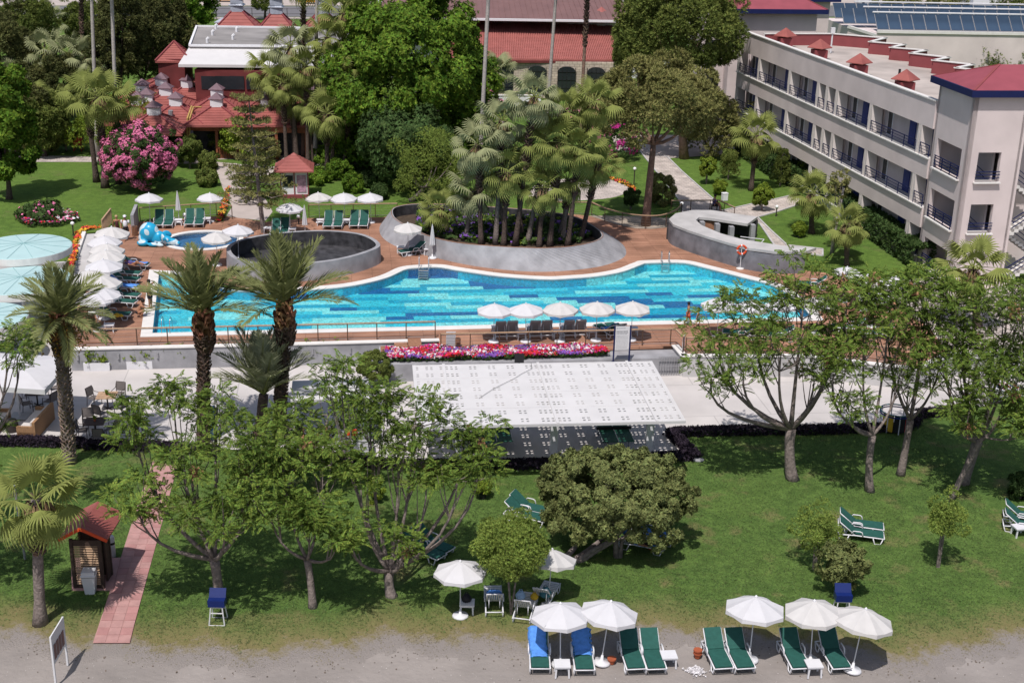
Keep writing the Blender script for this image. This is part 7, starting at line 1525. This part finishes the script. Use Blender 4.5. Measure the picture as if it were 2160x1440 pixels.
shade_tree('shade tree crown rising between the date palm clump and the canopy', (612, 1048), (620, 990), [(520, 900, 70, 45, .2, 7), (610, 880, 75, 45, .3, 8), (690, 850, 70, 45, .8, 8), (560, 960, 70, 45, -.5, 7), (740, 880, 50, 45, .5, 5), (660, 920, 60, 45, 0, 5)], 40, .16, seedpods=5)
shade_tree('shade tree at the left picture edge, only its right branch in view', (-120, 1120), (-110, 1000), [(10, 715, 40, 30, 0, 4), (35, 745, 30, 20, .3, 2), (-70, 760, 70, 60, 0, 7), (-60, 900, 70, 60, 0, 5)], 41, .2)
shade_tree('shade tree beyond the left bottom corner, casting shadow on the grass', (-160, 1260), (-150, 1150), [(-90, 1000, 60, 50, 0, 7), (-150, 950, 80, 60, 0, 8)], 42, .2)
# date palms and near fan palm
date_palm('date palm with orange fruit stalks rising above the cafe corner at the left', 'date palms by the wall', (148, 978), 0, (125, 672), 122, 51, 34, .27, emin=-25, fruit=True, pale=True)
date_palm('date palm in front of the left pool end, third planter beside its trunk', 'date palms by the wall', (430, 935), 0, (428, 664), 150, 52, 22, .28, emin=20)
date_palm('date palm right of the first, in front of the pool with pineapple shaped neck', 'date palms by the wall', (588, 930), 0, (600, 648), 158, 53, 23, .28, emin=18)
date_palm('low pale upright date palm clump below the second tall date palm', 'date palms by the wall', (545, 935), .04, (556, 832), 140, 54, 30, .24, leafm='leaf_date_grey', emin=35, bulge=False)
fan_palm('fan palm beside the louvred booth at the lower left', 'fan palms', (85, 1316), 0, (75, 1052), 120, 55, 'leaf_fan', 22, .21, 'bark', .25, .42)
# fan palms of the oval planter
PG = 'fan palms crowded in the oval planter'
pl = [((981, 508), (1000, 402), 66, 'lowest left palm of the planter, pale fronds over the rim'), ((950, 500), (926, 438), 52, 'small palm leaning out of the planter at its left end'), ((1015, 518), (1008, 305), 66, 'planter palm with grey green crown left of centre'), ((1045, 517), (1060, 255), 64, 'planter palm in front of the slender grey palm trunk'), ((1062, 520), (1070, 362), 66, 'planter palm, mid height just left of centre'), ((1086, 521), (1128, 205), 66, 'tall planter palm beneath the tiled roof eave'), ((1112, 517), (1152, 300), 64, 'planter palm with crown at the middle of the group'), ((1137, 522), (1146, 396), 60, 'low planter palm with pale hairy trunk'), ((1159, 522), (1182, 300), 64, 'planter palm right of the middle crown'), ((1187, 513), (1198, 380), 56, 'low planter palm near the right rim'), ((1197, 521), (1222, 318), 64, 'planter palm right, below the tallest right crown'), ((1224, 508), (1262, 345), 58, 'rightmost planter palm leaning right'), ((1180, 503), (1252, 215), 64, 'tallest planter palm at the right, beside the umbrella pine'), ((1130, 507), (1188, 232), 62, 'tall planter palm between the two highest'), ((1100, 505), (1090, 320), 60, 'planter palm behind, left of centre'), ((1070, 505), (1040, 360), 58, 'planter palm behind the low left ones')]
for i, (b, c, r, lb) in enumerate(pl):
    fan_palm(lb, PG, b, ZD + .5, c, r, 60 + i, 'leaf_fan_grey' if i in (0, 2, 3, 5, 14) else 'leaf_fan', 22, .17, 'bark_dark' if i % 3 else 'bark', .5, .45)
# other fan palms
og = 'fan palms in the upper garden'
for i, (b, c, r, lb, lm, tr) in enumerate((
    ((1584, 402), (1596, 285), 60, 'fan palm on the lawn at the middle of the hotel front', 'leaf_fan', .2), ((1712, 492), (1712, 408), 58, 'fan palm near the hotel with bright spreading fronds', 'leaf_fan', .2), ((1786, 560), (1785, 474), 52, 'small fan palm just in front of the ivy hedge', 'leaf_fan', .16), ((2062, 690), (2052, 566), 82, 'large fan palm below the near hotel tower', 'leaf_fan', .24),
    ((222, 396), (208, 205), 66, 'fan palm with the thickest skirted trunk left of the pink oleander', 'leaf_fan', .26), ((204, 384), (180, 190), 58, 'fan palm behind the thick one, its crown further left', 'leaf_fan', .22), ((250, 388), (244, 214), 58, 'dark slim fan palm just left of the pink oleander', 'leaf_fan', .18), ((112, 314), (112, 222), 50, 'fan palm between the two round shrubs at the left', 'leaf_fan', .16), ((66, 300), (66, 206), 46, 'fan palm left of the one between the round shrubs', 'leaf_fan', .16),
    ((62, 230), (52, 128), 56, 'dark fan palm deep in the upper left garden', 'leaf_fan_grey', .18), ((110, 240), (100, 108), 56, 'greyish fan palm deep in the upper left garden', 'leaf_fan_grey', .18), ((150, 246), (148, 118), 56, 'greyish fan palm in front of the tall pale trunks', 'leaf_fan_grey', .18), ((376, 170), (380, 62), 46, 'palm left of the flat grey roof', 'leaf_fan', .16), ((90, 130), (100, 40), 44, 'pale palm near the street at the upper left', 'leaf_fan_grey', .16),
    ((576, 330), (568, 148), 58, 'fan palm at the left of the restaurant palm group', 'leaf_fan', .18), ((626, 345), (612, 98), 62, 'grey crowned tall fan palm over the white awning', 'leaf_fan_grey', .2), ((622, 340), (616, 208), 56, 'lower fan palm in front of the restaurant, left one', 'leaf_fan', .19), ((690, 372), (690, 240), 58, 'lower fan palm in front of the restaurant, right one', 'leaf_fan', .2), ((690, 350), (690, 78), 52, 'tall fan palm with fan crown above the awning right end', 'leaf_fan', .17), ((735, 345), (725, 28), 58, 'tallest skirted fan palm left of the big green tree', 'leaf_fan', .19), ((725, 365), (738, 225), 44, 'leaning fan palm trunk beside the big green tree', 'leaf_fan', .17), ((660, 350), (650, 215), 44, 'dark thin fan palm behind the restaurant pair', 'leaf_fan', .14), ((552, 320), (572, 200), 40, 'small fan palm at the restaurant balustrade', 'leaf_fan', .14), ((1050, 240), (1045, 150), 46, 'arching palm beside the tiled hall corner', 'leaf_fan_grey', .16), ((605, 348), (596, 175), 50, 'fan palm between the two left restaurant palms', 'leaf_fan', .17), ((650, 352), (645, 140), 50, 'fan palm with skirted trunk in the middle of the restaurant group', 'leaf_fan', .17), ((700, 360), (708, 160), 50, 'fan palm right in the restaurant group, under the tallest', 'leaf_fan', .17), ((30, 250), (24, 165), 50, 'greyish fan palm near the upper left edge', 'leaf_fan_grey', .17), ((180, 250), (185, 120), 50, 'greyish fan palm just left of the tall pale trunks', 'leaf_fan_grey', .16), ((40, 320), (40, 240), 44, 'fan palm over the wide yellowish shrub', 'leaf_fan', .16))):
    fan_palm(lb, og, b, ZG, c, r, 90 + i, lm, 22, tr, 'bark_dark', .9 if c[1] < 220 else .5, .5)
# very tall smooth palms whose crowns are above the frame (crowns in or out of view)
for i, (b, c, r, lb, bk, nfr) in enumerate((((250, 385), (233, -70), 60, 'very tall slim palm trunk passing the conifers, right of a twin', 'bark_pale', 14), ((205, 330), (190, -90), 60, 'very tall slim palm trunk passing the conifers, left of a twin', 'bark_pale', 14), ((176, 230), (170, -60), 50, 'reddish tall palm trunk near the street at the upper left', 'bark_red', 12), ((665, 340), (669, -90), 60, 'tall smooth pale palm trunk crossing the restaurant', 'bark_pale', 14), ((640, 330), (640, -40), 60, 'tall palm with hairy trunk top crossing the white awning', 'bark_red', 16), ((1008, 430), (1036, -120), 66, 'slender pale palm trunk right of the big green tree', 'bark_pale', 14), ((1150, 300), (1180, -110), 62, 'slender palm trunk in front of the tiled roof', 'bark_pale', 14), ((1222, 300), (1243, -75), 62, 'palm trunk with hairy top shading the tiled roof', 'bark_red', 16))):
    fan_palm(lb, 'very tall slender palms', b, ZG, c, r, 130 + i, 'leaf_fan', nfr, .17, bk, .9 if bk == 'bark_red' else 0, .45 if bk == 'bark_red' else .05)
# big trees
dense_tree('ficus_tree', 'huge round glossy green tree in front of the restaurant', None, (868, 345), ZG, (868, 172), (158, 158), 'leaf_ficus', n=150, per=190, size=.34, trunk_r=.4, seed=1, inner=.80, cr=.20, low=-.85, jit=.5)
dense_tree('pine_tree', 'big dark green pine right of the tiled hall', 'pines', (1443, 335), ZG, (1435, 62), (116, 96), 'leaf_pine', 'bark_red', n=120, per=170, size=.42, tmpl='tuft', trunk_r=.32, seed=2, inner=.78, cr=.22, low=-.6, up_bias=.4)
dense_tree('pine_tree', 'left lobe pine of the dark green pair by the white walls', 'pines', (1350, 215), ZG, (1348, 100), (45, 52), 'leaf_pine', 'bark_red', n=50, per=130, size=.42, tmpl='tuft', trunk_r=.25, seed=3, inner=.78, cr=.25, low=-.6, up_bias=.4, dy=1)
dense_tree('umbrella_pine', 'brownish umbrella pine with spreading limbs beside the main path', 'pines', (1362, 476), ZG, (1385, 232), (122, 88), 'leaf_olive', 'bark_red', n=120, per=170, size=.34, tmpl='tuft', trunk_r=.26, limbs=7, seed=4, inner=.80, cr=.20, low=-.35, up_bias=.4, depth=.9)
dense_tree('umbrella_pine', 'sparser brownish pine crown touching the hotel', 'pines', (1500, 330), ZG, (1500, 265), (66, 62), 'leaf_olive', 'bark_red', n=60, per=100, size=.32, tmpl='tuft', trunk_r=.12, seed=5, inner=.6, cr=.3, low=-.7, up_bias=.3)
dense_tree('umbrella_pine', 'broad dark pine crown behind the hotel roof', 'pines', (2062, 200), ZG, (2055, 132), (118, 58), 'leaf_pine', 'bark_red', n=110, per=150, size=.42, tmpl='tuft', trunk_r=.3, seed=6, inner=.8, cr=.22, low=-.3, up_bias=.4)
dense_tree('weeping_pepper_tree', 'light green weeping tree behind the planter left end', None, (866, 425), ZG, (905, 345), (84, 66), 'leaf_willow', n=60, per=130, size=.17, tmpl='tuft', trunk_r=.18, seed=7, inner=.6, cr=.28, low=-.8, depth=.8)
dense_tree('small_ficus', 'dark rounded tree under the big green one', None, (905, 400), ZG, (860, 300), (90, 46), 'leaf_darkgreen', n=60, per=130, size=.28, trunk_r=.2, seed=8, inner=.7, cr=.28)
dense_tree('oleander_tree', 'round pink flowering oleander tree on the left lawn', None, (308, 402), ZG, (294, 325), (70, 52), 'leaf_darkgreen', n=150, per=60, size=.15, trunk_r=.05, seed=9, stems=7, limbs=3, inner=.75, cr=.15, low=-.9, flowers=('flower_pink', 75, .105))
dense_tree('pittosporum_tree', 'wide low dark round shrub tree in the middle of the lower lawn', None, (1212, 1178), 0, (1300, 1054), (146, 92), 'leaf_shrub', 'bark', n=300, per=120, size=.13, trunk_r=.10, seed=10, stems=4, limbs=5, inner=.84, cr=.13, low=-.42, dy=.9, jit=.5, cat='shrub', depth=.8)
mb = MB(); p = at(1300, 1176); mb.tube([(0, 0, 0), (-.05, .1, .7), (.2, .5, 1.5)], [.13, .1, .06], 7); mb.tube([(.15, 0, 0), (.2, .1, .7), (.7, .5, 1.4)], [.1, .07, .05], 7); tag(mb.build('shrub_trunk', 'bark', None, True, p), 'second pale trunk under the wide round shrub tree', 'trunk')
shrub('willowy_tree', 'willowy light green round tree between the lawn parasols', 'tree', 'small trees on the lower lawn', (1078, 1297), 0, 62, 50, 'leaf_willow', 11, 100, 80, .13, 1.95, tmpl='tuft')
shrub('tamarisk_shrub', 'feathery dull green shrub left of the side-on lounger pair', 'shrub', 'small trees on the lower lawn', (1718, 1203), 0, 44, 50, 'leaf_willow', 12, 22, 70, .15, .8, tmpl='tuft', inner=.35, cr=.42)
shrub('tamarisk_shrub', 'feathery shrub on thin bent stems right of the side-on lounger pair', 'shrub', 'small trees on the lower lawn', (1978, 1197), 0, 38, 36, 'leaf_willow', 13, 20, 80, .15, 1.6, tmpl='tuft', inner=.3, cr=.42)
shrub('olive_sapling', 'small olive green tree standing behind the right blue box', 'tree', 'small trees on the lower lawn', (1772, 1256), 0, 42, 38, 'leaf_shrub', 14, 45, 60, .11, .75)
o = empty('potted_shrub', at(1018, 1052), 0, 'bright yellow green shrub in a dark pot on the lower lawn', 'potted plant'); mb = MB(); mb.lathe([(.13, 0), (.18, .3)], 10); mb.build('pot', 'black', o); rnd = np.random.default_rng(2); V, Fq = lumpy(rnd, .34, .34, .30, 20, 50, .12, ROSE_V, ROSE_F); V[:, 2] += .55; link_mesh('foliage', fastmesh('foliage', V, Fq, 'leaf_lime'), o)['kind'] = 'stuff'
shrub('young_shrub', 'yellow green young shrub among the multi-stemmed tree branches', 'shrub', None, (793, 1060), 0, 14, 22, 'leaf_lime', 15, 16, 40, .12, .1)
shrub('edge_shrub', 'dark shrub in a bare patch at the right picture edge', 'shrub', None, (2152, 1052), 0, 24, 28, 'leaf_darkgreen', 16, 24, 60, .13, .05)
# araucaria: tiers of drooping branches
def araucaria(label, base, top, rpx, seed, tiers=9, leafm='leaf_dark', tr=.18, zg=ZG, dens=1.):
    rnd = np.random.default_rng(seed); r = random.Random(seed); b = at(base[0], base[1], zg); tp = up(top[0], top[1], b.y) - b; R0 = rpx * mpp(tp / 2 + b); o = empty('araucaria', b, 0, label, 'tree', 'tiered conifers')
    mb = MB(); mb.tube(curve_pts((0, 0, 0), tp, (0, 0, 0), 6), [tr * (1 - .13 * i) for i in range(7)], 7); mb.build('trunk', 'bark', o); bm_ = MB(); P = []; D = []
    for i in range(tiers):
        t = .22 + .76 * i / (tiers - 1); c = tp * t; L0_ = R0 * (1.08 - .72 * t) * r.uniform(.85, 1.1)
        for k in range(6):
            if r.random() < .12: continue
            a = 6.283 * k / 6 + i * .7 + r.uniform(-.35, .35); L = L0_ * r.uniform(.65, 1.15); d = Vector((math.cos(a), math.sin(a), 0)); e = c + d * L + Vector((0, 0, .12 * L)); bm_.tube([c, c + d * L * .5 + Vector((0, 0, -.06 * L)), e], [.04, .03, .012], 4, cap=False)
            for s in range(int(34 * dens)):
                q = r.uniform(.2, 1); w = (1 - q * .5) * .32 * L; sd = Vector((-d.y, d.x, 0)) * r.uniform(-w, w); p = c.lerp(e, q) + sd + Vector((0, 0, r.uniform(-.05, .12))); P.append(p); D.append(d * .5 + sd.normalized() * .4 + Vector((0, 0, .6)))
    V, Fq = leafy(rnd, np.array(P), np.array(D) + rnd.normal(0, .2, (len(P), 3)), .30, TUFT_V, TUFT_F); link_mesh('crown', fastmesh('crown', V, Fq, leafm), o)['kind'] = 'stuff'; bm_.build('branch', 'bark', o)['kind'] = 'stuff'
araucaria('tiered conifer in front of the kiosk and deck, left of the basin', (556, 492), (524, 205), 92, 20, 10, 'leaf_olive', dens=1.15)
araucaria('lower bushy conifer behind the tiered one', (520, 420), (545, 330), 86, 21, 6, 'leaf_pine', dens=1.1)
# golden conifer and dark conifer mass behind
dense_tree('golden_conifer', 'yellow green spreading conifer behind the pink oleander', None, (262, 318), ZG, (262, 262), (92, 38), 'leaf_lime', n=60, per=110, size=.30, tmpl='tuft', trunk_r=.15, seed=22, inner=.7, cr=.25, up_bias=-.1)
for i, (b, c, rad, n, lm, lb) in enumerate((((300, 215), (298, 85), (66, 105), 100, 'leaf_dark', 'large dark conifer in front of the street, left of the restaurant'), ((252, 240), (255, 60), (45, 100), 70, 'leaf_dark', 'dark conifer between the tall pale palm trunks'), ((355, 200), (350, 70), (50, 90), 70, 'leaf_dark', 'dark conifer just left of the flat roof'),
    ((20, 420), (6, 270), (58, 120), 90, 'leaf_ficus', 'leafy tree at the left picture edge beside the lawn'), ((15, 240), (15, 120), (50, 90), 70, 'leaf_dark', 'dark tree at the upper left edge'), ((60, 160), (55, 45), (55, 60), 70, 'leaf_pine', 'bushy tree below the street at the upper left'), ((155, 120), (160, 50), (28, 45), 40, 'leaf_pine', 'small dark tree at the street, left of the twin palm trunks'), ((395, 100), (400, 10), (48, 60), 70, 'leaf_ficus', 'green tree at the street left of the red pyramids'),
    ((560, 42), (560, 0), (30, 22), 30, 'leaf_pine', 'small street tree left of the taxi'), ((765, 48), (762, 8), (36, 26), 36, 'leaf_pine', 'street tree between taxi and white car'), ((1340, 60), (1342, 10), (28, 34), 36, 'leaf_pine', 'tree at the street behind the dark pine'), ((1890, 40), (1895, 14), (46, 24), 40, 'leaf_olive', 'reedy bush behind the solar panels'), ((1990, 40), (1995, 12), (40, 22), 36, 'leaf_olive', 'brownish bush behind the solar panels, right one'), ((2150, 40), (2150, 6), (44, 30), 40, 'leaf_pine', 'dark tree at the upper right corner'), ((95, 330), (88, 262), (52, 50), 60, 'leaf_pine', 'broad green tree behind the palms at the left path'), ((130, 250), (128, 176), (48, 52), 60, 'leaf_dark', 'dark tree between the greyish palms at the upper left'), ((212, 250), (214, 130), (30, 75), 60, 'leaf_dark', 'narrow dark conifer between the tall pale trunks'), ((30, 330), (26, 210), (52, 60), 60, 'leaf_dark', 'dark tree behind the leafy tree at the left edge'), ((200, 90), (205, 40), (40, 36), 46, 'leaf_pine', 'tree in front of the street between the palm trunks'), ((1150, 20), (1140, -30), (50, 30), 40, 'leaf_pine', 'tree beyond the brown roofed hall'), ((960, 300), (960, 262), (34, 32), 40, 'leaf_plum', 'purple leaved tree beside the big green tree'), ((505, 335), (497, 290), (30, 32), 40, 'leaf_lime', 'bright rounded tree in front of the restaurant opening'))):
    dense_tree('garden_tree', lb, 'trees around the garden', b, ZG, c, rad, lm, 'bark_dark', n=n, per=90, size=.42 if lm != 'leaf_ficus' else .38, tmpl='tuft' if lm in ('leaf_dark', 'leaf_pine', 'leaf_olive') else 'rose', trunk_r=.2, seed=200 + i, inner=.6, cr=.26, up_bias=.1, jit=.6)
# shrubs
sg = 'clipped and loose garden shrubs'
for i, (px, rr_, rv, lm, st, fl, lb) in enumerate((
    ((440, 358), 18, 16, 'leaf_pine', .1, None, 'clipped ball shrub nearest the restaurant opening'), ((437, 392), 20, 17, 'leaf_pine', .1, None, 'clipped ball shrub in front of the other ball'), ((401, 355), 24, 22, 'leaf_pine', .8, None, 'small round headed tree left of the ball shrubs'), ((140, 318), 24, 22, 'leaf_pine', .6, None, 'round shrub tree left of the red grill'), ((66, 322), 46, 34, 'leaf_olive', .4, None, 'wide yellowish shrub at the left path'), ((1395, 432), 26, 30, 'leaf_olive', .1, None, 'brownish green bush beside the main path'), ((1330, 442), 14, 14, 'leaf_darkgreen', .5, None, 'clipped cloud shaped shrub in front of the umbrella pine trunk'),
    ((1490, 388), 16, 16, 'leaf_lime', .8, None, 'light green small tree right of the main path'), ((1517, 410), 12, 12, 'leaf_lime', .1, None, 'small light bush above the white box'), ((1537, 350), 14, 10, 'leaf_pine', .5, None, 'flat topped small pine on the right lawn'), ((1684, 500), 12, 11, 'leaf_lime', .25, None, 'small yellow green ball shrub below the hotel'), ((1606, 445), 17, 18, 'leaf_lime', .6, None, 'sparse young tree right of the annex roof'), ((1700, 375), 14, 14, 'leaf_lime', .3, None, 'lime green shrub at the hotel foot'), ((1555, 250), 18, 26, 'leaf_lime', .2, None, 'green shrub at the far hotel corner'), ((1790, 540), 24, 22, 'leaf_olive', .9, None, 'brownish small tree before the ivy hedge'),
    ((1290, 335), 52, 48, 'leaf_darkgreen', .1, ('flower_magenta', 22, .2), 'dark bush with magenta flowers behind the planter palms'), ((1230, 290), 40, 40, 'leaf_darkgreen', .1, ('flower_pink', 14, .2), 'pink flowering bush among the planter palms'), ((1005, 250), 40, 24, 'leaf_darkgreen', .2, ('flower_pink', 22, .2), 'pink flowering bush behind the purple tree'), ((745, 405), 20, 16, 'leaf_ficus', .1, None, 'leafy bush right of the kiosk, nearer one'), ((715, 378), 24, 18, 'leaf_ficus', .1, None, 'leafy bush right of the kiosk, farther one'), ((780, 395), 16, 14, 'leaf_darkgreen', .1, None, 'small dark bush on the shaded lawn'), ((660, 385), 34, 12, 'leaf_ficus', .02, None, 'low bed of bright foliage right of the kiosk'), ((800, 420), 16, 14, 'leaf_darkgreen', .1, None, 'small bush near the planter left end'), ((838, 395), 40, 44, 'leaf_darkgreen', .1, None, 'shaded bush below the weeping tree'), ((975, 500), 22, 12, 'leaf_plum', .0, ('flower_violet', 16, .14), 'purple plants inside the planter left end'),
    ((560, 340), 30, 20, 'leaf_olive', .1, None, 'feathery bush left of the restaurant balustrade'), ((690, 345), 28, 14, 'leaf_ficus', .05, None, 'green plants at the foot of the restaurant palms'), ((790, 355), 60, 26, 'leaf_darkgreen', .05, None, 'dark undergrowth below the big green tree'), ((930, 345), 60, 30, 'leaf_darkgreen', .05, None, 'dark undergrowth right of the big green tree trunk'), ((470, 325), 22, 24, 'leaf_pine', .1, None, 'bush left of the bright rounded tree'), ((360, 330), 34, 20, 'leaf_darkgreen', .05, None, 'dark bush behind the oleander near the tent'))):
    if True: shrub('garden_shrub', lb, 'shrub', sg, px, ZG, rr_, rv, lm, 300 + i, 26, 70, .17, st, fl)
dense_tree('clipped_tree', 'yellow topped clipped round tree at the left end of the petunia bed', None, (800, 812), .05, (789, 772), (31, 27), 'leaf_pine', n=40, per=130, size=.11, trunk_r=.06, seed=44, inner=.85, cr=.25)
for i, (px, lb) in enumerate((((1645, 392), 'tiered clipped conifer left of the palm at the hotel'), ((1698, 392), 'tiered golden conifer near the hotel foot'), ((1536, 378), 'low tiered conifer on the right lawn'))):
    rnd = np.random.default_rng(i); b = at(px[0], px[1], ZG); o = empty('topiary', b, 0, lb, 'topiary', 'tiered topiary conifers'); parts = []
    for k in range(5 - 2 * (i == 2)): V, Fq = lumpy(rnd, .75 - .1 * k, .75 - .1 * k, .2, 14, 50, .15, TUFT_V, TUFT_F, cr=.35); V[:, 2] += .7 + .55 * k; parts.append((V, Fq, 0))
    V, Fq, I = join(parts); link_mesh('foliage', fastmesh('foliage', V, Fq, 'leaf_pine' if i != 1 else 'leaf_lime'), o)['kind'] = 'stuff'; mb = MB(); mb.tube([(0, 0, 0), (0, 0, 2.8 - 1.2 * (i == 2))], .06, 5); mb.build('trunk', 'bark', o)
shrub('bare_trunk_tree', 'tall thin pale trunk with sparse yellowish leaves in front of the hotel', 'tree', None, (1754, 535), ZG, 24, 26, 'leaf_olive', 401, 20, 22, .14, 4.0, tmpl='rose')
mb = MB(); mb.tube([(0, 0, 0), (.1, 0, 2), (.35, .1, 4.6)], [.14, .11, .08], 8); tag(mb.build('pale_trunk', 'bark_pale', None, True, at(1754, 535, ZG)), 'pale thick bare trunk in front of the hotel facade', 'trunk')
# ivy hedge along the hotel, purple hedges, flower beds
hedge('ivy_hedge', 'dense dark ivy hedge along the foot of the hotel', [(1568, 322), (1640, 372), (1700, 400), (1790, 452), (1860, 508), (1945, 566)], ZG, 1.6, 1.5, 'leaf_darkgreen', 1, 90, .20, rag=.12)
purple = ('purple_hedge', 'leaf_purple')
for i, (px, lb) in enumerate((([(-60, 932), (60, 932), (178, 936)], 'low dark purple hedge left of the date palm trunk'), ([(178, 940), (330, 943), (460, 952)], 'low dark purple hedge below the cafe tables'), ([(560, 962), (700, 968), (840, 982), (1065, 982), (1180, 979)], 'low dark purple hedge in front of the left canopy columns'), ([(1180, 979), (1330, 972), (1455, 962)], 'low dark purple hedge behind the wide round shrub tree'), ([(1470, 968), (1442, 940), (1412, 912)], 'short end of the purple hedge beside the right canopy column'), ([(1418, 913), (1560, 909), (1700, 908), (1885, 903)], 'long purple hedge at the feet of the right shade trees'), ([(1885, 906), (1915, 900), (1935, 888)], 'purple hedge corner by the coloured play drum'), ([(1935, 874), (2000, 868), (2045, 864)], 'purple hedge right of the coloured play drum'))):
    hedge('purple_hedge', lb, [(u_, v_ + 5) for u_, v_ in px], .05, .45, .34, 'leaf_purple', 20 + i, 620, .085, rag=.15, group='dark purple hedges of the terrace')
FL = ('flower_red', 'flower_magenta', 'flower_violet', 'flower_white', 'flower_red')
flower_patch('petunia_bed', 'long bed of red, white and violet petunias behind the canopy', [(808, 765), (1100, 759), (1284, 753), (1268, 736), (930, 741), (815, 743)], 1.03, .42, FL, 440, .085, 1)
flower_patch('rose_bed', 'oval bed of red and pink roses on the left lawn', [(40, 470), (70, 452), (120, 448), (162, 455), (168, 470), (120, 480), (60, 482)], ZG, .55, ('flower_red', 'flower_magenta', 'flower_pink', 'flower_white', 'leaf_darkgreen', 'leaf_plum', 'leaf_darkgreen'), 60, .11, 2)
shrub('rose_bush', 'dark rose bush rising from the oval flower bed', 'shrub', None, (90, 464), ZG, 42, 15, 'leaf_darkgreen', 77, 24, 90, .16, .02, ('flower_pink', 9, .12))
flower_patch('marigold_border', 'orange and yellow flower border curving along the ramp', [(133, 590), (150, 545), (160, 500), (178, 487), (214, 482), (214, 487), (184, 494), (172, 510), (158, 560), (145, 600)], ZG - .25, .45, ('flower_orange', 'flower_yellow', 'flower_red', 'flower_orange'), 120, .11, 3)
flower_patch('flower_border', 'orange flower rim around the round paving', [(1285, 378), (1288, 374), (1322, 385), (1342, 398), (1338, 406), (1320, 392)], ZG, .12, ('flower_orange', 'flower_yellow', 'flower_red'), 60, .14, 4)
flower_patch('flower_border', 'mixed flowers beside the far parasol at the path', [(455, 470), (470, 430), (478, 400), (485, 400), (480, 440), (466, 472)], ZG, .3, ('flower_orange', 'flower_yellow', 'flower_red'), 40, .13, 5)
flower_patch('planter_flowers', 'green plants with violet flowers filling the oval planter', [(880, 492), (960, 510), (1100, 520), (1210, 516), (1255, 500), (1180, 470), (1000, 455), (880, 455)], ZD + .55, .5, ('leaf_darkgreen', 'leaf_lime', 'flower_violet', 'leaf_darkgreen', 'leaf_darkgreen', 'leaf_darkgreen'), 16, .22, 6, cat='planting')
# brightly coloured play drum by the hedge
o = empty('play_drum', at(1886, 904, .05), 0, 'round play drum with yellow, black and red panels and blue hoop', 'play structure'); n = 24
for k, (m, a0, a1) in enumerate((('cloth_yellow', 3.5, 4.3), ('black', 4.35, 5.1), ('cloth_red', 5.15, 5.7))):
    mb = MB(); pts = [a0 + (a1 - a0) * i / 5 for i in range(6)]; mb.prism([(.75 * math.cos(a), .75 * math.sin(a)) for a in pts] + [(.70 * math.cos(a), .70 * math.sin(a)) for a in pts[::-1]], .1, .95); mb.build('panel', m, o)
for z, m in ((1.0, 'cloth_teal'), (.88, 'blue_paint')): mb = MB(); mb.tube([(.78 * math.cos(6.283 * k / n), .78 * math.sin(6.283 * k / n), z) for k in range(n + 1)], .035, 6, cap=False); mb.build('hoop', m, o)
mb = MB(); mb.tube([(.76, .0, 0), (.76, 0, 1)], .03, 5); me = mb.mesh('post', 'white_paint')
for k in range(8): link_mesh('post', me, o, (0, 0, 0), (0, 0, 6.283 * k / 8))
o = empty('football_table', at(2118, 850, .05), G, 'white game table with red and blue players near the right edge', 'game table'); mb = MB(); mb.box((0, 0, .8), (1.5, .8, .2)); mb.build('body', 'white_paint', o); mb = MB(); [mb.box((x, y, .35), (.08, .08, .7)) for x in (-.6, .6) for y in (-.3, .3)]; mb.build('leg', 'blue_paint', o)
for k in range(6): mb = MB(); mb.tube([(-.5 + .2 * k, -.6, .93), (-.5 + .2 * k, .6, .93)], .015, 5); [mb.box((-.5 + .2 * k, y, .93), (.04, .06, .14)) for y in (-.2, .0, .2)]; mb.build('rod', 'red_paint' if k % 2 else 'blue_paint', o)

# dry litter washed along the edge of the lawn and over the sand
rnd = np.random.default_rng(77); n = 1300; x = rnd.uniform(-17, 18, n); y = beach_line(x) - np.abs(rnd.normal(0, .8, n)) + .3; P = np.column_stack([x, y, np.full(n, -.012)]); d = rnd.normal(0, .35, (n, 3)); d[:, 2] += 1
V, Fq = leafy(rnd, P, d, .042, ROSE_V, ROSE_F); tag(link_mesh('leaf_litter', fastmesh('leaf_litter', V, Fq, 'litter_brown')), 'dry brown leaf litter scattered over the sand below the lawn', 'litter', kind='stuff')
n = 900; P = np.column_stack([rnd.uniform(-17, 18, n), rnd.uniform(36.5, 40.5, n), np.full(n, -.02)]); V, Fq = leafy(rnd, P, unit(rnd, n) * .3 + np.array([0, 0, 1]), .022, ROSE_V, ROSE_F); tag(link_mesh('pebbles', fastmesh('pebbles', V, Fq, 'cushion_cream')), 'small pale pebbles strewn over the grey sand', 'pebbles', kind='stuff')
